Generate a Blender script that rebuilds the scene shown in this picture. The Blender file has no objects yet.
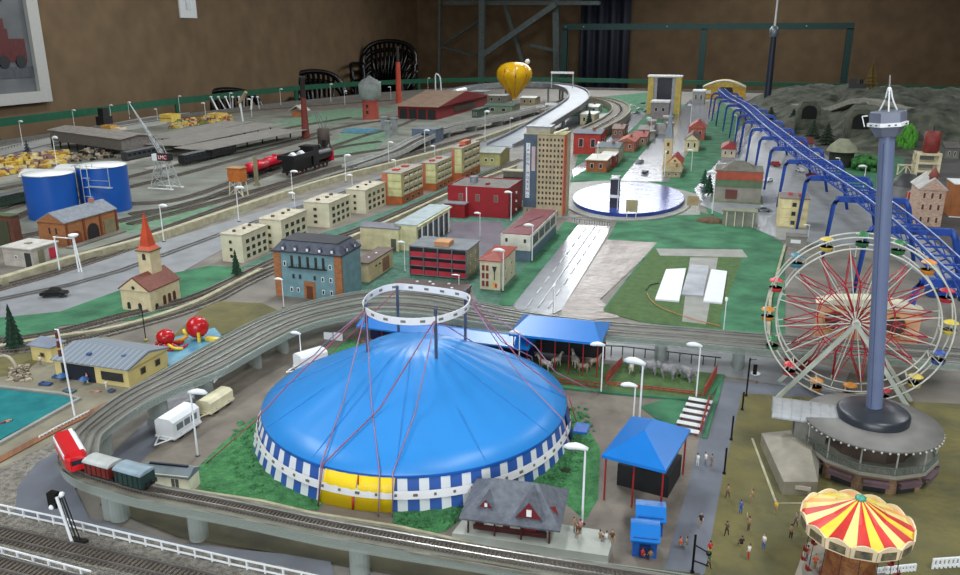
import bpy, math, random
from mathutils import Vector, Matrix
random.seed(7)
PI = math.pi
sc = bpy.context.scene
COL = sc.collection
# ---------------------------------------------------------------- camera
# z = 0 is the top of the layout board, the floor of the room lies 0.8 m below it, metres throughout
F, HC = 800.0, 0.55
PITCH, YAW = math.atan(252.5 / 800), math.atan(260 / 838.9)
cd = bpy.data.cameras.new('camera')
cam = bpy.data.objects.new('camera', cd)
COL.objects.link(cam)
cam.location = (0, 0, HC)
cam.rotation_euler = (PI / 2 - PITCH, 0, YAW)
cd.sensor_width = 36
cd.lens = F / 960 * 36
cd.clip_start = 0.01
cd.clip_end = 100
sc.camera = cam
sc.view_settings.view_transform = 'Standard'
sc.view_settings.look = 'None'
sc.view_settings.gamma = 1
sc.view_settings.exposure = 1.35
# ---------------------------------------------------------------- world and lights
w = bpy.data.worlds.new('world')
sc.world = w
w.use_nodes = True
w.node_tree.nodes['Background'].inputs[0].default_value = (0.6, 0.7, 0.85, 1)
w.node_tree.nodes['Background'].inputs[1].default_value = 0.3
CEIL = 1.95


def area(name, loc, rot, sx, sy, power, col=(1, 1, 1)):
    l = bpy.data.lights.new(name, 'AREA')
    l.shape = 'RECTANGLE'
    l.size, l.size_y, l.energy, l.color = sx, sy, power, col
    o = bpy.data.objects.new(name, l)
    COL.objects.link(o)
    o.location, o.rotation_euler = loc, rot
    return o


TUBES = [  # x, y, watts of the ceiling tube lamps (built as fixtures below)
    (-0.95, 2.6, 14), (-1.2, 5.4, 9), (-1.25, 8.0, 9), (-3.0, 4.2, 8), (1.9, 3.0, 10), (2.2, 6.8, 7), (0.4, 9.6, 7), (-2.2, 0.4, 16), (0.9, 0.2, 12),
]
for tx, ty, tw in TUBES:
    area('tube_light', (tx, ty, CEIL - 0.10), (0, 0, 0), 0.28, 1.5, tw, (0.93, 0.98, 1.0))
FLOODS = [(-1.25, 7.4, 1.45, 5), (-1.75, 9.6, 1.50, 9), (-.35, 9.8, 1.50, 6)]
for fx, fy, fz, fw in FLOODS:
    area('floodlight', (fx, fy, fz - .03), (math.radians(-55), 0, 0), 1.4, 0.30, fw, (0.95, 0.98, 1.0))
# added cool fill light behind the camera, brightening the foreground
area('front_fill', (0.1, -1.95, 0.95), (math.radians(80), 0, 0), 2.2, 1.2, 26, (0.86, 0.93, 1.0))


# ---------------------------------------------------------------- measuring
def ray(px, py):
    x = (px - 480) / F
    u = (287.5 - py) / F
    f = math.cos(PITCH) + u * math.sin(PITCH)
    z = -math.sin(PITCH) + u * math.cos(PITCH)
    return (x * math.cos(YAW) - f * math.sin(YAW), x * math.sin(YAW) + f * math.cos(YAW), z)


def g(px, py, z=0.0):
    d = ray(px, py)
    t = (z - HC) / d[2]
    return Vector((d[0] * t, d[1] * t, z))


def proj(x, y, z):
    z -= HC
    r = x * math.cos(YAW) + y * math.sin(YAW)
    f = -x * math.sin(YAW) + y * math.cos(YAW)
    d = f * math.cos(PITCH) - z * math.sin(PITCH)
    u = f * math.sin(PITCH) + z * math.cos(PITCH)
    return 480 + F * r / d, 287.5 - F * u / d


def hz(px, py, row, z0=0.0):
    """height above z0 of something standing at ground pixel (px, py) whose top is seen in the given row"""
    p = g(px, py, z0)
    lo, hi = z0 - 1, z0 + 3
    for _ in range(40):
        m = (lo + hi) / 2
        if proj(p.x, p.y, m)[1] > row:
            lo = m
        else:
            hi = m
    return lo - z0


def solve(col, x=None, y=None, z=0.0):
    """the missing ground coordinate of a point seen in the given column"""
    k = (col - 480) / F
    cY, sY, cP, sP = math.cos(YAW), math.sin(YAW), math.cos(PITCH), math.sin(PITCH)
    c = k * -(z - HC) * sP
    if x is None:
        return (c + k * y * cY * cP - y * sY) / (cY + k * sY * cP)
    return (c - k * x * sY * cP - x * cY) / (sY - k * cY * cP)


# ---------------------------------------------------------------- materials
def lin(c):
    c = c / 255
    return c / 12.92 if c <= 0.04045 else ((c + 0.055) / 1.055) ** 2.4


MATS = {}


def M(name, rgb, r=0.55, metal=0.0, var=0.12, sc_=40, bump=0.0, rgb2=None, detail=4):
    """principled material whose colour wanders between two tones through a noise texture"""
    if name in MATS:
        return MATS[name]
    m = bpy.data.materials.new(name)
    MATS[name] = m
    m.use_nodes = True
    nt = m.node_tree
    b = nt.nodes['Principled BSDF']
    c = [lin(v) for v in rgb]
    b.inputs['Roughness'].default_value = r
    b.inputs['Metallic'].default_value = metal
    tc = nt.nodes.new('ShaderNodeTexCoord')
    nz = nt.nodes.new('ShaderNodeTexNoise')
    nz.inputs['Scale'].default_value = sc_
    nz.inputs['Detail'].default_value = detail
    nt.links.new(tc.outputs['Object'], nz.inputs['Vector'])
    rp = nt.nodes.new('ShaderNodeValToRGB')
    rp.color_ramp.elements[0].position = 0.3
    rp.color_ramp.elements[1].position = 0.7
    c2 = [lin(v) for v in rgb2] if rgb2 else [v * (1 - 2 * var) for v in c]
    rp.color_ramp.elements[0].color = (*c2, 1)
    rp.color_ramp.elements[1].color = (*(c if rgb2 else [min(1, v * (1 + var)) for v in c]), 1)
    nt.links.new(nz.outputs['Fac'], rp.inputs[0])
    nt.links.new(rp.outputs[0], b.inputs['Base Color'])
    if bump:
        bp = nt.nodes.new('ShaderNodeBump')
        bp.inputs['Strength'].default_value = bump
        bp.inputs['Distance'].default_value = 0.01
        n2 = nt.nodes.new('ShaderNodeTexNoise')
        n2.inputs['Scale'].default_value = sc_ * 3
        nt.links.new(tc.outputs['Object'], n2.inputs['Vector'])
        nt.links.new(n2.outputs['Fac'], bp.inputs['Height'])
        nt.links.new(bp.outputs[0], b.inputs['Normal'])
    return m


def clear_mat(name, rgb, alpha=0.35, r=0.08):
    """clear acrylic: mostly straight transparency with a glossy tinted coat"""
    if name in MATS:
        return MATS[name]
    m = bpy.data.materials.new(name)
    MATS[name] = m
    m.use_nodes = True
    nt = m.node_tree
    nt.nodes.clear()
    o = nt.nodes.new('ShaderNodeOutputMaterial')
    mx = nt.nodes.new('ShaderNodeMixShader')
    t = nt.nodes.new('ShaderNodeBsdfTransparent')
    t.inputs[0].default_value = (0.9, 0.94, 0.92, 1)
    p = nt.nodes.new('ShaderNodeBsdfPrincipled')
    p.inputs['Base Color'].default_value = (*[lin(v) for v in rgb], 1)
    p.inputs['Roughness'].default_value = r
    fr = nt.nodes.new('ShaderNodeLayerWeight')
    fr.inputs[0].default_value = 0.25
    ma = nt.nodes.new('ShaderNodeMath')
    ma.operation = 'MULTIPLY_ADD'
    ma.inputs[1].default_value = 0.6
    ma.inputs[2].default_value = alpha
    ma.use_clamp = True
    nt.links.new(fr.outputs['Facing'], ma.inputs[0])
    nt.links.new(ma.outputs[0], mx.inputs[0])
    nt.links.new(t.outputs[0], mx.inputs[1])
    nt.links.new(p.outputs[0], mx.inputs[2])
    nt.links.new(mx.outputs[0], o.inputs[0])
    return m


def stripes(name, a, b, n, r=0.4, axis='angle', duty=0.5, off=0.0):
    """stripes round the vertical axis of the object, or bands along an axis"""
    if name in MATS:
        return MATS[name]
    m = M(name, a, r, var=0.04)
    nt = m.node_tree
    bs = nt.nodes['Principled BSDF']
    tc = nt.nodes.new('ShaderNodeTexCoord')
    sp = nt.nodes.new('ShaderNodeSeparateXYZ')
    nt.links.new(tc.outputs['Object'], sp.inputs[0])
    mu = nt.nodes.new('ShaderNodeMath')
    mu.operation = 'MULTIPLY_ADD'
    mu.inputs[2].default_value = off
    if axis == 'angle':
        at = nt.nodes.new('ShaderNodeMath')
        at.operation = 'ARCTAN2'
        nt.links.new(sp.outputs[1], at.inputs[0])
        nt.links.new(sp.outputs[0], at.inputs[1])
        nt.links.new(at.outputs[0], mu.inputs[0])
        mu.inputs[1].default_value = n / (2 * PI)
    else:
        nt.links.new(sp.outputs['XYZ'.index(axis)], mu.inputs[0])
        mu.inputs[1].default_value = n
    fr = nt.nodes.new('ShaderNodeMath')
    fr.operation = 'FRACT'
    nt.links.new(mu.outputs[0], fr.inputs[0])
    lt = nt.nodes.new('ShaderNodeMath')
    lt.operation = 'LESS_THAN'
    lt.inputs[1].default_value = duty
    nt.links.new(fr.outputs[0], lt.inputs[0])
    mx = nt.nodes.new('ShaderNodeMix')
    mx.data_type = 'RGBA'
    nt.links.new(lt.outputs[0], mx.inputs[0])
    mx.inputs[6].default_value = (*[lin(v) for v in a], 1)
    mx.inputs[7].default_value = (*[lin(v) for v in b], 1)
    nt.links.new(mx.outputs[2], bs.inputs['Base Color'])
    return m


def brick(name, a, b, mortar, s=60, r=0.75, bw=.5, rh=.25):
    if name in MATS:
        return MATS[name]
    m = M(name, a, r)
    nt = m.node_tree
    t = nt.nodes.new('ShaderNodeTexBrick')
    t.inputs['Color1'].default_value = (*[lin(v) for v in a], 1)
    t.inputs['Color2'].default_value = (*[lin(v) for v in b], 1)
    t.inputs['Mortar'].default_value = (*[lin(v) for v in mortar], 1)
    t.inputs['Scale'].default_value = s
    t.inputs['Brick Width'].default_value = bw
    t.inputs['Row Height'].default_value = rh
    tc = nt.nodes.new('ShaderNodeTexCoord')
    mp = nt.nodes.new('ShaderNodeVectorMath')
    mp.operation = 'DOT_PRODUCT'
    mp.inputs[1].default_value = (1, 1, 0)
    cb = nt.nodes.new('ShaderNodeCombineXYZ')
    sp = nt.nodes.new('ShaderNodeSeparateXYZ')
    nt.links.new(tc.outputs['Object'], mp.inputs[0])
    nt.links.new(tc.outputs['Object'], sp.inputs[0])
    nt.links.new(mp.outputs['Value'], cb.inputs[0])
    nt.links.new(sp.outputs[2], cb.inputs[1])
    nt.links.new(cb.outputs[0], t.inputs['Vector'])
    nt.links.new(t.outputs['Color'], nt.nodes['Principled BSDF'].inputs['Base Color'])
    return m


# ---------------------------------------------------------------- mesh building
class MB:
    def __init__(s):
        s.v, s.f, s.m, s.s = [], [], [], []

    def add(s, vs, fs, m=0, smooth=False):
        b = len(s.v)
        s.v += [tuple(v) for v in vs]
        for f in fs:
            s.f.append(tuple(b + i for i in f))
            s.m.append(m)
            s.s.append(smooth)
        return s

    def bx(s, x0, x1, y0, y1, z0, z1, m=0):
        return s.add([(x0, y0, z0), (x1, y0, z0), (x1, y1, z0), (x0, y1, z0), (x0, y0, z1), (x1, y0, z1), (x1, y1, z1), (x0, y1, z1)],
                     [(0, 3, 2, 1), (4, 5, 6, 7), (0, 1, 5, 4), (1, 2, 6, 5), (2, 3, 7, 6), (3, 0, 4, 7)], m)

    def cb(s, cx, cy, cz, sx, sy, sz, m=0, rz=0.0):
        c, n = math.cos(rz), math.sin(rz)
        vs = []
        for dz in (-.5, .5):
            for dx, dy in ((-.5, -.5), (.5, -.5), (.5, .5), (-.5, .5)):
                x, y = dx * sx, dy * sy
                vs.append((cx + x * c - y * n, cy + x * n + y * c, cz + dz * sz))
        return s.add(vs, [(0, 3, 2, 1), (4, 5, 6, 7), (0, 1, 5, 4), (1, 2, 6, 5), (2, 3, 7, 6), (3, 0, 4, 7)], m)

    def rod(s, a, b, r0, r1=None, n=8, m=0, caps=True):
        a, b = Vector(a), Vector(b)
        r1 = r0 if r1 is None else r1
        d = (b - a).normalized()
        u = d.cross((0, 0, 1) if abs(d.z) < .9 else (1, 0, 0)).normalized()
        v = d.cross(u)
        vs = []
        for p, r in ((a, r0), (b, r1)):
            for i in range(n):
                t = 2 * PI * (i + .5) / n
                vs.append(p + u * math.cos(t) * r + v * math.sin(t) * r)
        s.add(vs, [(i, i + n, (i + 1) % n + n, (i + 1) % n) for i in range(n)], m, n > 5)
        if caps:
            s.add(vs[:n], [tuple(range(n))], m)
            s.add(vs[n:], [tuple(reversed(range(n)))], m)
        return s

    def tube(s, pts, r, n=6, m=0, closed=False):
        pts = [Vector(p) for p in pts]
        L = len(pts)
        vs = []
        for i, p in enumerate(pts):
            a = pts[(i - 1) % L] if (closed or i) else p
            b = pts[(i + 1) % L] if (closed or i < L - 1) else p
            d = (b - a).normalized()
            u = d.cross((0, 0, 1) if abs(d.z) < .95 else (1, 0, 0)).normalized()
            v = d.cross(u)
            rr = r[i] if isinstance(r, (list, tuple)) else r
            for k in range(n):
                t = 2 * PI * (k + .5) / n
                vs.append(p + u * math.cos(t) * rr + v * math.sin(t) * rr)
        fs = []
        for i in range(L if closed else L - 1):
            j = (i + 1) % L
            for k in range(n):
                fs.append((i * n + k, j * n + k, j * n + (k + 1) % n, i * n + (k + 1) % n))
        if not closed:
            fs += [tuple(range(n)), tuple((L - 1) * n + k for k in reversed(range(n)))]
        return s.add(vs, fs, m, True)

    def lathe(s, prof, n=24, m=0, c=(0, 0, 0), smooth=True, a0=0.0, sweep=2 * PI):
        full = sweep > 6.28
        k = n if full else n + 1
        vs = []
        for r, z in prof:
            for i in range(k):
                t = a0 + sweep * i / n
                vs.append((c[0] + r * math.cos(t), c[1] + r * math.sin(t), c[2] + z))
        fs = []
        for j in range(len(prof) - 1):
            for i in range(n):
                i2 = (i + 1) % k
                fs.append((j * k + i, j * k + i2, (j + 1) * k + i2, (j + 1) * k + i))
        s.add(vs, fs, m, smooth)
        if full:
            for j, rev in ((0, True), (len(prof) - 1, False)):
                if prof[j][0] > 1e-5:
                    q = vs[j * k:(j + 1) * k]
                    s.add(q, [tuple(reversed(range(k))) if rev else tuple(range(k))], m)
        return s

    def prism(s, poly, z0, z1, m=0, ms=None):
        """poly: xy points counter-clockwise"""
        ar = sum(poly[i][0] * poly[(i + 1) % len(poly)][1] - poly[(i + 1) % len(poly)][0] * poly[i][1] for i in range(len(poly)))
        if ar < 0:
            poly = list(reversed(poly))
        n = len(poly)
        lo = [(p[0], p[1], z0) for p in poly]
        hi = [(p[0], p[1], z1) for p in poly]
        s.add(hi, [tuple(range(n))], m)
        s.add(lo, [tuple(reversed(range(n)))], m)
        return s.add(lo + hi, [(i, (i + 1) % n, (i + 1) % n + n, i + n) for i in range(n)], m if ms is None else ms)

    def prof_x(s, poly, x0, x1, m=0, caps=None):
        """polygon in (y, z) extruded along x"""
        n = len(poly)
        a = [(x0, p[0], p[1]) for p in poly]
        b = [(x1, p[0], p[1]) for p in poly]
        s.add(a, [tuple(reversed(range(n)))], m if caps is None else caps)
        s.add(b, [tuple(range(n))], m if caps is None else caps)
        return s.add(a + b, [(i, (i + 1) % n, (i + 1) % n + n, i + n) for i in range(n)], m)

    def prof_y(s, poly, y0, y1, m=0, caps=None):
        """polygon in (x, z) extruded along y"""
        n = len(poly)
        a = [(p[0], y0, p[1]) for p in poly]
        b = [(p[0], y1, p[1]) for p in poly]
        s.add(a, [tuple(range(n))], m if caps is None else caps)
        s.add(b, [tuple(reversed(range(n)))], m if caps is None else caps)
        return s.add(a + b, [(i, i + n, (i + 1) % n + n, (i + 1) % n) for i in range(n)], m)

    def ball(s, c, rx, ry=None, rz=None, n=12, k=8, m=0):
        ry = rx if ry is None else ry
        rz = rx if rz is None else rz
        vs = []
        for j in range(k + 1):
            t = PI * j / k
            for i in range(n):
                a = 2 * PI * i / n
                vs.append((c[0] + rx * math.sin(t) * math.cos(a), c[1] + ry * math.sin(t) * math.sin(a), c[2] - rz * math.cos(t)))
        fs = [(j * n + i, j * n + (i + 1) % n, (j + 1) * n + (i + 1) % n, (j + 1) * n + i) for j in range(k) for i in range(n)]
        return s.add(vs, fs, m, True)

    def strip(s, path, w0, w1, z0, z1, m=0):
        """a band following path between lateral offsets w0 and w1 and heights z0 and z1 above it"""
        L = len(path)
        vs = []
        for i, p in enumerate(path):
            p = Vector(p)
            d = Vector(path[min(i + 1, L - 1)]) - Vector(path[max(i - 1, 0)])
            d.z = 0
            d.normalize()
            nrm = Vector((-d.y, d.x, 0))
            for ww, zz in ((w0, z0), (w1, z0), (w1, z1), (w0, z1)):
                vs.append(p + nrm * ww + Vector((0, 0, zz)))
        fs = []
        for i in range(L - 1):
            for k in range(4):
                fs.append((i * 4 + k, i * 4 + (k + 1) % 4, (i + 1) * 4 + (k + 1) % 4, (i + 1) * 4 + k))
        fs += [(3, 2, 1, 0), ((L - 1) * 4, (L - 1) * 4 + 1, (L - 1) * 4 + 2, (L - 1) * 4 + 3)]
        return s.add(vs, fs, m)

    def build(s, name, mats, parent=None, loc=None, rz=None):
        me = bpy.data.meshes.new(name)
        me.from_pydata([tuple(v) for v in s.v], [], s.f)
        for mt in (mats if isinstance(mats, (list, tuple)) else [mats]):
            me.materials.append(mt)
        me.polygons.foreach_set('material_index', s.m)
        me.polygons.foreach_set('use_smooth', s.s)
        me.update()
        o = bpy.data.objects.new(name, me)
        COL.objects.link(o)
        if parent:
            o.parent = parent
        if loc is not None:
            o.location = loc
        if rz is not None:
            o.rotation_euler.z = rz
        return o


def tag(o, label, cat, group=None, kind=None):
    o['label'], o['category'] = label, cat
    if group:
        o['group'] = group
    if kind:
        o['kind'] = kind
    return o


def T(name, label, cat, loc=(0, 0, 0), rz=0.0, group=None):
    o = bpy.data.objects.new(name, None)
    o.empty_display_size = 0.02
    COL.objects.link(o)
    o.location = loc
    o.rotation_euler.z = rz
    return tag(o, label, cat, group)


def S(name, mb, mats, label=None, **k):
    o = mb.build(name, mats, **k)
    o['kind'] = 'structure'
    if label:
        o['label'] = label
    return o


def kids(o):
    return [c for c in o.children]


def dup(root, loc, rz=0.0, label=None, group=None, scale=None):
    r = root.copy()
    COL.objects.link(r)
    r.location = loc
    r.rotation_euler.z = rz
    if scale:
        r.scale = scale
    if label:
        r['label'] = label
    if group:
        r['group'] = group
    for ch in list(root.children):
        c = ch.copy()
        COL.objects.link(c)
        c.parent = r
        for q in ch.children:
            d = q.copy()
            COL.objects.link(d)
            d.parent = c
    return r


def smooth(pts, k=6, closed=False):
    """Catmull-Rom through the points"""
    P = [Vector(p) for p in pts]
    n = len(P)
    out = []
    for i in range(n if closed else n - 1):
        p0 = P[(i - 1) % n] if closed or i else P[0] * 2 - P[1]
        p1, p2 = P[i], P[(i + 1) % n]
        p3 = P[(i + 2) % n] if closed or i < n - 2 else P[-1] * 2 - P[-2]
        for j in range(k):
            t = j / k
            out.append(0.5 * ((2 * p1) + (p2 - p0) * t + (2 * p0 - 5 * p1 + 4 * p2 - p3) * t * t + (3 * p1 - p0 - 3 * p2 + p3) * t ** 3))
    if not closed:
        out.append(P[-1])
    return out


def walk(path, step, start=0.0):
    """points and headings every step metres along a path"""
    out, need = [], start
    for a, b in zip(path, path[1:]):
        a, b = Vector(a), Vector(b)
        L = (b - a).length
        while need <= L and L > 0:
            out.append((a + (b - a) * (need / L), math.atan2(b.y - a.y, b.x - a.x)))
            need += step
        need -= L
    return out


def text(name, s, size, mat, parent, loc, rot, depth=0.0006, align='CENTER'):
    c = bpy.data.curves.new(name, 'FONT')
    c.body, c.size, c.extrude = s, size, depth
    c.align_x, c.align_y = align, 'CENTER'
    t = bpy.data.objects.new(name + '_src', c)
    me = bpy.data.meshes.new_from_object(t)
    bpy.data.objects.remove(t)
    me.materials.clear()
    me.materials.append(mat)
    o = bpy.data.objects.new(name, me)
    COL.objects.link(o)
    o.parent = parent
    o.location, o.rotation_euler = loc, rot
    return o


white = M('white_paint', (235, 238, 240), .4, var=.03)
steel = M('pale_steel', (190, 196, 200), .35, .4)
dark = M('dark_plastic', (32, 32, 34), .5)
black = M('black_gloss', (14, 14, 16), .25)
glass = M('window_glass', (40, 48, 56), .12, var=.3, sc_=90)
cream = M('cream_render', (214, 204, 162), .7, var=.08)
# ================================================================ room
wallm = M('brown_wall', (124, 102, 76), .85, var=.10, sc_=6, bump=.25)
floorm = M('floor_tile', (92, 84, 74), .5)
ceilm = M('ceiling_white', (205, 200, 190), .8)
XL, XR, YB, YF, ZF = -4.4, 4.6, 11.2, -2.2, -0.8
S('floor', MB().bx(XL, XR, YF, YB, ZF - .1, ZF), floorm)
S('ceiling', MB().bx(XL, XR, YF, YB, CEIL, CEIL + .1), ceilm)
S('wall_left', MB().bx(XL - .1, XL, YF, YB, ZF, CEIL), wallm)
S('wall_right', MB().bx(XR, XR + .1, YF, YB, ZF, CEIL), wallm)
S('wall_back', MB().bx(XL - .1, XR + .1, YB, YB + .1, ZF, CEIL), wallm)
S('wall_front', MB().bx(XL - .1, XR + .1, YF - .1, YF, ZF, CEIL), wallm)
# ceiling tube fixtures
for i, (tx, ty, tw) in enumerate(TUBES):
    where = ['above the tent', 'above the street', 'above the far end', 'above the station yard', 'above the coaster', 'above the mountains', 'near the back wall', 'near the pool side', 'near the carousel side'][i]
    t = T('ceiling_lamp', 'long twin tube ceiling lamp hanging ' + where, 'lamp', (tx, ty, CEIL), 0, 'ceiling tube lamps')
    MB().bx(-.16, .16, -.78, .78, -.05, 0).build('lamp_housing', ceilm, t)
    for s in (-1, 1):
        MB().rod((s * .07, -.72, -.075), (s * .07, .72, -.075), .013, n=10).build('tube', white, t)

for i, (fx, fy, fz, fw) in enumerate(FLOODS):
    t = T('hanging_lamp', 'low hanging tube lamp tilted towards the layout, ' + ['first from the camera', 'second, on the left', 'second, on the right'][i], 'lamp', (fx, fy, fz), 0, 'low hanging tube lamps')
    o = MB().bx(-.74, .74, -.17, .17, 0, .03).build('lamp_housing', ceilm, t)
    o.rotation_euler.x = math.radians(-55)
    for s in (-.6, .6):
        MB().rod((s, 0, .03), (s, 0, CEIL - fz), .006, n=6).build('hanger', ceilm, t)
# ================================================================ layout board
conc = M('board_concrete', (122, 116, 108), .6, var=.18, sc_=14, bump=.15)
board = [(-3.62, .30), (-3.66, 3.6), (-3.72, 4.6), (-3.55, 6.0), (-3.3, 7.2), (-2.9, 8.1), (-2.2, 8.62), (2.5, 8.62), (2.5, .30)]
S('layout_board', MB().prism(board, -.06, 0), conc)
for bx_, by_ in ((-3.4, .6), (2.3, .6), (-3.4, 4.5), (2.3, 4.5), (-2.3, 8.3), (2.3, 8.3)):
    S('board_trestle', MB().bx(bx_ - .04, bx_ + .04, by_ - .04, by_ + .04, ZF, -.06), M('raw_wood', (120, 90, 60)))
# edge lip along the left and back
S('board_edge', MB().strip([Vector((x, y, 0)) for x, y in board[:8]], -.005, .02, 0, .02), M('edge_grey', (110, 108, 104), .6))

asphalt = M('street_grey', (142, 145, 150), .32, var=.10, sc_=25, bump=.05)
asph2 = M('street_wet_grey', (116, 120, 130), .21, var=.10, sc_=18, bump=.04)
turf = M('green_turf', (70, 132, 94), .9, rgb2=(38, 86, 62), sc_=14, bump=.5)
turf2 = M('olive_turf', (84, 112, 62), .9, rgb2=(66, 92, 52), sc_=60, bump=.4)
must = M('mustard_turf', (116, 108, 64), .95, rgb2=(88, 86, 60), sc_=16, bump=.5)
gravel = M('track_gravel', (172, 166, 156), .9, rgb2=(110, 106, 98), sc_=160, bump=.8)
sand = M('pale_pavement', (150, 150, 144), .6, var=.1, sc_=30)
PATCH = [0]


def patch(name, pts, mat, z=None, th=.0015, z0=0.0):
    PATCH[0] += 1
    zz = z if z is not None else .0008 + .00004 * PATCH[0]
    return S(name, MB().prism([g(*p)[:2] if len(p) == 2 else p[:2] for p in pts], z0, z0 + zz + (0 if z is None else 0)), mat)


# yard tone and roads (outlines measured on the board)
patch('yard_ground', [(0, 250), (0, 150), (150, 118), (300, 112), (470, 100), (500, 110), (240, 215), (80, 262)], M('yard_grey', (136, 142, 132), .6, rgb2=(98, 94, 86), sc_=7, bump=.2))
patch('yard_lawn', [(0, 196), (0, 208), (50, 203), (60, 190)], M('mint_turf', (112, 146, 118), .9, rgb2=(84, 110, 90), sc_=40, bump=.4))
patch('yard_lawn', [(100, 224), (200, 205), (235, 208), (130, 234)], MATS['mint_turf'])
patch('yard_lawn', [(345, 130), (400, 128), (375, 150), (318, 162)], MATS['mint_turf'])
patch('yard_lawn', [(250, 128), (330, 110), (400, 108), (330, 124)], MATS['mint_turf'])
patch('main_road', [(0, 340), (0, 276), (85, 264), (240, 218), (400, 170), (560, 112), (620, 112), (560, 132), (470, 165), (240, 240), (150, 290), (60, 318)], asphalt)
patch('apartment_lawn', [(165, 318), (60, 326), (20, 350), (0, 350), (0, 318), (60, 312), (160, 276), (210, 266), (244, 268), (240, 282)], turf)
patch('apartment_lawn', [(240, 268), (300, 240), (352, 224), (390, 210), (440, 190), (480, 172), (500, 166), (480, 185), (400, 218), (346, 240), (280, 262)], M('teal_turf', (84, 126, 108), .9, rgb2=(62, 96, 84), sc_=60, bump=.4))
patch('town_lawn', [(360, 300), (350, 275), (420, 232), (450, 214), (520, 200), (560, 240), (512, 305), (440, 310)], MATS['teal_turf'])
patch('town_pavement', [(440, 246), (450, 222), (500, 222), (515, 245), (480, 262)], asph2)
patch('town_pavement', [(380, 310), (395, 280), (470, 283), (480, 310)], M('brown_pavement', (92, 84, 80), .5))
patch('town_lawn', [(505, 290), (565, 222), (578, 224), (515, 306), (498, 306)], turf)
patch('town_street', [(513, 306), (578, 225), (612, 227), (562, 310), (550, 316), (520, 314)], asph2)
patch('concrete_apron', [(562, 310), (607, 240), (657, 243), (640, 262), (600, 300), (620, 318), (560, 322)], M('stained_concrete', (150, 138, 130), .36, rgb2=(112, 98, 92), sc_=16, bump=.3))
MATS['stained_concrete'].node_tree.nodes['Principled BSDF'].inputs['Specular IOR Level'].default_value = .3
patch('park_lawn', [(603, 310), (640, 262), (657, 243), (607, 240), (617, 222), (700, 212), (760, 230), (785, 245), (785, 340), (700, 330), (640, 322)], turf)
patch('park_lawn', [(603, 312), (652, 250), (745, 252), (720, 318), (722, 330), (640, 322)], turf2)
patch('park_path', [(656, 249), (660, 256), (748, 258), (742, 250)], sand)
patch('park_path', [(690, 258), (718, 258), (706, 325), (682, 322)], sand)
patch('plaza_ring', [(555, 218), (700, 215), (697, 190), (640, 178), (572, 183)], sand)
patch('village_lawn', [(570, 182), (580, 150), (640, 110), (720, 100), (760, 130), (760, 190), (715, 230), (700, 195), (640, 180)], turf)
patch('village_street', [(620, 181), (666, 125), (690, 100), (722, 103), (668, 182)], asph2)
patch('village_street', [(700, 200), (694, 190), (728, 150), (745, 118), (765, 118), (735, 165), (708, 205)], asph2)
patch('canal_pavement', [(573, 178), (572, 170), (598, 152), (625, 115), (650, 112), (610, 150), (592, 166)], asph2)
patch('coaster_road', [(780, 240), (700, 205), (735, 160), (770, 112), (810, 130), (900, 190), (960, 240), (960, 300), (880, 250)], asphalt)
patch('back_lawn', [(560, 118), (600, 97), (655, 92), (668, 112), (620, 112)], turf)
# fairground
patch('fair_ground', [(105, 500), (215, 375), (330, 330), (520, 335), (770, 372), (742, 395), (700, 575), (480, 575), (250, 505)], M('fair_concrete', (132, 123, 112), .7, rgb2=(102, 94, 85), sc_=20, bump=.3))
patch('back_street', [(415, 346), (430, 326), (620, 340), (820, 365), (850, 372), (840, 395), (745, 380), (620, 362)], asphalt)
patch('fair_street', [(713, 380), (760, 385), (800, 388), (835, 395), (840, 405), (742, 398), (705, 575), (655, 600), (690, 480)], asph2)
patch('carousel_lawn', [(742, 394), (800, 398), (960, 405), (1000, 620), (700, 600), (722, 480)], must)
patch('trailer_path', [(215, 355), (235, 362), (135, 470), (105, 462)], asph2)
patch('curve_road', [(70, 446), (38, 463), (18, 488), (13, 512), (16, 530), (340, 600), (330, 560), (180, 545), (90, 520), (75, 490), (95, 455)], asph2)
patch('left_verge', [(0, 455), (60, 437), (72, 446), (38, 463), (18, 488), (13, 530), (0, 525)], gravel)
patch('front_gravel', [(0, 512), (310, 573), (420, 640), (-100, 640), (-100, 505)], gravel)
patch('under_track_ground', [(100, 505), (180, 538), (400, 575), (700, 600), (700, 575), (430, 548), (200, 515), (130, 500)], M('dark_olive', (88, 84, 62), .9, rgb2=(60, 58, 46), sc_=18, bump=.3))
patch('pool_terrace', [(0, 470), (0, 345), (60, 330), (150, 345), (175, 385), (115, 405), (60, 440)], M('terrace', (142, 136, 118), .8, rgb2=(116, 110, 94), sc_=24, bump=.2))
patch('mustard_ground', [(170, 340), (210, 302), (262, 304), (280, 312), (200, 345)], must)
patch('mustard_ground', [(0, 378), (0, 345), (22, 342), (48, 356), (20, 376)], must)
# white lane markings on the town street
lane = M('lane_paint', (225, 228, 230), .5)
for k in range(9):
    t0, t1 = k / 9, k / 9 + .06
    for off, full in ((.30, 0), (.72, 0)):
        def lp(t, o):
            a = g(513, 306).lerp(g(578, 225), t)
            b = g(562, 310).lerp(g(612, 227), t)
            return a.lerp(b, o)
        p, q = lp(t0, off), lp(t1, off)
        S('lane_mark', MB().prism([(p.x - .0011, p.y), (p.x + .0011, p.y), (q.x + .0011, q.y), (q.x - .0011, q.y)], 0, .0035), lane)
p, q = lp(0, .52), lp(.98, .52)
S('lane_mark', MB().prism([(p.x - .0011, p.y), (p.x + .0011, p.y), (q.x + .0011, q.y), (q.x - .0011, q.y)], 0, .0035), lane)

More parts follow.
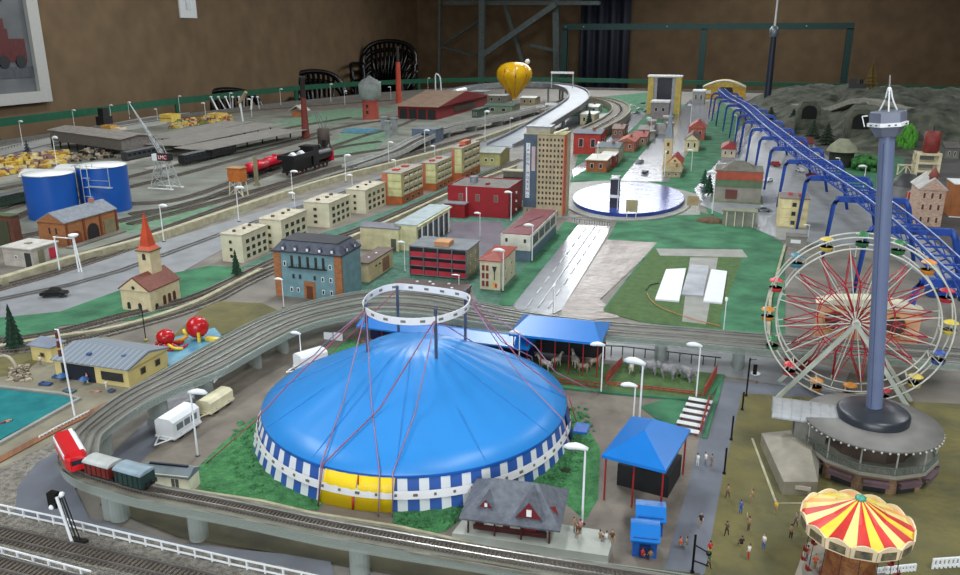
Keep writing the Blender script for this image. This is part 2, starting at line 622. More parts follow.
# ================================================================ green barrier rail round the layout
railm = M('green_rail_paint', (20, 92, 66), .45, var=.1)
rp = smooth([(-3.88, -.2, .085), (-3.90, 3.6, .085), (-3.92, 5.3, .085), (-3.86, 6.6, .085), (-3.55, 7.6, .085), (-2.9, 8.45, .085), (-1.9, 8.84, .085), (0, 8.88, .075), (1.4, 8.86, .065), (3.2, 8.75, .055)], 8)
t = T('barrier_rail', 'long green barrier rail curving round the left and back of the layout', 'railing', (0, 0, 0))
MB().strip(rp, -.012, .012, -.022, .022).build('top_rail', railm, t)
for p, a in walk(rp, 1.6, .5):
    MB().rod((p.x, p.y, ZF), (p.x, p.y, p.z), .018).build('post', railm, t)
# black pedestal box behind the left edge
t = T('rail_bracket', 'small black bracket box under the green rail behind the crane', 'bracket', (-3.80, solve(104, x=-3.80, z=.05), -.0), 0)
MB().bx(-.03, .03, -.04, .04, -.8, .06).bx(-.02, .02, -.025, .025, .06, .11).build('housing', dark, t)
MB().bx(-.04, .04, -.05, .05, -.006, .006).build('collar', steel, t)

# ================================================================ things at the walls
t = T('framed_picture', 'white framed picture of a dark red locomotive on the left wall', 'picture', (XL, 0, 0))
dd = ray(47, 101)
k = XL / dd[0]
y1, zb = dd[1] * k, HC + dd[2] * k
y0 = y1 - 1.1
zt = zb + .85
MB().bx(0, .02, y0, y1, zb, zt).build('backing_board', M('print_grey', (120, 124, 128), .3, rgb2=(92, 96, 100), sc_=4), t)
fr = MB()
fr.bx(.021, .05, y0 + .07, y1 - .09, zb, zb + .07).bx(.021, .05, y0 + .07, y1 - .09, zt - .07, zt).bx(.021, .05, y0, y0 + .07, zb, zt).bx(.021, .05, y1 - .09, y1, zb, zt)
fr.build('picture_frame', M('frame_white', (196, 196, 192), .5, var=.02), t)
pr = MB()
pr.bx(.0205, .024, y0 + .07, y1 - .09, zb + .16, zb + .23, 2)
pr.bx(.0205, .026, y0 + .2, y1 - .13, zb + .26, zb + .40, 0).bx(.0205, .026, y0 + .3, y1 - .25, zb + .40, zb + .46, 0)
pr.bx(.0205, .026, y1 - .32, y1 - .27, zb + .46, zb + .52, 0)
for k in range(5):
    pr.rod((.02, y1 - .18 - .13 * k, zb + .26), (.029, y1 - .18 - .13 * k, zb + .26), .04, n=14, m=1)
pr.bx(.02, .0245, y0 + .07, y1 - .25, zb + .62, zb + .68, 1).ball((.022, y1 - .35, zb + .70), .003, .12, .06, m=1)
pr.build('printed_locomotive', [M('print_red', (96, 34, 36), .4), M('print_black', (40, 42, 48), .4), M('print_mid', (86, 90, 96), .4)], t)
dd = ray(188, 18)
k = XL / dd[0]
t = T('wall_switch', 'white light switch plate high on the brown wall', 'switch', (XL, dd[1] * k, HC + dd[2] * k))
MB().bx(0, .012, -.11, .11, 0, .20).build('plate', white, t)
MB().bx(.012, .018, -.02, .02, .07, .13).bx(.012, .015, -.03, .03, .06, .14).build('rocker', steel, t)


def chair(loc, rz, label, n, top):
    """black plastic garden chairs stacked n high; the back is a ring of slats"""
    for i in range(n):
        z = i * .10
        hh = .84
        t = T('plastic_chair', label[i], 'chair', (loc[0], loc[1], ZF + z), rz, 'black garden chairs by the left wall')
        t.scale = (1.2, 1.15, 1)
        MB().prism([(-.24, -.22), (.24, -.22), (.21, .22), (-.21, .22)], .40, .43).build('seat', black, t)
        ring = smooth([(-.25, .20, .42), (-.27, .27, .62), (-.25, .31, .76), (-.16, .335, .85), (0, .345, .88), (.16, .335, .85), (.25, .31, .76), (.27, .27, .62), (.25, .20, .42)], 5)
        MB().tube(ring, .028, 8).build('back_frame', black, t)
        for q in range(9):
            x = -.19 + .0475 * q
            zt_ = .865 - .9 * x * x * 1.2
            MB().tube([(x * .55, .21, .43), (x * .85, .27, .62), (x, .325, zt_)], .015, 6).build('slat', black, t)
        for sx in (-1, 1):
            for sy, yy in ((-1, -.24), (1, .22)):
                MB().rod((sx * .22, yy, .42), (sx * .27, yy * 1.15, .012), .022, .018).build('leg', black, t)
            MB().tube(smooth([(sx * .26, .25, .62), (sx * .29, .05, .63), (sx * .29, -.15, .63), (sx * .27, -.22, .56), (sx * .24, -.23, .42)], 4), .018, 6).build('armrest', black, t)


chair((-3.98, 9.0, 0), math.radians(12), ['lower black slatted plastic chair of the stack by the corner', 'middle black slatted plastic chair of the corner stack', 'third black plastic chair in the corner stack', 'fourth black plastic chair in the corner stack', 'topmost black slatted chair of the tall stack in the corner'], 5, 0)
chair((-4.02, 7.65, 0), math.radians(50), ['black plastic chair with arched back, behind the brown chimney', 'black plastic chair stacked on another behind the brown chimney'], 2, 0)
chair((-4.02, 6.15, 0), math.radians(60), ['low black plastic chair behind the bundle of white posts'], 1, 0)

# grey steel rack at the back wall
gm = M('rack_grey', (112, 126, 126), .45, .2)
t = T('steel_rack', 'grey steel rack with diagonal braces against the back wall', 'rack', (0, 0, 0))
yk = 10.55


def bp(px, py, y):
    d = ray(px, py)
    k = y / d[1]
    return Vector((d[0] * k, y, HC + d[2] * k))


def bar(a, b, w_, nm, par=t, mat=gm, n=4):
    MB().rod(a, b, w_ * .7, n=n).build(nm, mat, par)


a, b = bp(481, 95, yk), bp(494, -6, yk)
b = Vector((a.x + .02, yk, 1.15))
bar(Vector((a.x, yk, ZF)), b, .075, 'post')
bar(bp(483, 55, yk) + Vector((0, 0, 0)), bp(556, 4, yk), .07, 'brace')
a2 = bp(438, 90, yk + .3)
bar(Vector((a2.x, yk + .3, ZF)), Vector((a2.x + .05, yk + .3, 1.15)), .03, 'post')
bar(bp(443, 47, yk + .3), bp(480, 57, yk + .1), .03, 'shelf_beam')
bar(bp(443, 45, yk + .3), bp(483, 18, yk + .1), .03, 'brace')
bar(bp(444, 3, yk + .2), bp(600, 3, yk), .05, 'shelf_beam')
a3 = bp(552, 4, yk)
bar(Vector((a3.x + .06, yk + .3, ZF)), Vector((a3.x, yk + .2, 1.15)), .08, 'post')
bar(bp(505, 5, yk + .4), bp(527, 75, yk + .4), .05, 'brace')
bar(bp(530, 45, yk + .4), bp(562, 52, yk + .4), .04, 'shelf_beam')

# dark green steel frame standing before the back wall
gf = M('frame_dark_green', (24, 62, 58), .4, .2)
t = T('goal_frame', 'dark green rectangular steel frame standing before the back wall', 'frame', (0, 0, 0))
yk = 10.2
A, B2, C2 = bp(565, 29, yk), bp(704, 31, yk), bp(850, 32, yk)
for p, nm in ((A, 'post'), (B2, 'post'), (C2, 'post')):
    MB().bx(p.x - .035, p.x + .035, yk - .03, yk + .03, ZF, A.z).build(nm, gf, t)
MB().bx(A.x - .035, C2.x + .035, yk - .03, yk + .03, A.z - .01, A.z + .06).build('crossbar', gf, t)
for px in (566, 584, 667, 806):
    p = bp(px, 29, yk)
    MB().ball((p.x, yk - .035, A.z + .025), .008).build('crossbar_glint', steel, t)  # small pale balls stand in for the glints along the crossbar
# dark clothes and sheets hanging between rack and frame
t = T('hanging_sheet', 'dark blue black sheet hanging in folds behind the green frame', 'sheet', (0, 0, 0))
sh = MB()
x0, x1 = bp(578, 40, 10.75).x, bp(628, 40, 10.75).x
N = 30
vs, fs = [], []
for i in range(N + 1):
    u = i / N
    for z in (1.25, .3, -.5):
        vs.append((x0 + (x1 - x0) * u, 10.90 + .04 * math.sin(u * 26 + z), z))
for i in range(N):
    for j in range(2):
        fs.append((i * 3 + j, i * 3 + j + 1, i * 3 + j + 4, i * 3 + j + 3))
sh.add(vs, fs, 0, True)
o = sh.build('cloth', M('sheet_navy', (34, 38, 54), .6), t)
md = o.modifiers.new('thick', 'SOLIDIFY')
md.thickness = .012
MB().rod((x0 - .1, 10.90, 1.27), (x1 + .1, 10.90, 1.27), .014).build('hanging_rod', gm, t)
for x in (x0 - .08, x1 + .08):
    MB().rod((x, 10.90, 1.27), (x, 11.2, 1.27), .01).build('wall_bracket', gm, t)
# ================================================================ railway tracks
railmat = M('rail_steel', (150, 146, 142), .3, .7)
slp = M('sleeper_brown', (98, 89, 80), .8)
ballast = M('ballast', (156, 151, 142), .9, rgb2=(104, 100, 92), sc_=200, bump=.6)
clear = clear_mat('acrylic', (150, 156, 148), .28, .14)
clear2 = clear_mat('acrylic_edge', (176, 184, 178), .30, .1)


def track(path, label, group=None, bed=.017, bm=ballast, sleepers=True, lift=0.0, gauge=.0083, step=.006, nm='railway_track', sw=.026):
    t = T(nm, label, 'track', (0, 0, 0), 0, group)
    p = [Vector((a[0], a[1], (a[2] if len(a) > 2 else 0) + lift)) for a in path]
    if bed:
        MB().strip(p, -bed, bed, 0, .003).build('ballast_bed', bm, t)
    z = .003 if bed else .0005
    if sleepers:
        m = MB()
        for q, a in walk(p, step):
            m.cb(q.x, q.y, q.z + z + .001, .0028 if sw > .02 else .002, sw, .002, 0, a)
        o = m.build('sleepers', slp, t)
        o['kind'] = 'stuff'
        o['label'] = 'closely spaced brown sleepers of this track'
    for s in (-1, 1):
        MB().strip(p, s * gauge - .0009, s * gauge + .0009, z + .0015, z + .0045).build('rail', railmat, t)
    return t


# near main line
track([(-1.05, .592, 0), (0.2, .592, 0)], 'near railway track along the white fence at the bottom left')
track([(-1.05, .548, 0), (0.2, .548, 0)], 'frontmost railway track at the bottom left corner', lift=0)

# ---- acrylic viaduct ring round the fairground
ZV = .047
outer = [(.45, .650), (.05, .648)] + [tuple(g(a, b, ZV).xy) for a, b in ((520, 572), (400, 552), (320, 538), (237, 520), (190, 511), (135, 500), (100, 490), (74, 480), (60, 466), (61, 448))] + [tuple(g(76, 430, ZV).xy), *[tuple(g(a, b, ZV).xy) for a, b in ((115, 399), (163, 372), (196, 352), (226, 336), (258, 320), (290, 308), (325, 299), (370, 291), (420, 291), (470, 300), (520, 311), (603, 322), (680, 328), (740, 333), (800, 337), (880, 343), (960, 349))]]
inner = [(.45, .690), (.05, .690)] + [tuple(g(a, b, ZV).xy) for a, b in ((510, 553), (400, 533), (320, 518), (240, 502), (200, 494), (160, 487), (130, 478), (112, 470), (99, 458), (98, 445))] + [tuple(g(105, 432, ZV).xy), tuple(g(148, 403, ZV).xy), *[tuple(g(a, b, ZV).xy) for a, b in ((190, 384), (222, 371), (248, 356), (275, 341), (300, 329), (330, 320), (372, 313), (420, 315), (468, 322), (518, 329), (603, 337), (680, 343), (740, 349), (800, 354), (880, 360), (960, 366))]]
so = smooth([(x, y, ZV) for x, y in outer], 4)
si = smooth([(x, y, ZV) for x, y in inner], 4)
t = T('acrylic_viaduct', 'clear acrylic viaduct looping round the circus tent on stubby clear piers', 'viaduct', (0, 0, 0))
dk = MB()
for lo_, hi_ in ((-.006, 0),):
    vs = []
    for a, b in zip(so, si):
        vs += [(a.x, a.y, ZV + lo_), (b.x, b.y, ZV + lo_), (b.x, b.y, ZV + hi_), (a.x, a.y, ZV + hi_)]
    fs = []
    for i in range(len(so) - 1):
        for k in range(4):
            fs.append((i * 4 + k, i * 4 + (k + 1) % 4, i * 4 + 4 + (k + 1) % 4, i * 4 + 4 + k))
    dk.add(vs, fs)
dk.build('deck', clear, t)
MB().strip(so, -.001, .001, -.009, .003).build('side_wall', clear2, t)
MB().strip(si, -.001, .001, -.009, .003).build('side_wall', clear2, t)
for px, py in ((192, 551), (103, 525), (360, 572), (500, 590), (112, 458), (165, 420), (208, 392), (258, 362), (303, 352), (655, 362), (180, 480), (560, 345), (740, 372), (50, 470), (430, 345)):
    q = g(px, py)
    best = min(range(len(so)), key=lambda i: (so[i].lerp(si[i], .5).xy - q.xy).length)
    c = so[best].lerp(si[best], .5)
    wd = (so[best] - si[best]).length * .32
    hd = math.atan2(si[best].y - so[best].y, si[best].x - so[best].x)
    m = MB()
    ov = [(math.cos(k * PI / 8) * wd, math.sin(k * PI / 8) * .011) for k in range(16)]
    ov = [(c.x + x * math.cos(hd) - y * math.sin(hd), c.y + x * math.sin(hd) + y * math.cos(hd)) for x, y in ov]
    m.prism(ov, .001, ZV - .006)
    m.build('pier', clear_mat('acrylic_pier', (178, 186, 180), .42, .1), t)


def lane_path(f, i0=0, i1=None):
    i1 = i1 or len(so)
    return [so[i].lerp(si[i], f) for i in range(i0, i1)]


L = len(so)
k0 = next(i for i, p in enumerate(so) if p.x < -.66)
main = [so[i].lerp(si[i], .5 if i < k0 else (.5 - .22 * min(1, (i - k0) / 10.))) for i in range(L)]
lane = clear_mat('lane_grey', (150, 150, 142), .62, .35)
track(main[:k0 + 10], 'front track on the clear viaduct carrying the small red train', 'viaduct tracks', bed=.016, bm=M('viaduct_bed', (122, 120, 108), .7, var=.1, sc_=60), nm='viaduct_track', gauge=.0058, sw=.017, step=.0045)
track(main[k0 + 9:], 'outer sunken track lane of the clear viaduct, beyond the red train', 'viaduct tracks', bed=.014, bm=lane, nm='viaduct_track', sleepers=False, gauge=.0058)
sec = [so[i].lerp(si[i], .5 + .26 * min(1, max(0, (i - k0) / 10.))) for i in range(k0 + 2, L)]
track(sec, 'second track on the inner side of the clear viaduct', 'viaduct tracks', bed=.013, bm=lane, nm='viaduct_track', lift=.0004, sleepers=False, gauge=.0058)

# ---- red railcar and two wagons on the viaduct
TZ = ZV + .0075
tw = walk(main, .002)


def near_px(px, py, z=TZ):
    q = g(px, py, z)
    return min(tw, key=lambda a: (a[0].xy - q.xy).length)


wheelm = M('wheel_black', (26, 26, 28), .4)


def wheels(t, xs, w=.0165, r=.004, z=.004, m=None):
    for x in xs:
        MB().rod((x, -w / 2, z), (x, w / 2, z), .001, n=6).rod((x, -w / 2, z), (x, -w / 2 + .0015, z), r, n=12).rod((x, w / 2 - .0015, z), (x, w / 2, z), r, n=12).build('wheelset', m or wheelm, t)


def body_round(L_, w, z0, z1, m=0, roof=.006, n=6):
    """box body with an arched roof, polygon in (y, z)"""
    p = [(-w / 2, z0), (w / 2, z0), (w / 2, z1)]
    for k in range(1, n):
        a = PI * k / n
        p.append((w / 2 * math.cos(a), z1 + roof * math.sin(a)))
    p.append((-w / 2, z1))
    return p


p, a = near_px(61, 460)
t = T('railcar', 'small red and white railcar with round nose leading the viaduct train', 'train', (p.x, p.y, TZ), a)
red = M('toy_red', (206, 24, 34), .3, var=.04)
b = MB()
b.prof_x([(-.0155, .004), (.0155, .004), (.0155, .022), (.011, .029), (-.011, .029), (-.0155, .022)], -.045, .036, 0)
# nose towards -x
b.add([(-.045, -.0155, .004), (-.045, .0155, .004), (-.045, .0155, .022), (-.045, .011, .029), (-.045, -.011, .029), (-.045, -.0155, .022),
       (-.060, -.011, .005), (-.060, .011, .005), (-.057, .011, .019), (-.054, .007, .024), (-.054, -.007, .024), (-.057, -.011, .019)],
      [(0, 1, 7, 6), (1, 2, 8, 7), (2, 3, 9, 8), (3, 4, 10, 9), (4, 5, 11, 10), (5, 0, 6, 11), (6, 7, 8, 9, 10, 11)], 0)
b.build('body', red, t)
MB().bx(-.04, .036, -.016, -.0135, .017, .0235).build('side_stripe', white, t)
MB().bx(-.04, .036, .0135, .016, .017, .0235).build('side_stripe', white, t)
MB().bx(-.0585, -.054, -.009, .009, .013, .0195).build('windscreen', glass, t)
MB().bx(-.045, .036, -.0125, -.007, .0285, .0298).build('roof_stripe', white, t)
wheels(t, (-.038, -.024, .018, .030))

p, a = near_px(87, 486)
rust = M('wagon_red_brown', (120, 40, 34), .5)
t = T('wagon', 'red brown covered wagon with a pale grey roof behind the railcar', 'train', (p.x, p.y, TZ), a, 'wagons of the viaduct train')
MB().bx(-.022, .022, -.0120, .0120, .006, .022).build('body', rust, t)
pr = body_round(0, .026, .0215, .0225, roof=.004)
MB().prof_x(pr, -.0235, .0235).build('roof', M('wagon_roof', (184, 188, 186), .4), t)
for x in (-.018, -.009, 0, .009, .018):
    for s in (-1, 1):
        MB().bx(x - .0007, x + .0007, s * .0121 - .0006, s * .0121 + .0006, .006, .022).build('rib', M('wagon_rib', (70, 30, 28), .5), t)
MB().bx(-.027, .027, -.010, .010, .004, .006).build('chassis', dark, t)
wheels(t, (-.015, .015))
p, a = near_px(117, 497)
t = T('wagon', 'dark green covered wagon with blue grey roof at the tail of the train', 'train', (p.x, p.y, TZ), a, 'wagons of the viaduct train')
MB().bx(-.023, .023, -.0125, .0125, .006, .024).build('body', M('wagon_green', (38, 62, 58), .5), t)
MB().prof_x(body_round(0, .027, .0235, .0245, roof=.004), -.0245, .0245).build('roof', M('wagon_roof_blue', (140, 160, 172), .35), t)
for x in (-.018, -.009, 0, .009, .018):
    for s in (-1, 1):
        MB().bx(x - .0007, x + .0007, s * .0126 - .0006, s * .0126 + .0006, .006, .024).build('rib', M('green_rib', (26, 42, 40), .5), t)
MB().bx(-.0245, .0245, -.010, .010, .004, .006).build('chassis', dark, t)
wheels(t, (-.015, .015))
MB().bx(-.029, -.024, -.006, -.003, .008, .011).bx(-.029, -.024, .003, .006, .008, .011).build('buffer', dark, t)


for o_ in bpy.data.objects:
    if o_.name.startswith('railcar') and o_.type == 'EMPTY':
        o_.scale = (.80, .78, .82)
    elif o_.name.startswith('wagon') and o_.type == 'EMPTY':
        o_.scale = (.86, .88, .88)


# ---- white fences
def fence(path, label, h=.014, step=.022, mat=white, rails=(.35, .95), nm='white_fence', r=.0009, cat='fence', group=None, mid=0):
    t = T(nm, label, cat, (0, 0, 0), 0, group)
    P_ = [Vector(q) if len(q) == 3 else Vector((q[0], q[1], 0)) for q in path]
    for f in rails:
        MB().strip(P_, -r * .7, r * .7, h * f - r, h * f + r).build('rail', mat, t)
    w_ = walk(P_, step)
    if len(w_) > 95:
        m = MB()
        for q, a in w_:
            m.bx(q.x - r, q.x + r, q.y - r, q.y + r, q.z, q.z + h)
        o = m.build('pickets', mat, t)
        o['kind'] = 'stuff'
    else:
        for q, a in w_:
            MB().bx(q.x - r, q.x + r, q.y - r, q.y + r, q.z, q.z + h).build('post', mat, t)
    return t


fence([g(-60, 501), g(0, 514), g(60, 527), g(135, 545), g(237, 569), g(320, 587)], 'low white fence between the grey curved road and the near tracks')
fence([(-.90, .565), (-.72, .562), (-.60, .558)], 'short white fence at the bottom left corner, in front of the near track')
fence([g(870, 577), g(905, 573), g(915, 572)], 'white picket fence in front of the swing carousel', h=.010, step=.004, r=.0011)
fence([g(932, 570), g(990, 566)], 'white picket fence at the bottom right corner', h=.014, step=.005, r=.0012)

# ---- town line with low cream walls, and the yard retaining wall (all parallel to the street)
wallc = M('cream_wall', (186, 180, 152), .75, rgb2=(150, 144, 120), sc_=50, bump=.2)


def low_wall(pts, label, h=.012, w_=.006, mat=wallc, nm='low_wall'):
    P_ = smooth([g(*q) for q in pts], 4)
    o = MB().strip(P_, -w_, w_, 0, h).build(nm, mat)
    tag(o, label, 'wall', 'low cream walls along the tracks')
    return o


low_wall([(0, 287), (60, 268), (100, 257), (150, 243), (240, 212), (330, 183), (400, 165), (480, 142), (560, 112)], 'long cream retaining wall between the yard and the main road', h=.022, w_=.010)
low_wall([(0, 350), (60, 340), (120, 330), (190, 308), (240, 283), (262, 272)], 'cream wall on the near side of the church track', h=.010)
low_wall([(345, 243), (395, 221), (440, 200), (480, 182), (516, 168)], 'cream wall behind the red building, along the town track')
low_wall([(365, 238), (400, 228), (445, 207)], 'cream wall in front of the town track beside the gym hall')
tl = smooth([g(-40, 345), g(40, 338), g(120, 318), g(190, 300), g(240, 278), g(300, 250), g(345, 236), g(395, 215), g(440, 195), g(480, 177), g(520, 160)], 6)
track([(p.x, p.y, 0) for p in tl], 'town railway track running past the church', bed=.02)
tl = smooth([g(-40, 356), g(40, 348), g(120, 330), g(200, 306), g(250, 281), g(300, 259), g(350, 240)], 6)
track([(p.x, p.y, 0) for p in tl], 'town railway track nearest the pool house', bed=.02, lift=.0004)
# main road guide rails (dark tram lines)
for k, (a_, b_) in enumerate((((0, 268), (560, 108)), ((0, 276), (560, 112)))):
    pass
track([g(-20, 305), g(70, 286), g(120, 272), g(240, 228), g(300, 208), g(400, 174)], 'dark tram line set in the main road', bed=None, sleepers=False, nm='tram_track')

# ---- yard fan of tracks
YARD = [
    ([(-40, 300), (60, 272), (140, 245), (240, 208), (330, 178), (400, 158), (480, 135)], 'yard track just behind the cream retaining wall'),
    ([(-20, 290), (60, 262), (140, 238), (240, 202), (320, 175), (390, 155), (450, 130)], 'second yard track behind the cream wall'),
    ([(130, 225), (200, 207), (260, 190), (330, 170), (400, 150), (440, 132), (480, 125)], 'yard track leading under the black crane'),
    ([(130, 215), (190, 205), (250, 182), (300, 165), (350, 155), (400, 148)], 'yard track beneath the red tank wagons'),
    ([(130, 205), (180, 200), (240, 180), (300, 160), (340, 148), (380, 142)], 'yard track beside the orange water tower'),
    ([(0, 225), (50, 205), (120, 190), (200, 170), (290, 145), (330, 135)], 'yard track behind the blue tanks'),
    ([(0, 212), (40, 200), (120, 180), (220, 155), (300, 138), (330, 130)], 'yard track in front of the station platform'),
    ([(0, 190), (50, 180), (120, 165), (200, 148), (280, 130), (350, 118)], 'platform track between the grey canopies'),
    ([(0, 158), (60, 143), (140, 124), (240, 112), (330, 105), (400, 100)], 'outer yard track along the left edge of the board'),
    ([(300, 140), (340, 128), (400, 118), (420, 110)], 'shed track leading to the red engine shed'),
    ([(330, 148), (365, 136), (400, 126), (430, 112)], 'turntable track beside the water tower'),
    ([(0, 243), (40, 234), (100, 226), (160, 212), (240, 190)], 'yard track behind the brick warehouse'),
]
for pts, lab in YARD:
    track(smooth([g(*q) for q in pts], 5), lab, 'yard tracks', bed=.019, step=.009, bm=M('yard_ballast', (112, 100, 88), .9, rgb2=(80, 72, 64), sc_=120))
# ================================================================ circus tent
TC = Vector((-.409, .992, 0))
blue = M('tent_blue', (44, 138, 216), .36, var=.04, sc_=8)
t = T('circus_tent', 'big round blue circus tent with blue and white striped wall and yellow entrance', 'tent', TC)
R1, R2, ZE = .2300, .2150, .048
OX, OY = .006, -.006
wallmat = stripes('tent_wall_stripes', (50, 92, 170), (226, 230, 234), 54, .5, duty=.46)
n = 120
wl = MB()
vs, fs = [], []
for i in range(n):
    a = 2 * PI * i / n
    rr = 1 + .006 * math.cos(a * 54)
    vs += [(R1 * rr * math.cos(a), R1 * rr * math.sin(a), .001), (R2 * rr * math.cos(a) + OX, R2 * rr * math.sin(a) + OY, ZE)]
for i in range(n):
    j = (i + 1) % n
    fs.append((2 * i, 2 * j, 2 * j + 1, 2 * i + 1))
wl.add(vs, fs, 0, True)
wl.build('side_wall', wallmat, t)
prof = [(R2 + .003, ZE - .003), (R2 + .003, ZE + .002), (.19, .064), (.15, .084), (.11, .103), (.075, .119), (.052, .129), (.035, .1345), (0, .136)]
rf = MB()
n = 96
vs, fs = [], []
for j, (r, z) in enumerate(prof):
    for i in range(n):
        a = 2 * PI * i / n
        w_ = .0022 * math.cos(a * 12) * (1 - abs(2 * r / R2 - 1)) if r > .05 else 0
        # the cloth hangs between the four mast tips
        lift = 0.004 * max(0, math.cos(4 * a - PI)) * (1 if .04 < r < .12 else 0)
        vs.append((r * math.cos(a) + OX, r * math.sin(a) + OY, z - abs(w_) + lift))
for j in range(len(prof) - 1):
    for i in range(n):
        k = (i + 1) % n
        fs.append((j * n + i, j * n + k, (j + 1) * n + k, (j + 1) * n + i))
rf.add(vs, fs, 0, True)
rf.build('roof', blue, t)
# seams on the roof
sm = M('seam_pale', (60, 146, 220), .4)
for k in range(12):
    a = 2 * PI * (k + .5) / 12
    MB().tube([(r * math.cos(a) + OX, r * math.sin(a) + OY, z + .0002) for r, z in prof[1:-2]], .0005, 4).build('roof_seam', sm, t)
# valance ring
MB().lathe([(R2 + .0028, ZE - .004), (R2 + .0036, ZE - .001), (R2 + .0028, ZE + .001)], 96, c=(OX, OY, 0)).build('eave_hem', M('tent_blue_dark', (24, 92, 180), .4), t)
# yellow entrance: an arc of the wall
a0 = math.atan2(g(319, 503).y - TC.y, g(319, 503).x - TC.x)
a1 = math.atan2(g(392, 514).y - TC.y, g(392, 514).x - TC.x)
ye = M('tent_yellow', (250, 214, 20), .45, var=.03)
for (s0, s1) in ((a0, (a0 + a1) / 2 - .004), ((a0 + a1) / 2 + .004, a1)):
    m = MB()
    pts = [s0 + (s1 - s0) * i / 8 for i in range(9)]
    vs = []
    for a in pts:
        vs += [((R1 + .003) * math.cos(a), (R1 + .003) * math.sin(a), .002), ((R2 + .003) * math.cos(a) + OX, (R2 + .003) * math.sin(a) + OY, ZE - .002),
               ((R1 + .0015) * math.cos(a), (R1 + .0015) * math.sin(a), .002), ((R2 + .0015) * math.cos(a) + OX, (R2 + .0015) * math.sin(a) + OY, ZE - .002)]
    fs = []
    for i in range(8):
        q = i * 4
        fs += [(q, q + 4, q + 5, q + 1), (q + 6, q + 2, q + 3, q + 7), (q + 1, q + 5, q + 7, q + 3), (q, q + 2, q + 6, q + 4)]
    m.add(vs, fs, 0, True)
    m.build('entrance_panel', ye, t)
am = (a0 + a1) / 2
m = MB()
m.tube([((R1 + .003) * math.cos(am), (R1 + .003) * math.sin(am), .003), ((R1 + .002) * math.cos(am), (R1 + .002) * math.sin(am), .018)], .0016, 6)
m.tube([((R2 + .006) * math.cos(am) + OX, (R2 + .006) * math.sin(am) + OY, .034), ((R2 + .004) * math.cos(am) + OX, (R2 + .004) * math.sin(am) + OY, .045)], .001, 6)
m.build('red_seam', M('seam_red', (190, 50, 30), .5), t)
# a red and a blue door flap on the right side
a2 = math.atan2(g(557, 440).y - TC.y, g(557, 440).x - TC.x)
m = MB()
for k, mm in ((0, 0), (1, 1)):
    aa = a2 + .10 - k * .11
    vs = [((R1 + .003) * math.cos(aa), (R1 + .003) * math.sin(aa), .002), ((R1 + .003) * math.cos(aa + .10), (R1 + .003) * math.sin(aa + .10), .002),
          ((R2 + .004) * math.cos(aa + .10) + OX, (R2 + .004) * math.sin(aa + .10) + OY, ZE - .002), ((R2 + .004) * math.cos(aa) + OX, (R2 + .004) * math.sin(aa) + OY, ZE - .002)]
    m.add(vs, [(0, 1, 2, 3)], mm)
    if k == 0:
        m.bx(R1 * math.cos(aa) + .008, R1 * math.cos(aa) + .028, R1 * math.sin(aa) - .03, R1 * math.sin(aa) - .002, .018, .021, 1)
m.build('door_flap', [M('flap_red', (150, 34, 50), .5), MATS['tent_blue_dark']], t)
# LED tape round the wall: white band with small chips
led = M('tape_white', (236, 236, 238), .35, var=.02)
m = MB()
LR = (R1 + R2) / 2 + .0030
m.lathe([(LR + .0012, .019), (LR + .0018, .019), (LR - .0010, .0285), (LR - .0016, .0285), (LR + .0012, .019)], 96, c=(OX / 2, OY / 2, 0), smooth=False)
o = m.build('light_tape', led, t)
for k in range(40):
    a = -PI + .06 + k * .105
    if a > .4:
        break
    MB().cb(math.cos(a) * (LR + .0006) + OX / 2, math.sin(a) * (LR + .0006) + OY / 2, .0240, .0016, .0030 if k % 3 else .0055, .0030, 0, a).build('tape_chip', M('chip_grey', (120, 118, 112), .4), o)
# masts
mast = M('mast_grey', (78, 88, 112), .4, .2)
for x, y, z in ((-.463, .958, .192), (-.457, 1.055, .190), (-.357, .95, .200), (-.353, 1.065, .190)):
    p = Vector((x, y, 0)) - TC
    MB().rod((p.x, p.y, .10), (p.x, p.y, z), .0022, n=8).ball((p.x, p.y, z), .0028).build('mast', mast, t)
# ropes
rope = M('rope_mauve', (158, 124, 156), .6)
rope2 = M('rope_red', (160, 84, 100), .6)
RP = [((366, 318), (205, 465)), ((366, 318), (318, 506)), ((366, 318), (380, 514)), ((437, 316), (318, 508)), ((437, 316), (394, 512)), ((437, 322), (455, 400)),
      ((468, 308), (566, 430)), ((466, 306), (600, 395)), ((366, 320), (290, 372)), ((398, 288), (320, 365)), ((466, 310), (545, 450)), ((470, 306), (535, 385))]
MTOP = {366: (-.463, .958), 398: (-.457, 1.055), 437: (-.357, .95), 468: (-.353, 1.065), 466: (-.353, 1.065), 470: (-.353, 1.065)}
for k, (a, b) in enumerate(RP):
    A = Vector((*MTOP[a[0]], .186)) - TC
    B = g(*b) - TC
    if (B.xy).length < R1 + .004:
        B = Vector((B.x, B.y, 0)).normalized() * (R1 + .012)
    # ropes rest over the roof: rise above the eave
    mid = A.lerp(B, .5)
    rm = mid.xy.length
    zr = ZE + (.136 - ZE) * max(0, 1 - rm / R2) + .012
    eave = Vector((B.x, B.y, 0)).normalized() * (R2 + .011)
    MB().tube([A, Vector((mid.x, mid.y, max(mid.z, zr))), Vector((eave.x, eave.y, ZE + .004)), Vector((B.x, B.y, .001))], .0009, 5).build('guy_rope', rope if k % 3 else rope2, t)

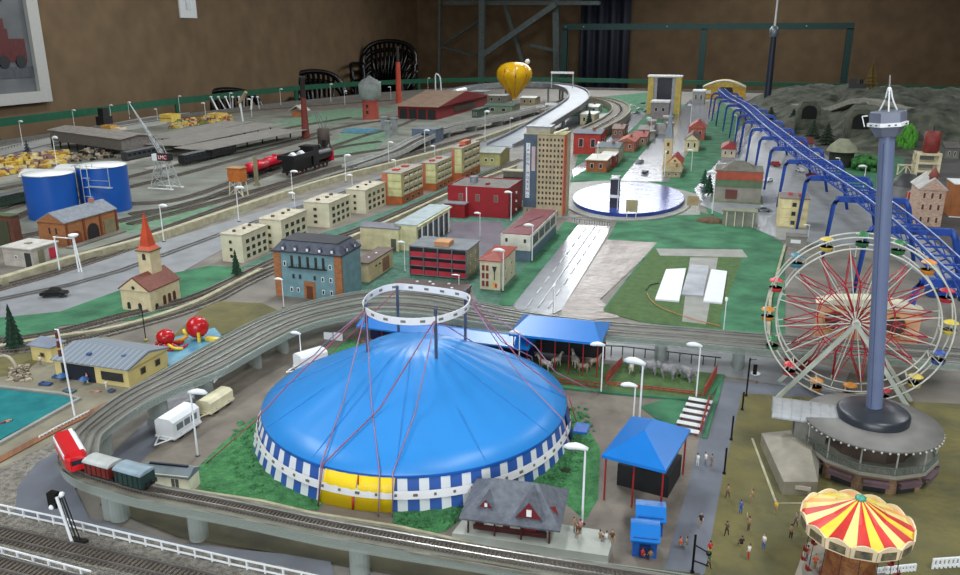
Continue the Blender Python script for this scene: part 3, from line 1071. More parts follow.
# light tape ring above the roof
RZ = .180
rp_ = smooth([g(364, 312, RZ) - Vector((0, 0, 0)), g(366, 303, RZ), g(375, 296, RZ), g(388, 291, RZ), g(405, 290, RZ), g(440, 294, RZ), g(462, 298, RZ), g(470, 303, RZ), g(466, 312, RZ), g(452, 319, RZ), g(432, 324, RZ), g(405, 325, RZ), g(380, 321, RZ)], 4, True)
t = T('light_ring', 'white light tape bent into a ring on the masts above the tent', 'light', (0, 0, 0))
rp_.append(rp_[0])
MB().strip(rp_, -.0006, .0006, 0, .010).build('tape', led, t)
for q, a in walk(rp_, .026, .01):
    MB().cb(q.x, q.y, q.z + .005, .007, .0022, .0034, 0, a).build('tape_chip', MATS['chip_grey'], t)

# turf ring round the tent, concrete fan in front of the entrance, ledge
turfm = M('rough_turf', (84, 152, 92), .95, rgb2=(52, 112, 66), sc_=70, bump=.9)


def mound(name, pts, label, h=.006, mat=turfm, z0=0.0):
    """uneven tuft of scatter turf filling an outline"""
    P_ = [g(*q) for q in pts]
    c = sum(P_, Vector()) / len(P_)
    m = MB()
    m.prism([(p.x, p.y) for p in P_], z0 + .0002, z0 + .0022)
    o = m.build(name, mat)
    o['kind'] = 'structure'
    return o


mound('tent_lawn', [(200, 492), (196, 470), (222, 445), (252, 420), (262, 415), (262, 450), (322, 505), (318, 512), (250, 506)], '')
mound('tent_lawn', [(392, 514), (395, 530), (420, 538), (445, 533), (472, 512), (470, 500), (430, 500)], '')
mound('tent_lawn', [(560, 400), (585, 425), (600, 450), (598, 500), (585, 522), (560, 500), (520, 500), (500, 470), (540, 460), (565, 430)], '')
mound('tent_lawn', [(316, 362), (345, 358), (375, 348), (350, 340), (330, 350)], '')
S('fair_ledge', MB().strip([g(170, 492) + Vector((0, 0, 0)), g(262, 506), g(312, 518), g(400, 532), g(470, 548)], -.002, .002, 0, .008), wallc)
# fluffy turf tufts: uncountable
m = MB()
for lo, hi, nn in (((200, 420), (262, 505), 240), ((395, 512), (460, 536), 90), ((545, 405), (600, 520), 260), ((318, 342), (370, 362), 60)):
    for _ in range(nn):
        q = g(random.uniform(lo[0], hi[0]), random.uniform(lo[1], hi[1]))
        if (q - TC).length < R1 + .006 or (q - TC).length > R1 + .034:
            continue
        s_ = random.uniform(.0015, .0035)
        m.ball((q.x, q.y, .002), s_ * 1.5, s_ * 1.5, s_, 5, 3)
o = m.build('turf_tufts', turfm)
tag(o, 'clumps of bright green scatter turf round the foot of the tent', 'turf', None, 'stuff')

# ================================================================ pavilions
bl2 = M('pavilion_blue', (20, 116, 200), .3, var=.03)
redp = M('post_red', (150, 30, 32), .5)


def hiproof(x0, x1, y0, y1, z0, z1, ridge, axis='y', lip=.004):
    """hipped roof; ridge = share of the length taken by the ridge"""
    m = MB()
    cx, cy = (x0 + x1) / 2, (y0 + y1) / 2
    if axis == 'y':
        h = (y1 - y0) / 2 * ridge
        r = [(cx, cy - h, z1), (cx, cy + h, z1)]
    else:
        h = (x1 - x0) / 2 * ridge
        r = [(cx - h, cy, z1), (cx + h, cy, z1)]
    c = [(x0, y0, z0), (x1, y0, z0), (x1, y1, z0), (x0, y1, z0)]
    b = [(p[0], p[1], z0 - lip) for p in c]
    vs = c + r + b
    if axis == 'y':
        fs = [(0, 1, 4), (1, 2, 5, 4), (2, 3, 5), (3, 0, 4, 5)]
    else:
        fs = [(0, 1, 5, 4), (1, 2, 5), (2, 3, 4, 5), (3, 0, 4)]
    fs += [(6, 7, 1, 0), (7, 8, 2, 1), (8, 9, 3, 2), (9, 6, 0, 3), (6, 9, 8, 7)]
    m.add(vs, fs)
    return m


def pavilion(cx, cy, wx, wy, zr, zt, rz, label, ridge=.35, axis='y', posts=None, back=None, pm=redp, nm='pavilion'):
    t = T(nm, label, 'pavilion', (cx, cy, 0), rz)
    hiproof(-wx / 2, wx / 2, -wy / 2, wy / 2, zr, zt, ridge, axis).build('roof', bl2, t)
    for x, y in posts or [(-1, -1), (1, -1), (1, 1), (-1, 1), (0, -1), (0, 1)]:
        MB().rod((x * wx * .45, y * wy * .45, 0), (x * wx * .45, y * wy * .45, zr), .0012, n=6).build('post', pm, t)
    return t


A = g(602, 458, .062)
B2 = g(666, 474, .062)
pr = g(690, 432, .062)
dvec = (B2 - A)
rz = math.atan2(dvec.y, dvec.x)
W, D = dvec.length, (pr - B2).length
c = (A + pr) / 2
t = pavilion(c.x, c.y, W, D, .066, .090, rz, 'open blue pavilion with hipped roof on thin red posts, right of the tent', .3, 'y')
MB().bx(-W * .42, W * .42, -D * .1, D * .42, .001, .032).build('shade_block', M('shade_black', (20, 20, 22), .8), t)  # black block stands in for the deep shade under the pavilion roof
# stable
A, B2, C2 = g(509, 337, .062), g(601, 347, .062), g(606, 327, .062)
W, D = (B2 - A).length, .105
rz = math.atan2((B2 - A).y, (B2 - A).x)
c = (A + B2) / 2 + Vector((-math.sin(rz), math.cos(rz), 0)) * D / 2
t = T('stable', 'long blue roofed stable sheltering the pale horses', 'stable', (c.x, c.y, 0), rz)
hiproof(-W / 2, W / 2, -D / 2, D / 2, .068, .086, .72, 'x').build('roof', bl2, t)
for k in range(7):
    x = -W * .46 + W * .92 * k / 6
    MB().rod((x, -D * .42, 0), (x, -D * .42, .068), .0010, n=6).build('post', redp, t)
    MB().rod((x, D * .44, 0), (x, D * .44, .068), .0012, n=6).build('post', redp, t)
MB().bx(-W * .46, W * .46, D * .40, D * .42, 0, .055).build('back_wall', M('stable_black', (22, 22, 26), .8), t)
STABLE = (c, rz, W, D)
# long blue marquee behind the tent
A, B2 = g(352, 352), g(520, 362)
t = T('marquee', 'long low blue marquee behind the tent, half hidden by its roof', 'marquee', (0, 0, 0))
a, b = g(366, 318, .045), g(535, 340, .045)
rz = math.atan2((b - a).y, (b - a).x)
t.location, t.rotation_euler.z = (a.x, a.y - .01, 0), rz
Lm = (b - a).length
MB().prof_x([(-.03, .040), (.03, .040), (.03, .043), (0, .052), (-.03, .043)], 0, Lm).build('roof', bl2, t)
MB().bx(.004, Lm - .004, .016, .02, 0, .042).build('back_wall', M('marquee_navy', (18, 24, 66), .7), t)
for k in range(8):
    x = .004 + (Lm - .008) * k / 7
    MB().rod((x, -.026, 0), (x, -.026, .041), .001, n=6).build('post', redp, t)
# small blue booths at the path
def booth(pxa, pxb, top, label, d=.045):
    A, B2 = g(*pxa), g(*pxb)
    h = hz(*pxa, top)
    rz = math.atan2((B2 - A).y, (B2 - A).x)
    t = T('booth', label, 'booth', A, rz, 'small blue booths by the path')
    W = (B2 - A).length
    MB().bx(.001, W - .001, .001, d - .002, 0, h * .8).build('body', M('booth_blue', (16, 90, 176), .5), t)
    MB().prof_x([(-.002, h * .72), (d * .5, h * 1.0), (d + .002, h * .9), (d + .002, h * .86), (-.002, h * .68)], -.002, W + .002).build('roof', bl2, t)
    MB().bx(W * .3, W * .7, -.001, .002, .004, h * .55).build('counter', M('counter_dark', (14, 40, 90), .5), t)
    return t


booth((631, 558), (657, 561), 532, 'nearer of the two small blue booths by the grey path', d=.03)
booth((636, 536), (663, 539), 512, 'further small blue booth by the grey path, behind the other', d=.03)


# ================================================================ animals
def quad(kind, label, loc, rz, s, col, group, belly=1.0, trunk=False, neck=1.0, graze=False, tailup=False):
    """horse or elephant standing, facing local +x; s = shoulder height"""
    m = MB()
    bl, br = s * (.95 if not trunk else 1.0), s * .20 * belly
    zb = s * .74
    # trunk of the body: deep chest, narrower belly, rump
    m.tube([(-.50 * bl, 0, zb + .02 * s), (-.42 * bl, 0, zb), (-.25 * bl, 0, zb), (0, 0, zb - .01 * s), (.22 * bl, 0, zb - .01 * s), (.40 * bl, 0, zb + .01 * s), (.50 * bl, 0, zb + .05 * s)],
           [br * .35, br * .85, br * 1.02, br * .92, br * 1.08, br * .95, br * .5], 10)
    for x, hind in ((-.36 * bl, True), (.34 * bl, False)):
        for y, ph in ((-br * .55, .0), (br * .55, .09)):
            k = (ph - .045) * s * 1.6
            lr = s * (.055 if not trunk else .10)
            if hind:
                pts = [(x, y, zb), (x + .05 * s, y, s * .46), (x - .05 * s + k, y, s * .27), (x - .02 * s + k, y, s * .06), (x + .01 * s + k, y, 0)]
            else:
                pts = [(x, y, zb), (x, y, s * .45), (x + .02 * s - k, y, s * .27), (x - .01 * s - k, y, s * .06), (x + .02 * s - k, y, 0)]
            m.tube(pts, [lr * 1.7, lr * 1.15, lr * .75, lr * .6, lr * .85], 7)
    if trunk:
        hx, hzz = .62 * bl, zb + .10 * s
        m.ball((hx, 0, hzz), .16 * s, .13 * s, .17 * s)
        m.tube([(hx + .10 * s, 0, hzz - .04 * s), (hx + .20 * s, 0, hzz - .22 * s), (hx + .20 * s, 0, hzz - .48 * s), (hx + .27 * s, 0, hzz - .66 * s)], [.07 * s, .05 * s, .035 * s, .02 * s], 8)
        for sg in (-1, 1):
            m.ball((hx - .05 * s, sg * .16 * s, hzz + .0 * s), .10 * s, .025 * s, .15 * s, 10, 6)
            m.tube([(hx + .12 * s, sg * .06 * s, hzz - .12 * s), (hx + .22 * s, sg * .07 * s, hzz - .20 * s)], [.012 * s, .005 * s], 5)
        m.tube([(-.5 * bl, 0, zb + .05 * s), (-.56 * bl, 0, zb - .2 * s), (-.55 * bl, 0, zb - .35 * s)], [.02 * s, .012 * s, .018 * s], 5)
    else:
        nz = zb + (.42 * s * neck if not graze else -.35 * s)
        nx = .50 * bl + (.18 * s if not graze else .30 * s)
        m.tube([(.40 * bl, 0, zb + .05 * s), (.46 * bl + .05 * s, 0, (zb + nz) / 2 + .02 * s), (nx, 0, nz)], [br * .85, br * .55, br * .40], 9)
        hd = (nx + .22 * s, nz - .14 * s) if not graze else (nx + .10 * s, nz - .20 * s)
        m.tube([(nx - .03 * s, 0, nz + .02 * s), (nx + .06 * s, 0, nz - .02 * s), (hd[0], 0, hd[1])], [br * .38, br * .40, br * .22], 8)
        for sg in (-1, 1):
            m.tube([(nx - .01 * s, sg * .035 * s, nz + .04 * s), (nx, sg * .045 * s, nz + .11 * s)], [.018 * s, .004 * s], 5)
        m.tube([(-.5 * bl, 0, zb + .06 * s), (-.60 * bl, 0, zb - .02 * s), (-.62 * bl, 0, zb - .35 * s)], [.03 * s, .035 * s, .012 * s], 6)
    t = T(kind, label, kind, loc, rz, group)
    m.build('body', col, t)
    if not trunk:
        nzz = nz
        MB().tube([(.42 * bl, 0, zb + .20 * s), (.48 * bl, 0, (zb + nzz) / 2 + .12 * s), (nx - .02 * s, 0, nzz + .09 * s)], [.02 * s, .028 * s, .018 * s], 5).build('mane', M('mane_grey', (130, 118, 108), .8), t)
    return t


pale = M('horse_pale', (206, 198, 186), .6, rgb2=(168, 156, 142), sc_=220)
tan = M('horse_tan', (176, 152, 130), .6, rgb2=(120, 100, 88), sc_=220)
for k, (px, py, rz, mt, sz, lab) in enumerate([
        (545, 372, 160, pale, .024, 'pale horse walking left in front of the stable, head raised'),
        (525, 368, 175, tan, .020, 'small tan horse at the left end of the stable'),
        (556, 368, 60, pale, .022, 'pale horse in the shade in the middle of the stable'),
        (575, 368, 120, pale, .024, 'pale horse facing left in the right half of the stable'),
        (583, 374, 190, tan, .021, 'tan horse nearest the red post at the front of the stable'),
        (594, 369, 40, tan, .022, 'tan horse at the right end of the stable beside the lamp')]):
    quad('horse', lab, g(px, py), math.radians(rz), sz, mt, 'horses under the blue stable roof')
eleph = M('elephant_grey', (150, 148, 150), .7, rgb2=(112, 110, 114), sc_=200)
for k, (px, py, rz, sz, lab) in enumerate([
        (648, 375, 10, .026, 'grey elephant on the left of the pen, behind the double lamp'),
        (668, 379, 170, .026, 'grey elephant in the middle of the pen'),
        (686, 381, -40, .026, 'grey elephant on the right of the pen, trunk down')]):
    quad('elephant', lab, g(px, py), math.radians(rz), sz, eleph, 'elephants in the red fenced pen', belly=1.45, trunk=True)
quad('horse', 'small pale horse at the left of the elephant pen', g(631, 374), math.radians(90), .020, pale, None)

# pen floors and fences
S('pen_lawn', MB().prism([g(505, 385).xy, g(525, 360).xy, g(610, 366).xy, g(603, 394).xy], .0001, .0030), turf2)
S('pen_lawn', MB().prism([g(604, 392).xy, g(622, 364).xy, g(722, 376).xy, g(712, 402).xy, g(705, 402).xy], .0001, .0030), turf2)
m = MB()
S('pen_border', MB().strip([g(505, 384), g(560, 389), g(604, 394), g(706, 403), g(722, 377)], -.004, .004, 0, .005), turf)
redf = M('fence_red', (150, 62, 50), .6)
fence([g(606, 384), g(622, 366)], 'red fence at the left side of the elephant pen', h=.018, step=.008, mat=redf, rails=(.3, .6, .95), nm='red_fence')
fence([g(608, 386), g(660, 392), g(702, 397)], 'low red fence along the front of the elephant pen', h=.008, step=.010, mat=redf, rails=(.5, .95), nm='red_fence')
fence([g(704, 398), g(716, 376)], 'red lattice fence at the right side of the elephant pen', h=.020, step=.006, mat=redf, rails=(.2, .45, .7, .95), nm='red_fence')
fence([g(512, 378), g(555, 384), g(602, 390)], 'thin red fence along the front of the horse stable', h=.012, step=.014, mat=redf, rails=(.4, .9), nm='red_fence')
fence([g(500, 352), g(620, 356), g(720, 368)], 'thin dark fence behind the stable and elephant pen', h=.020, step=.020, mat=dark, rails=(.95,), nm='dark_fence')
S('bench_lawn', MB().prism([g(640, 408).xy, g(668, 400).xy, g(690, 404).xy, g(676, 428).xy, g(655, 420).xy], .0001, .0030), turf)
S('street_verge', MB().strip([g(722, 378), g(716, 402), g(704, 440)], -.003, .003, 0, .004), turf)
# benches
for k in range(6):
    q = g(700, 404).lerp(g(686, 434), k / 5)
    t = T('bench', ['white slatted bench furthest from the blue pavilion', 'second white bench from the elephant pen', 'third white bench from the elephant pen', 'fourth white bench from the elephant pen', 'fifth white bench, next to last before the blue pavilion', 'white bench nearest the blue pavilion'][k], 'bench', q, -.12, 'white benches between pen and pavilion')
    for dy in (-.0035, 0, .0035):
        MB().bx(-.018, .018, dy - .0013, dy + .0013, .006, .0072).build('slat', white, t)
    for dx in (-.015, .015):
        MB().bx(dx - .001, dx + .001, -.0045, .0045, 0, .006).build('leg', redp, t)
fence([g(709, 404), g(700, 434)], 'red fence beside the white benches', h=.016, step=.006, mat=redf, rails=(.4, .9), nm='red_fence')


# ================================================================ street lamps
def lamp_proto():
    t = T('street_lamp', 'x', 'lamp', (0, 0, 0))
    MB().lathe([(.006, 0), (.006, .001), (.003, .002), (.0012, .003)], 12).build('foot', dark, t)
    MB().rod((0, 0, .001), (0, 0, .094), .0014, .0011, n=8).build('pole', white, t)
    m = MB()
    m.tube([(-.003, 0, .094), (.003, 0, .0955), (.010, 0, .0965), (.018, 0, .0955), (.023, 0, .0945)], [.0020, .0033, .0041, .0036, .0016], 8)
    m.build('lamp_head', white, t)
    return t


LP0 = lamp_proto()
first = [True]


def lamp(px, py, top, rz, where, grp='white street lamps', col=None, h=None):
    h = h or hz(px, py, top)
    sxy = max(.75, min(1.15, h / .096))
    lab = 'white street lamp ' + where
    if first[0]:
        first[0] = False
        LP0.location, LP0.rotation_euler.z = g(px, py), math.radians(rz)
        LP0.scale = (sxy, sxy, h / .0965)
        LP0['label'], LP0['group'] = lab, grp
        return LP0
    return dup(LP0, g(px, py), math.radians(rz), lab, grp, (sxy, sxy, h / .0965))


for a in [
    (198, 457, 391, 10, 'standing beside the white trailer, left of the tent'),
    (302, 368, 333, 180, 'rising behind the second white caravan'),
    (582, 525, 447, 185, 'right of the grey roofed station house'),
    (638, 440, 362, 170, 'taller of the pair behind the blue pavilion'),
    (632, 440, 385, 185, 'shorter of the pair behind the blue pavilion'),
    (601, 394, 344, 190, 'at the right corner of the horse stable'),
    (696, 398, 345, 178, 'between the elephant pen and the white benches'),
    (519, 372, 332, 190, 'at the left corner of the horse stable'),
    (553, 314, 286, 90, 'in the middle of the near end of the town street'),
    (723, 336, 300, 90, 'at the edge of the lawn left of the big wheel'),
    (284, 308, 279, 180, 'in front of the blue mansard house'),
    (405, 272, 242, 180, 'left of the red balcony block'),
    (480, 238, 213, 180, 'beside the red town building'),
    (511, 222, 192, 180, 'at the right corner of the red building'),
    (532, 262, 225, 180, 'beside the white hall with maroon roof'),
    (503, 292, 250, 180, 'at the red roofed shop'),
    (459, 290, 275, 180, 'behind the light ring'),
    (164, 242, 205, 0, 'on the cream wall right of the spire'),
    (239, 222, 187, 10, 'on the cream wall below the orange water tower'),
    (293, 200, 171, 10, 'on the cream wall below the black crane locomotive'),
    (346, 182, 155, 10, 'on the cream wall beside the red tender'),
    (389, 165, 142, 0, 'on the cream wall left of the steel bridge'),
    (425, 153, 130, 0, 'on the cream wall at the steel bridge'),
    (485, 142, 111, 0, 'on the cream wall below the balloon'),
    (510, 133, 118, 0, 'next beyond the balloon lamp on the cream wall'),
    (296, 221, 193, 180, 'beside the second cream block'),
    (353, 200, 175, 180, 'beside the fourth cream block'),
    (396, 180, 160, 180, 'behind the first balcony block'),
    (435, 165, 146, 180, 'behind the second balcony block'),
    (617, 215, 178, 200, 'on the left half of the round plaza'),
    (597, 170, 143, 90, 'behind the round plaza at the brown house'),
    (712, 215, 172, 180, 'beside the green and orange restaurant'),
    (691, 172, 150, 180, 'behind the church nave'),
    (808, 238, 225, 180, 'in front of the cream block at the coaster'),
    (838, 172, 158, 180, 'right of the coaster, at the green hedge'),
    (862, 195, 166, 180, 'left of the observation tower, among the coaster frames'),
    (934, 226, 201, 180, 'in front of the ornate pink house'),
    (855, 258, 238, 180, 'behind the big wheel'),
    (23, 146, 121, 0, 'at the far left edge of the yard'),
    (58, 172, 137, 0, 'behind the yellow freight heap'),
    (75, 130, 110, 0, 'on the outer track above the yellow heap'),
    (112, 124, 105, 0, 'behind the long grey shed'),
    (130, 120, 102, 0, 'on the yard edge left of the crane jib'),
    (158, 122, 109, 180, 'beside the yellow crates in the yard'),
    (180, 113, 96, 0, 'behind the yellow crates in the yard'),
    (206, 120, 103, 180, 'at the far platform, right of the yellow crates'),
    (231, 110, 93, 0, 'before the bundle of white posts'),
    (252, 118, 99, 180, 'right of the bundle of white posts'),
    (281, 106, 89, 0, 'left of the brown chimney top'),
    (331, 103, 84, 0, 'right of the brown chimney'),
    (345, 106, 91, 0, 'second right of the brown chimney'),
    (379, 98, 82, 0, 'just right of the water tower'),
    (391, 100, 87, 180, 'between water tower and red chimney'),
    (428, 92, 78, 0, 'left of the tall gate at the engine shed'),
    (650, 142, 118, 180, 'at the near side of the grey town gate'),
    (690, 128, 105, 180, 'on the village street in front of the yellow gate'),
    (735, 135, 115, 180, 'below the start of the coaster'),
    (664, 178, 152, 90, 'on the white village street beside the steeple'),
]:
    lamp(*a)


# ================================================================ trailers and small house
def trailer(label, A, rz, L_, h, w_, col=white, roofc=None, win=True, nm='caravan'):
    t = T(nm, label, 'trailer', A, rz)
    m = MB()
    m.prof_x([(-w_ / 2, .006), (w_ / 2, .006), (w_ / 2, h * .86), (w_ * .30, h), (-w_ * .30, h), (-w_ / 2, h * .86)], 0, L_)
    m.build('body', col, t)
    if win:
        for s in (-1, 1):
            MB().bx(L_ * .12, L_ * .88, s * w_ / 2 - .0006, s * w_ / 2 + .0006, h * .48, h * .74).build('window_band', M('grey_glass', (120, 128, 130), .2), t)
            for q in (.37, .63):
                MB().bx(L_ * q - .001, L_ * q + .001, s * w_ / 2 - .001, s * w_ / 2 + .001, h * .46, h * .76).build('window_bar', col, t)
    MB().bx(-.001, L_ + .001, -w_ / 2 - .001, w_ / 2 + .001, .006, .009).build('chassis', col, t)
    MB().rod((-.022, 0, .006), (0, -w_ * .35, .007), .0011, n=5).rod((-.022, 0, .006), (0, w_ * .35, .007), .0011, n=5).rod((-.004, -w_ * .2, .0065), (-.004, w_ * .2, .0065), .001, n=5).build('drawbar', col, t)
    for x in (L_ * .25, L_ * .78):
        for s in (-1, 1):
            MB().rod((x, s * (w_ / 2 - .003), .005), (x, s * (w_ / 2), .005), .005, n=12).build('wheel', wheelm, t)
    return t


A, B2 = g(166, 442), g(222, 405)
ang_ = math.atan2((B2 - A).y, (B2 - A).x)
dr_ = (B2 - A).normalized()
trailer('white showman caravan with drawbar and grey window band, left of the tent', A, ang_, .056, .036, .032)
trailer('long cream box trailer coupled behind the white showman caravan', A + dr_ * .084, ang_, .055, .026, .026, M('trailer_cream', (222, 214, 180), .6), win=False, nm='box_trailer')
A, B2 = g(298, 372), g(331, 362)
trailer('small white caravan with rounded roof between viaduct and tent', A, math.atan2((B2 - A).y, (B2 - A).x), .052, .032, .028, win=False)
# cream house beside the track
A, B2 = g(143, 491), g(190, 496)
W, rz = (B2 - A).length, math.atan2((B2 - A).y, (B2 - A).x)
t = T('site_office', 'small cream house with grey roof and dark ridge beside the viaduct train', 'house', A, rz)
h = hz(194, 496, 477)
MB().bx(0, W, 0, .026, 0, h).build('wall', cream if False else M('office_cream', (232, 228, 200), .6), t)
MB().prof_x([(-.001, h - .001), (.013, h + .006), (.028, h - .001), (.028, h - .003), (-.001, h - .003)], -.002, W + .002).build('roof', M('slate_blue', (118, 132, 138), .6), t)
MB().bx(.006, W - .006, .0115, .0145, h + .006, h + .008).build('ridge', M('ridge_navy', (30, 38, 62), .5), t)
for x, z in ((.27, .60), (.72, .60), (.72, .36)):
    m = MB()
    for k in (0, 1):
        m.bx(W * x - .005 + k * .0055, W * x - .0008 + k * .0055, -.0006, .0006, h * z, h * z + .006)
    m.build('window', M('win_olive', (90, 92, 84), .3), t)
MB().prism([(0, -.004), (W * .40, -.004), (W * .40, 0), (0, 0)], 0, h * .42).build('porch_wall', M('porch_cream', (196, 190, 160), .7), t)

# ================================================================ station house on its platform
plat = [g(455, 548).xy, g(470, 515).xy, g(602, 530).xy, g(612, 545).xy, g(606, 560).xy, g(540, 556).xy]
P1 = [Vector((p[0], p[1], 0)) for p in plat]
S('station_platform', MB().prism([g(452, 533, .014).xy, g(470, 510, .014).xy, g(600, 530, .014).xy, g(612, 543, .014).xy, g(608, 556, .014).xy], 0, .014), M('platform_pale', (176, 180, 172), .6, var=.08, sc_=40))
A, B2 = g(466, 529, .014), g(557, 541, .014)
ang = math.atan2((B2 - A).y, (B2 - A).x)
W = (B2 - A).length
D = .062
t = T('station_house', 'dark roofed station house with red framed dormer gables on the pale platform', 'house', A, ang)
h = .020
brn = M('station_brown', (84, 34, 34), .6)
MB().bx(.006, W - .010, .004, D, 0, h).build('wall', M('station_cream', (196, 190, 170), .7), t)
rg = M('shingle_grey', (112, 118, 128), .7, rgb2=(88, 92, 102), sc_=120, bump=.3)
RL = h + .030
m = hiproof(-.006, W + .004, -.010, D + .014, h, RL, .45, 'x', .002)
m.build('roof', rg, t)
for gx, gy, s_ in ((W * .70, -.004, 1.0), (W * .22, .003, .55)):
    m = MB()
    hw, hh, dp = .015 * s_, .022 * s_, .035
    z0 = h + .0055 + (gy + .010) * .35
    gz = [(gx - hw - .002, gy - .003, z0), (gx, gy - .003, z0 + hh), (gx + hw + .002, gy - .003, z0)]
    bk = [(gx - hw - .002, gy + dp, z0), (gx, gy + dp, z0 + hh), (gx + hw + .002, gy + dp, z0)]
    m.add(gz + bk, [(0, 1, 4, 3), (1, 2, 5, 4)])
    o = m.build('gable_roof', rg, t)
    so_ = o.modifiers.new('thick', 'SOLIDIFY')
    so_.thickness = .0012
    MB().add([(gx - hw, gy - .001, z0), (gx + hw, gy - .001, z0), (gx, gy - .001, z0 + hh * .92)], [(0, 1, 2)], 0).add([(gx - hw * .8, gy + .002, z0), (gx + hw * .8, gy + .002, z0), (gx, gy + .002, z0 + hh * .8)], [(2, 1, 0)], 0).build('gable_front', M('gable_red', (120, 28, 34), .6), t)
    MB().bx(gx - .0028 * s_, gx + .0028 * s_, gy - .0025, gy - .0005, z0 + .003 * s_, z0 + .011 * s_).build('gable_window', white, t)
# right side dormer
gx = W * .92
MB().add([(gx, .012, h + .008), (gx + .008, .012, h + .004), (gx + .004, .012, h + .016), (gx - .01, .012, h + .012)], [(0, 1, 2, 3)]).build('side_gable', MATS['gable_red'], t)
for x0_, x1_, mt in ((.010, .020, brn), (.024, .034, white), (.042, .050, brn), (W * .60, W * .60 + .022, MATS['gable_red']), (W * .88 - .012, W * .88, glass)):
    MB().bx(x0_, x1_, .0025, .0045, .002 if mt is not white else .008, .016).build('door' if mt is not white else 'window', mt, t)
for x in (.004, W * .33, W * .62, W - .008):
    MB().rod((x, -.006, 0), (x, -.006, h), .0011, n=6).build('porch_post', brn, t)
MB().bx(.008, W - .012, .0018, .0042, 0, .006).build('base_band', brn, t)

# ================================================================ signal with crossed arms at the near track
q = g(78, 545)
t = T('signal_mast', 'white and black lattice signal mast with a black lamp box by the near track', 'signal', q, 0)
hh = hz(78, 545, 498)
m = MB()
tp = Vector((-.012, -.0, hh))
MB().bx(-.010, .010, -.006, .006, 0, .006).build('base', dark, t)
for s in (-1, 1):
    for s2 in (-1, 1):
        m.rod((s * .0028, s2 * .002, .004), tp + Vector((s * .0022, s2 * .0015, 0)), .0007, n=4)
m.build('lattice_post', dark, t)
MB().rod((-.004, -.003, .004), tp + Vector((-.003, -.003, 0)), .0019, n=6).build('white_pole', white, t)
MB().cb(tp.x - .011, tp.y, hh - .006, .011, .008, .018).build('lamp_box', black, t)
MB().ball((tp.x - .012, tp.y - .004, hh - .014), .003).build('lamp', white, t)
MB().tube([tp + Vector((0, 0, 0)), tp + Vector((.002, 0, .004))], .003, 6).build('cap', white, t)
q = g(690, 575)
# ================================================================ buildings
def bld(name, label, B, A, C, top, wall, roof, group=None, cat='building', roofkind='flat', rh=.01, over=.002, dmax=None, wmin=None, h=None, z0=0.0, caps=None):
    """axis aligned building: B pixel of its nearest ground corner, A and C columns of the far ends of its front and right side"""
    b = g(*B, z0)
    ax = solve(A, y=b.y, z=z0)
    cy = solve(C, x=b.x, z=z0)
    w_ = max(b.x - ax, wmin or 0)
    d = cy - b.y
    if dmax:
        d = min(d, dmax) if d > 0 else dmax
    h = h or hz(*B, top, z0)
    t = T(name, label, cat, (b.x - w_, b.y, z0), 0, group)
    t['w'], t['d'], t['h'] = w_, d, h
    MB().bx(0, w_, 0, d, 0, h).build('wall', wall, t)
    o = over
    if roofkind == 'flat':
        MB().bx(-o, w_ + o, -o, d + o, h, h + rh).build('roof', roof, t)
    elif roofkind == 'gy':  # ridge along y
        m = MB()
        m.prof_y([(-o, h), (w_ / 2, h + rh), (w_ + o, h), (w_ + o, h - .002), (-o, h - .002)], -o, d + o)
        m.build('roof', roof, t)
        MB().add([(0, .0, h), (w_, .0, h), (w_ / 2, .0, h + rh - .001)], [(0, 1, 2)]).add([(0, -o - .0004, h - .0018), (w_, -o - .0004, h - .0018), (w_ / 2, -o - .0004, h + rh - .0035)], [(0, 1, 2)]).build('gable', caps or wall, t)
    elif roofkind == 'gx':
        m = MB()
        m.prof_x([(-o, h), (d / 2, h + rh), (d + o, h), (d + o, h - .002), (-o, h - .002)], -o, w_ + o)
        m.build('roof', roof, t)
        MB().add([(w_ + o + .0004, 0, h - .0018), (w_ + o + .0004, d, h - .0018), (w_ + o + .0004, d / 2, h + rh - .0035)], [(0, 1, 2)]).build('gable', caps or wall, t)
    elif roofkind == 'hip':
        m = hiproof(-o, w_ + o, -o, d + o, h, h + rh, .4, 'x' if w_ > d else 'y', .002)
        m.build('roof', roof, t)
    return t


WIN = {}


def winmesh(w_, h, frame, pane, fr=.0012):
    k = (round(w_, 5), round(h, 5), frame.name, pane.name)
    if k not in WIN:
        m = MB()
        m.bx(-w_ / 2, w_ / 2, -.0007, .0005, 0, h, 0)
        m.bx(-w_ / 2 + fr, w_ / 2 - fr, -.0010, .0005, fr, h - fr, 1)
        me_o = m.build('window', [frame, pane])
        WIN[k] = me_o.data
        bpy.data.objects.remove(me_o)
    return WIN[k]


def wins(t, side, xs, zs, w_, h, frame=white, pane=glass, fr=.0012, nm='window', skip=()):
    """windows as separate parts on one face of a building; xs and zs as fractions"""
    W_, D_, H_ = t['w'], t['d'], t['h']
    me = winmesh(w_, h, frame, pane, fr)
    for i, x in enumerate(xs):
        for j, z in enumerate(zs):
            if (i, j) in skip:
                continue
            o = bpy.data.objects.new(nm, me)
            COL.objects.link(o)
            o.parent = t
            if side == 'f':
                o.location = (x * W_, -.0003, z * H_)
            elif side == 'r':
                o.location = (W_ + .0003, x * D_, z * H_)
                o.rotation_euler.z = PI / 2


def fr_(n, a=.1, b=.9):
    return [a + (b - a) * (i + .5) / n for i in range(n)]


glassd = M('dark_pane', (52, 54, 56), .2)
dotred = M('roof_red_cap', (178, 70, 62), .6)
creamb = M('block_cream', (212, 206, 180), .7, var=.06)
roofg = M('roof_beige_grey', (150, 142, 132), .8, var=.1)
orange = M('ground_floor_orange', (176, 96, 50), .7)
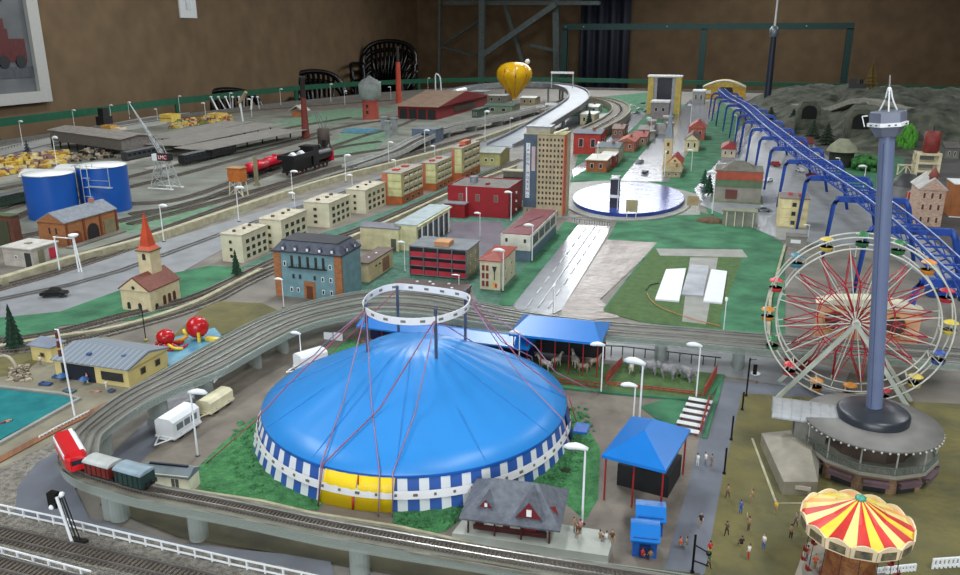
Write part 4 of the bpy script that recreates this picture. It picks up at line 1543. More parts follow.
# ---- four cream blocks
for i, (B, A, C, top, lab) in enumerate([
        ((244, 263), 223, 269, 236, 'small cream apartment block nearest the church, behind the conifer'),
        ((283, 249), 261, 308, 221, 'second small cream block, just behind the mansard house roof'),
        ((330, 228), 305, 351, 204, 'third small cream block from the church'),
        ((366, 214), 347, 386, 191, 'fourth small cream block, beside the first balcony block')]):
    t = bld('apartment_block', lab, B, A, C, top, creamb, M('roof_pale', (188, 180, 160), .7), 'cream apartment blocks along the main road', rh=.003)
    W_, D_, H_ = t['w'], t['d'], t['h']
    wins(t, 'r', fr_(4, .08, .95), (.12, .38, .66), D_ * .13, H_ * .16, creamb, glassd, .0004)
    wins(t, 'f', (.45,), (.15, .40, .68), W_ * .14, H_ * .13, M('slat_yellow', (196, 184, 130), .6), glassd, .0006)
    for k in range(3):
        MB().rod((W_ * (.4 + .1 * (k % 2)), D_ * (.2 + .3 * k), H_ + .003), (W_ * (.4 + .1 * (k % 2)), D_ * (.2 + .3 * k), H_ + .008), W_ * .07, n=8).build('roof_vent', M('vent_brown', (90, 78, 66), .8), t)
# ---- three balcony blocks
for i, (B, A, C, top, lab) in enumerate([
        ((402, 205), 383, 423, 174, 'nearest cream and orange balcony block on the main road'),
        ((436, 191), 422, 452, 164, 'middle cream and orange balcony block on the main road'),
        ((462, 182), 452, 480, 149, 'furthest balcony block, with an orange stair tower, behind the red building')]):
    t = bld('balcony_block', lab, B, A, C, top, M('balcony_wall', (196, 186, 140), .7), roofg, 'cream and orange balcony blocks', rh=.003)
    W_, D_, H_ = t['w'], t['d'], t['h']
    MB().bx(-.0006, W_ + .0006, -.0006, D_ + .0006, 0, H_ * .26).build('ground_floor', orange, t)
    MB().bx(-.0009, W_ * .28, -.0009, .002, H_ * .26, H_ * .98).build('stair_strip', M('stair_terracotta', (190, 110, 84), .7), t)
    for z in (.28, .53, .77):
        MB().bx(W_ * .32, W_ - .0005, -.0016, .001, H_ * z, H_ * (z + .21)).build('front_panel', M('panel_lime', (206, 206, 150), .6), t)
    for z in (.34, .58, .82):
        for y in fr_(4, .1, .98):
            o = MB().bx(W_, W_ + .0045, D_ * (y - .07), D_ * (y + .07), H_ * z - .003, H_ * z + .0045).build('balcony', M('balcony_white', (220, 214, 190), .6), t)
            MB().bx(W_ - .0002, W_ + .0006, D_ * (y - .09), D_ * (y + .09), H_ * z + .002, H_ * (z + .10)).build('window', glassd, t)
    wins(t, 'r', fr_(3, .1, .9), (.06,), D_ * .12, H_ * .12, creamb, glassd, .0008)
    for k in range(2):
        MB().bx(W_ * .3, W_ * .6, D_ * (.2 + .4 * k), D_ * (.32 + .4 * k), H_ + .003, H_ + .008).build('roof_vent', dotred, t)
    if i == 2:
        MB().bx(W_ * .2, W_ * .8, D_ * .3, D_ * .6, H_, H_ + .02).build('stair_tower', MATS['stair_terracotta'], t)

# ---- mansard house
tealw = M('mansard_teal', (112, 148, 156), .6, var=.1, sc_=50)
slate = M('mansard_slate', (70, 76, 92), .6, var=.2, sc_=120)
quoin = brick('quoin_brick', (170, 104, 60), (140, 84, 48), (150, 120, 90), 60)
t = bld('mansard_house', 'tall blue grey house with dark mansard roof, dormers and brown brick corners', (343, 302), 277, 362, 256, tealw, slate, rh=.001, cat='house')
W_, D_, H_ = t['w'], t['d'], t['h']
D_ = max(D_, .07)
m = MB()
o_ = .003
top_ = hz(343, 302, 256)
rz_ = .021
ins = .014
m.add([(-o_, -o_, H_), (W_ + o_, -o_, H_), (W_ + o_, D_ + o_, H_), (-o_, D_ + o_, H_), (ins, ins, H_ + rz_), (W_ - ins, ins, H_ + rz_), (W_ - ins, D_ - ins, H_ + rz_), (ins, D_ - ins, H_ + rz_)],
      [(0, 1, 5, 4), (1, 2, 6, 5), (2, 3, 7, 6), (3, 0, 4, 7), (4, 5, 6, 7), (0, 3, 2, 1)])
m.build('mansard_roof', slate, t)
MB().bx(ins - .001, W_ - ins + .001, ins - .001, D_ - ins + .001, H_ + rz_, H_ + rz_ + .0015).build('roof_ridge_band', M('ridge_black', (44, 46, 54), .5), t)
MB().bx(-.0035, W_ + .0035, -.0035, D_, H_ - .002, H_ + .001).build('cornice', M('cornice_dark', (54, 58, 66), .6), t)
for x in fr_(5, .06, .97):
    o = MB().prof_y([(W_ * x - .0045, H_ + .002), (W_ * x + .0045, H_ + .002), (W_ * x + .0045, H_ + .010), (W_ * x, H_ + .015), (W_ * x - .0045, H_ + .010)], -.0015, .012).build('dormer', slate, t)
    MB().bx(W_ * x - .0025, W_ * x + .0025, -.0022, -.0015, H_ + .004, H_ + .010).build('dormer_window', white, o)
for y in (.3, .7):
    o = MB().prof_x([(D_ * y - .0045, H_ + .002), (D_ * y + .0045, H_ + .002), (D_ * y + .0045, H_ + .010), (D_ * y, H_ + .015), (D_ * y - .0045, H_ + .010)], W_ - .012, W_ + .0015).build('dormer', slate, t)
    MB().bx(W_ + .0015, W_ + .0022, D_ * y - .0025, D_ * y + .0025, H_ + .004, H_ + .010).build('dormer_window', white, o)
for x0_, x1_ in ((-.001, W_ * .10), (W_ * .90, W_ + .001)):
    MB().bx(x0_, x1_, -.0012, .004, 0, H_ - .002).build('brick_corner', quoin, t)
MB().bx(W_ * .43, W_ * .60, -.0013, .003, 0, H_ * .38).build('entrance', quoin, t)
MB().bx(W_ * .47, W_ * .56, -.0018, .003, 0, H_ * .28).build('door', M('door_brown', (96, 52, 30), .6), t)
wins(t, 'f', (.24, .72, .84), (.12,), .0065, .0105)
wins(t, 'f', (.34,), (.12,), .0065, .0105)
wins(t, 'f', (.16, .84), (.68,), .0065, .011)
wins(t, 'f', (.72, .84), (.40,), .0065, .0105)
wins(t, 'f', (.60,), (.42,), .0055, .010, slate, glassd)
wins(t, 'f', (.28, .38), (.42,), .0055, .010, slate, glassd)
for x in (.27, .39, .51, .63, .74):
    o = MB().bx(W_ * x - .003, W_ * x + .003, -.0008, 0, H_ * .68, H_ * .92).build('arched_window', glassd, t)
m = MB()
m.bx(W_ * .22, W_ * .79, -.006, 0, H_ * .66, H_ * .68)
for k in range(18):
    x = W_ * (.22 + .57 * k / 17)
    m.bx(x - .0003, x + .0003, -.006, -.0055, H_ * .68, H_ * .76)
m.build('balcony', M('iron_black', (38, 38, 40), .6), t)

# ---- church with red spire
whitew = M('church_cream', (220, 206, 170), .7, rgb2=(196, 180, 142), sc_=60)
t = bld('church', 'small cream church with brown tiled roof and red pointed spire', (152, 313), 123, 181, 291, whitew, M('tile_brown', (126, 70, 54), .7, rgb2=(104, 56, 46), sc_=160), roofkind='gy', rh=.027, over=.003, cat='church')
W_, D_, H_ = t['w'], t['d'], t['h']
tw0 = hz(148, 296, 246)
q = g(148, 300) - Vector((t.location.x, t.location.y, 0))
tx, ty, s_ = W_ * .42, D_ * .66, .0158
zt_ = .0
# find tower height from the picture rows of its eave and tip
bp_ = t.location + Vector((tx, ty, 0))
def rowz(p, row):
    lo, hi = 0, 1
    for _ in range(40):
        m_ = (lo + hi) / 2
        if proj(p.x, p.y, m_)[1] > row:
            lo = m_
        else:
            hi = m_
    return lo
ze, zt_ = rowz(bp_, 249), rowz(bp_, 211)
MB().bx(tx - s_, tx + s_, ty - s_, ty + s_, 0, ze).build('tower', whitew, t)
spm = M('spire_red', (198, 76, 44), .55, var=.1)
m = MB()
m.add([(tx - s_ - .002, ty - s_ - .002, ze), (tx + s_ + .002, ty - s_ - .002, ze), (tx + s_ + .002, ty + s_ + .002, ze), (tx - s_ - .002, ty + s_ + .002, ze),
       (tx - s_ * .72, ty - s_ * .72, ze + .008), (tx + s_ * .72, ty - s_ * .72, ze + .008), (tx + s_ * .72, ty + s_ * .72, ze + .008), (tx - s_ * .72, ty + s_ * .72, ze + .008), (tx, ty, zt_)],
      [(0, 3, 2, 1), (0, 1, 5, 4), (1, 2, 6, 5), (2, 3, 7, 6), (3, 0, 4, 7), (4, 5, 8), (5, 6, 8), (6, 7, 8), (7, 4, 8)])
m.build('spire', spm, t)
MB().bx(tx - s_ - .0028, tx + s_ + .0028, ty - s_ - .0028, ty + s_ + .0028, ze - .002, ze + .0008).build('spire_eave', M('moss_green', (88, 104, 60), .8), t)


def arch(t, x, y, z, w_, h, side, mat=glassd, nm='arched_window', dp=.0008):
    pts = [(-w_ / 2, 0), (w_ / 2, 0), (w_ / 2, h - w_ / 2)] + [(w_ / 2 * math.cos(PI * k / 6), h - w_ / 2 + w_ / 2 * math.sin(PI * k / 6)) for k in range(1, 6)] + [(-w_ / 2, h - w_ / 2)]
    m = MB()
    if side == 'f':
        m.prof_y([(x + a, z + b) for a, b in pts], y - dp, y + .0005)
    else:
        m.prof_x([(y + a, z + b) for a, b in pts], x - .0005, x + dp)
    return m.build(nm, mat, t)


arch(t, tx, ty - s_, ze - .020, .008, .014, 'f')
for x in (.24, .62):
    arch(t, W_ * x, 0, .004, .008, .015, 'f')
MB().rod((W_ * .5, .0002, H_ + .004), (W_ * .5, -.004, H_ + .004), .004, n=12).build('round_window', glassd, t)
for y in (.45, .62, .79):
    arch(t, W_, D_ * y, .006, .009, .020, 'r', M('church_window_brown', (92, 56, 46), .4))
arch(t, W_, D_ * .18, 0, .009, .016, 'r', dark, 'door')

# ---- brick warehouse with three arches
wb = brick('warehouse_brick', (164, 104, 62), (142, 88, 52), (150, 112, 76), 55)
t = bld('warehouse', 'orange brick warehouse with grey slate roof in front of the blue tanks', (68, 248), 41, 119, 223, wb, M('slate_pale', (128, 134, 142), .6, rgb2=(104, 110, 120), sc_=90), roofkind='gy', rh=.026, over=.003)
W_, D_, H_ = t['w'], t['d'], t['h']
for y in (.02, .34, .66, .98):
    MB().bx(W_, W_ + .0025, D_ * y - .003, D_ * y + .003, 0, H_ - .002).build('pilaster', M('brick_dark', (120, 62, 36), .8), t)
arch(t, W_, D_ * .18, .002, D_ * .20, H_ * .55, 'r', M('door_brown2', (122, 62, 36), .7), 'door')
arch(t, W_, D_ * .50, .002, D_ * .22, H_ * .66, 'r', dark, 'archway')
MB().bx(W_, W_ + .002, D_ * .72, D_ * .94, .002, H_ * .65).build('loading_door', M('door_olive', (130, 122, 92), .6), t)
for x in (.42, .66):
    arch(t, W_ * x, 0, H_ * .52, .0055, .017, 'f')
for y in (.25, .52, .8):
    m = MB()
    m.prof_x([(D_ * y - .006, H_ + .006), (D_ * y + .006, H_ + .006), (D_ * y + .006, H_ + .010), (D_ * y - .006, H_ + .010)], W_ * .64, W_ * .82)
    o = m.build('skylight', M('skylight_dark', (86, 92, 102), .4), t)
MB().bx(W_ + .003, W_ + .025, -.01, D_, 0, .006).build('loading_ramp', conc, t)
MB().bx(W_ * .5 - .004, W_ * .5 + .004, D_ * .75, D_ * .83, H_ + .02, H_ + .036).build('chimney', M('chimney_pink', (170, 120, 110), .8), t)

# ---- small white flat house in front left
t = bld('signal_house', 'small flat roofed white house with a red poster at the left edge', (34, 268), 5, 60, 250, M('dirty_white', (186, 180, 170), .7, rgb2=(158, 150, 142), sc_=50), M('flat_white', (196, 192, 186), .6), rh=.003, over=.003, cat='house')
W_, D_, H_ = t['w'], t['d'], t['h']
MB().bx(W_, W_ + .001, D_ * .64, D_ * .88, H_ * .2, H_ * .8).build('poster', M('poster_red', (190, 48, 72), .5), t)
MB().bx(W_, W_ + .001, D_ * .22, D_ * .44, 0, H_ * .85).build('door', M('door_green_grey', (120, 122, 96), .6), t)
MB().bx(W_ * .75, W_ * .95, -.001, 0, 0, H_ * .8).build('door', glassd, t)
wins(t, 'f', (.45,), (.45,), .008, .007)
MB().bx(W_ * .4, W_ * .55, D_ * .4, D_ * .55, H_ + .003, H_ + .006).build('roof_vent', roofg, t)
# ---- dark brown shed at the left edge
t = bld('brick_shed', 'dark brown and green brick shed at the left edge behind the white house', (16, 248), -20, 24, 217, brick('dark_brick', (110, 60, 44), (82, 48, 36), (80, 60, 50), 60), M('shed_green', (74, 84, 56), .9), rh=.003, cat='shed')
MB().bx(t['w'] * .2, t['w'] * .9, -.002, .002, 0, t['h'] * .85).build('door', M('door_olive_dark', (62, 66, 44), .8), t)

# ---- gym hall, annex hall
ch = M('hall_cream', (210, 202, 160), .7)
t = bld('gym_hall', 'cream hall with a low grey roof behind the mansard house', (399, 252), 361, 407, 229, ch, M('hall_roof_grey', (112, 112, 122), .6), roofkind='gx', rh=.008, dmax=.09)
W_, D_, H_ = t['w'], t['d'], t['h']
MB().bx(W_ * .8, W_ * .93, -.001, 0, 0, H_ * .55).build('door', M('door_grey2', (90, 88, 80), .6), t)
t = bld('columned_hall', 'cream hall with pale blue roof and side pillars before the red building', (417, 252), 396, 450, 226, ch, M('hall_roof_blue', (164, 178, 182), .5), roofkind='flat', rh=.003)
W_, D_, H_ = t['w'], t['d'], t['h']
for y in fr_(6, .02, .98):
    MB().bx(W_ + .004, W_ + .007, D_ * y - .0015, D_ * y + .0015, 0, H_).build('pillar', white, t)
MB().bx(W_, W_ + .0005, D_ * .04, D_ * .96, 0, H_ * .8).build('glazing', glassd, t)
MB().bx(W_, W_ + .008, 0, D_, H_ - .003, H_).build('eave_beam', ch, t)
# ---- brown roofed kiosk
t = bld('flat_house', 'peach coloured flat house with brown roof and red window mosaic beside the mansard house', (369, 283), 355, 393, 264, M('peach_wall', (206, 186, 146), .7), M('roof_brown', (104, 88, 82), .7), rh=.003, over=.003, cat='house')
W_, D_, H_ = t['w'], t['d'], t['h']
wins(t, 'r', (.3, .45), (.62,), .008, .004, glassd, glassd)
MB().bx(W_, W_ + .0008, D_ * .56, D_ * .84, H_ * .1, H_ * .82).build('mosaic', brick('mosaic', (150, 60, 50), (90, 80, 70), (180, 160, 130), 200), t)
for q in (.3, .6):
    MB().rod((W_ * .5, D_ * q, H_ + .003), (W_ * .5, D_ * q, H_ + .0045), .003, n=10).build('roof_light', white, t)
# ---- red balcony block
rb = M('balcony_red', (176, 48, 62), .5)
gb = M('block_grey', (112, 118, 124), .6)
t = bld('balcony_house', 'grey apartment house with three rows of red balconies', (467, 280), 411, 479, 251, M('block_taupe', (150, 142, 120), .7), gb, rh=.003, over=.003)
W_, D_, H_ = t['w'], t['d'], t['h']
MB().bx(.001, W_ - .001, -.0015, .0, .004, H_).build('front_recess', dark, t)
for j in range(3):
    z = H_ * (.08 + .31 * j)
    MB().bx(0, W_, -.0075, 0, z - .0015, z).build('floor_slab', gb, t)
    for i in range(4):
        x0_ = W_ * (.02 + .25 * i)
        o = MB().bx(x0_, x0_ + W_ * .22, -.0075, -.0065, z, z + H_ * .17).build('balcony', rb, t)
        MB().bx(x0_ + W_ * .13, x0_ + W_ * .20, -.0012, -.0005 - .0008, z, z + H_ * .26).build('balcony_door', white, t)
for i in range(5):
    x = W_ * (.25 * i)
    MB().bx(x - .0008, x + .0008, -.0075, 0, 0, H_).build('divider', gb, t)
MB().bx(W_ * .40, W_ * .66, D_ * .1, D_ * .5, H_ + .003, H_ + .014).build('roof_box', M('roofbox_orange', (190, 140, 96), .7), t)
wins(t, 'r', (.3, .7), (.15, .42, .70), .005, .006, creamb, glassd)
# ---- brown paved shop roof in front with white dots
t = bld('low_store', 'low store with dark brown roof and white roof lights below the red balconies', (464, 297), 394, 477, 290, M('store_wall', (120, 110, 100), .7), M('store_roof', (88, 74, 72), .6), rh=.003, dmax=.05, over=.002, h=.010)
W_, D_, H_ = t['w'], t['d'], t['h']
for x, y in ((.25, .75), (.5, .6), (.7, .85), (.42, .9), (.8, .3)):
    MB().rod((W_ * x, D_ * y, H_ + .003), (W_ * x, D_ * y, H_ + .0045), .0035, n=12).build('roof_light', white, t)
t['label'] = 'low store with dark brown roof and white roof lights below the red balconies'
# ---- red roofed shop
t = bld('shop', 'small cream shop with orange red roof and coloured window signs', (500, 291), 480, 515, 261, M('shop_cream', (206, 198, 168), .7), M('shop_roof', (146, 58, 44), .6, var=.1, sc_=60), roofkind='hip', rh=.010, over=.004, cat='shop')
W_, D_, H_ = t['w'], t['d'], t['h']
for x, c in ((.10, rb), (.30, rb)):
    for z in (.12, .38, .64):
        MB().bx(W_ * x, W_ * x + .006, -.001, 0, H_ * z, H_ * (z + .18)).build('window', [M('sash_red', (120, 50, 56), .5)], t)
MB().add([(W_ * .72, -.001, H_ * .55), (W_ * .84, -.001, H_ * .80), (W_ * .60, -.001, H_ * .80)], [(0, 1, 2)]).bx(W_ * .70, W_ * .74, -.0012, 0, H_ * .35, H_ * .58).build('wine_glass_sign', M('sign_dark', (50, 56, 60), .5), t)
MB().bx(W_ * .62, W_ * .72, -.001, 0, H_ * .12, H_ * .26).build('sign_yellow', M('sign_yellow', (230, 190, 50), .5), t)
MB().bx(W_ * .75, W_ * .85, -.001, 0, H_ * .10, H_ * .24).build('sign_red', M('sign_red', (200, 60, 50), .5), t)
wins(t, 'r', (.3, .7), (.2, .55), .007, .007, creamb, glassd)
MB().ball((W_ * .4, D_ * .3, H_ + .010), .0025).build('roof_ball', creamb, t)
# ---- white hall with maroon roof
t = bld('exhibition_hall', 'long white hall with maroon flat roof and dark blue lower floor by the street', (530, 262), 501, 556, 236, M('hall_blue_grey', (92, 112, 130), .5), M('roof_maroon', (118, 60, 66), .6), rh=.002, over=-.002, cat='hall')
W_, D_, H_ = t['w'], t['d'], t['h']
MB().bx(-.0008, W_ + .0008, -.0015, D_ + .001, H_ * .42, H_ + .0008).build('upper_floor', M('hall_white', (216, 212, 200), .6), t)
MB().bx(.002, W_ - .002, .001, D_ - .002, H_ + .0008, H_ + .003).build('roof_felt', MATS['roof_maroon'], t)
for x in (.15, .78):
    MB().bx(W_ * x, W_ * x + .006, -.002, -.0015, H_ * .72, H_ * .86).build('window', glassd, t)
for y in (.08, .3, .52, .74):
    MB().bx(W_ + .0008, W_ + .0016, D_ * y, D_ * (y + .18), H_ * .56, H_ * .90).build('window_strip', glassd, t)
m = MB()
m.tube([(W_ * .25, D_ * .2, H_ + .0035), (W_ * .75, D_ * .7, H_ + .0035)], .0006, 4).tube([(W_ * .75, D_ * .25, H_ + .0035), (W_ * .3, D_ * .65, H_ + .0035)], .0006, 4)
m.build('roof_cable', dark, t)
# ---- big red building
rw = M('wall_crimson', (150, 22, 34), .5, var=.06)
t = bld('red_building', 'large crimson red building with flat grey roof in the middle of the town', (508, 219), 448, 522, 190, rw, M('roof_grey_felt', (110, 108, 104), .7, rgb2=(90, 88, 84), sc_=40), rh=.002, over=-.003)
W_, D_, H_ = t['w'], t['d'], t['h']
for a_, b_, c_, d_ in ((0, W_, 0, .003), (0, W_, D_ - .003, D_), (0, .003, 0, D_), (W_ - .003, W_, 0, D_)):
    MB().bx(a_, b_, c_, d_, H_, H_ + .005).build('parapet', rw, t)
for x in (.22, .50, .80):
    wins(t, 'f', (x,), (.55,), W_ * .07, H_ * .24, M('frame_pink', (170, 140, 130), .6), M('pane_brown', (120, 90, 84), .4), .001)
MB().bx(W_ * .31, W_ * .325, -.002, 0, H_ * .4, H_ * 1.02).build('downpipe', white, t)
MB().bx(W_ * .55, W_ * .60, D_ * .3, D_ * .4, H_ + .002, H_ + .008).build('roof_vent', rw, t)
MB().rod((W_ * .30, D_ * .5, H_), (W_ * .30, D_ * .5, H_ + .022), W_ * .07, n=14).build('roof_tank', M('tank_grey', (150, 156, 164), .4, .3), t)
MB().bx(0, W_ * .34, -.035, 0, 0, H_ * .48).build('annex', rw, t)
MB().bx(-.003, W_ * .36, -.038, 0, H_ * .48, H_ * .52).build('annex_roof', M('annex_roof_grey', (134, 140, 144), .5), t)
for z in (.15, .45, .75):
    MB().cb(W_ + .002, D_ * .5, H_ * z, .004, .012, .006, 0, .5).build('side_ornament', white, t)
# ---- skyscraper
t = bld('tower_block', 'tall beige office tower with dark blue side panel, vertical white sign and orange stripe', (562, 217), 523, 570, 136, M('tower_beige', (190, 172, 142), .7), M('tower_roof', (150, 144, 100), .7), rh=.003, over=.002, cat='tower', dmax=.10)
W_, D_, H_ = t['w'], t['d'], t['h']
MB().bx(-.001, W_ * .33, -.0022, .003, H_ * .10, H_ + .001).build('side_panel', M('panel_blue_grey', (78, 92, 110), .5), t)
MB().bx(W_ * 1.0 - .001, W_ + .0015, -.002, D_ * .42, H_ * .02, H_ + .001).build('orange_stripe', M('stripe_orange', (222, 116, 80), .6), t)
MB().bx(W_ * .99, W_ + .001, D_ * .42, D_, 0, H_).build('rear_stripe', M('stripe_cream', (206, 190, 150), .6), t)
wins(t, 'f', fr_(7, .35, 1.0), [.145 + .0655 * k for k in range(13)], W_ * .045, H_ * .032, M('pane_frame', (150, 132, 104), .6), M('tower_pane', (60, 48, 42), .3), .0002)
MB().bx(W_ * .06, W_ * .16, -.0032, -.0022, H_ * .22, H_ * .90).build('sign_board', M('sign_white', (222, 224, 230), .5), t)
for k, chh in enumerate('JAMON MORENO'):
    if chh != ' ':
        text('sign_letter', chh, .0115, M('sign_letter_dark', (60, 62, 84), .5), t, (W_ * .11, -.0034, H_ * (.87 - .0565 * k)), (PI / 2, 0, 0), .0003)
MB().bx(W_ * .20, W_ * .29, -.0032, -.0022, H_ * .56, H_ * .86).build('sign_board', M('sign_pink', (206, 178, 182), .5), t)
MB().bx(W_ * .02, W_ * .62, D_ * .15, D_ * .8, H_ + .003, H_ + .022).build('roof_box', M('roofbox_pale', (172, 168, 156), .6), t)
MB().bx(0, W_ * .64, D_ * .12, D_ * .82, H_ + .022, H_ + .025).build('roof_box_cap', M('roofcap', (130, 136, 146), .5), t)
MB().rod((W_ * .72, D_ * .1, H_ + .004), (W_ * .98, D_ * .6, H_ + .016), .004, n=6).build('roof_pipe', creamb, t)
for x in (.1, .35, .6, .85):
    MB().bx(W_ * x, W_ * x + .004, -.004, 0, 0, H_ * .08).build('entrance_pillar', gb, t)

# ---- grey structures between the blocks and the tower
t = bld('open_deck', 'open two storey grey deck structure left of the office tower', (522, 200), 503, 524, 172, M('deck_grey', (112, 112, 100), .7), M('deck_beige', (172, 166, 140), .7), rh=.004, over=.006, dmax=.06)
MB().bx(0, t['w'], -.002, .002, t['h'] * .4, t['h'] * .8).build('opening', dark, t)
t = bld('green_hall', 'low cream and green hall with wide grey roof beyond the balcony blocks', (500, 166), 480, 512, 153, M('hall_lime', (168, 164, 110), .7), M('hall_roof_wide', (150, 156, 152), .5), roofkind='gx', rh=.015, over=.006, dmax=.16)
wins(t, 'f', (.3, .6), (.3,), .012, .014, white, glassd)

# ---- village houses
VH = [
    # label, B, A, C, top, wall, roof, kind, rh
    ('red and cream house with dark blue roof just right of the office tower', (600, 155), 573, 606, 134, (170, 52, 44), (62, 76, 92), 'gx', .012),
    ('low house with dark blue roof behind the brown flat house', (618, 164), 595, 624, 148, (176, 168, 140), (58, 72, 86), 'gx', .012),
    ('orange brown flat house with white roof at the plaza edge', (606, 173), 586, 612, 161, (160, 92, 56), (206, 202, 190), 'flat', .004),
    ('small red house with white roof behind the plaza lamp', (614, 168), 600, 622, 156, (138, 54, 44), (212, 210, 206), 'flat', .004),
    ('orange roofed house at the canal, left of the village street', (634, 152), 618, 640, 142, (164, 98, 76), (176, 82, 60), 'gy', .020),
    ('red roofed house beside the canal with a small white chimney', (646, 146), 632, 652, 137, (150, 118, 96), (156, 60, 52), 'gx', .020),
    ('grey roofed house beyond the red canal house', (652, 138), 638, 658, 130, (150, 146, 138), (128, 124, 122), 'gx', .018),
    ('cream house with white flat roof inside the curving track', (594, 125), 580, 604, 115, (204, 196, 160), (228, 228, 222), 'flat', .006),
    ('long white roofed hall inside the curving track', (598, 113), 582, 612, 107, (190, 196, 186), (226, 230, 228), 'gx', .015),
    ('cream gabled house beside the steeple, right of the village street', (698, 152), 684, 704, 140, (212, 200, 158), (92, 62, 54), 'gy', .028),
    ('red gabled house furthest up on the right side of the village street', (704, 140), 688, 711, 128, (176, 92, 72), (162, 52, 48), 'gy', .032),
    ('small red roofed house at the coaster legs', (735, 158), 721, 738, 149, (200, 184, 160), (150, 40, 46), 'hip', .02),
    ('small beige stone house at the foot of the church tower', (680, 178), 664, 684, 172, (170, 156, 120), (150, 140, 110), 'gx', .008),
    ('grey white kiosk under the start of the coaster', (704, 104), 692, 707, 92, (170, 170, 166), (236, 236, 236), 'flat', .01),
    ('brown roofed brick house behind the orange canal house', (623, 138), 612, 629, 129, (140, 96, 80), (120, 86, 74), 'gx', .018),
]
wc, rc = {}, {}
for i, (lab, B, A, C, top, wcol, rcol, kind, rh) in enumerate(VH):
    t = bld('village_house', lab, B, A, C, top, M('village_wall_%d' % i, wcol, .7), M('village_roof_%d' % i, rcol, .6, var=.08), 'village houses', 'house', kind, rh, .004, dmax=.20)
    W_, D_, H_ = t['w'], t['d'], t['h']
    wins(t, 'f', (.28, .72), (.35,), W_ * .16, H_ * .4, white, glassd, .001)
    wins(t, 'r', (.3, .7), (.35,), min(D_, .1) * .14, H_ * .4, white, glassd, .001)
    if kind != 'flat':
        MB().bx(W_ * .6, W_ * .7, D_ * .4, D_ * .5, H_, H_ + rh + .008).build('chimney', M('chimney_brick', (150, 90, 76), .8), t)
# village church: slim tower with slate spire, red roofed nave
t = bld('village_church', 'cream village church with tall grey slate spire and red side roof', (681, 174), 667, 692, 163, M('vchurch_cream', (206, 186, 140), .7), M('vchurch_red', (172, 58, 48), .6), roofkind='gy', rh=.028, cat='church', dmax=.14)
W_, D_, H_ = t['w'], t['d'], t['h']
bp_ = t.location + Vector((-.004, .03, 0))
z1, z2 = rowz(bp_, 138), rowz(bp_, 103)
s_ = .017
MB().bx(-.004 - s_, -.004 + s_, .03 - s_, .03 + s_, 0, z1).build('tower', MATS['vchurch_cream'], t)
m = MB()
m.add([(-.004 - s_ * 1.05, .03 - s_ * 1.05, z1), (-.004 + s_ * 1.05, .03 - s_ * 1.05, z1), (-.004 + s_ * 1.05, .03 + s_ * 1.05, z1), (-.004 - s_ * 1.05, .03 + s_ * 1.05, z1), (-.004 - s_ * .55, .03 - s_ * .55, z1 + .05), (-.004 + s_ * .55, .03 - s_ * .55, z1 + .05), (-.004 + s_ * .55, .03 + s_ * .55, z1 + .05), (-.004 - s_ * .55, .03 + s_ * .55, z1 + .05), (-.004, .03, z2)],
      [(0, 3, 2, 1), (0, 1, 5, 4), (1, 2, 6, 5), (2, 3, 7, 6), (3, 0, 4, 7), (4, 5, 8), (5, 6, 8), (6, 7, 8), (7, 4, 8)])
m.build('spire', M('spire_slate', (120, 130, 140), .5), t)
for z in (.55, .78):
    MB().bx(-.004 - .005, -.004 + .005, .03 - s_ - .001, .03 - s_, z1 * z, z1 * z + .014).build('window', glassd, t)
MB().rod((W_ * .5, -.003, H_ + .008), (W_ * .5, 0, H_ + .008), .005, n=10).build('round_window', glassd, t)
for x in (.3, .7):
    arch(t, W_ * x, -.0005, .006, .008, .018, 'f')
# grey town gate (twin stone towers)
t = T('town_gate', 'pale grey stone town gate with round towers across from the steeple', 'gate', g(660, 135))
st = M('stone_pale', (176, 172, 168), .7)
for x, y, h, r in ((-.05, 0, .085, .022), (.035, .05, .105, .024), (.06, -.10, .085, .020), (-.02, -.22, .05, .014)):
    MB().lathe([(r, 0), (r, h * .85), (r * 1.25, h * .87), (r * 1.25, h), (r, h), (0, h * .99)], 16, c=(x, y, 0)).build('tower', st, t)
MB().bx(-.05, .035, .02, .05, 0, .06).build('curtain_wall', st, t)
t = bld('gatehouse', 'pinkish gatehouse with white flat roof beside the yellow gate', (668, 120), 650, 672, 103, M('gatehouse_pink', (150, 138, 140), .7), M('gatehouse_white', (226, 226, 226), .5), rh=.01, over=.004, dmax=.16)
wins(t, 'f', (.3, .7), (.5,), .02, .025, white, glassd)

# ---- yellow gate with dark screen
t = T('screen_gate', 'tall yellow framed gate holding a big dark screen at the far end of the street', 'gate', g(663, 121))
yl = M('gate_yellow', (206, 178, 92), .6)
d_ = 5.6
pL, pR = g(649, 114), g(677, 121)
t.location = pL
dx, dy = pR.x - pL.x, 0
hgt = .262
wx = .195
MB().bx(-.02, .02, 0, .10, 0, hgt).build('post', yl, t)
MB().bx(wx - .02, wx + .02, 0, .10, 0, hgt).build('post', yl, t)
MB().bx(.02, .045, .01, .09, 0, hgt).bx(wx - .045, wx - .02, .01, .09, 0, hgt).build('inner_post', M('gate_grey', (170, 170, 172), .5), t)
MB().bx(-.025, wx + .025, -.005, .105, hgt, hgt + .012).build('top_beam', white, t)
MB().bx(.045, wx - .045, .02, .06, .05, hgt - .01).build('screen', M('screen_dark', (36, 36, 48), .3), t)
MB().bx(.045, wx - .045, .01, .07, 0, .05).build('base', M('gate_base', (150, 148, 146), .6), t)

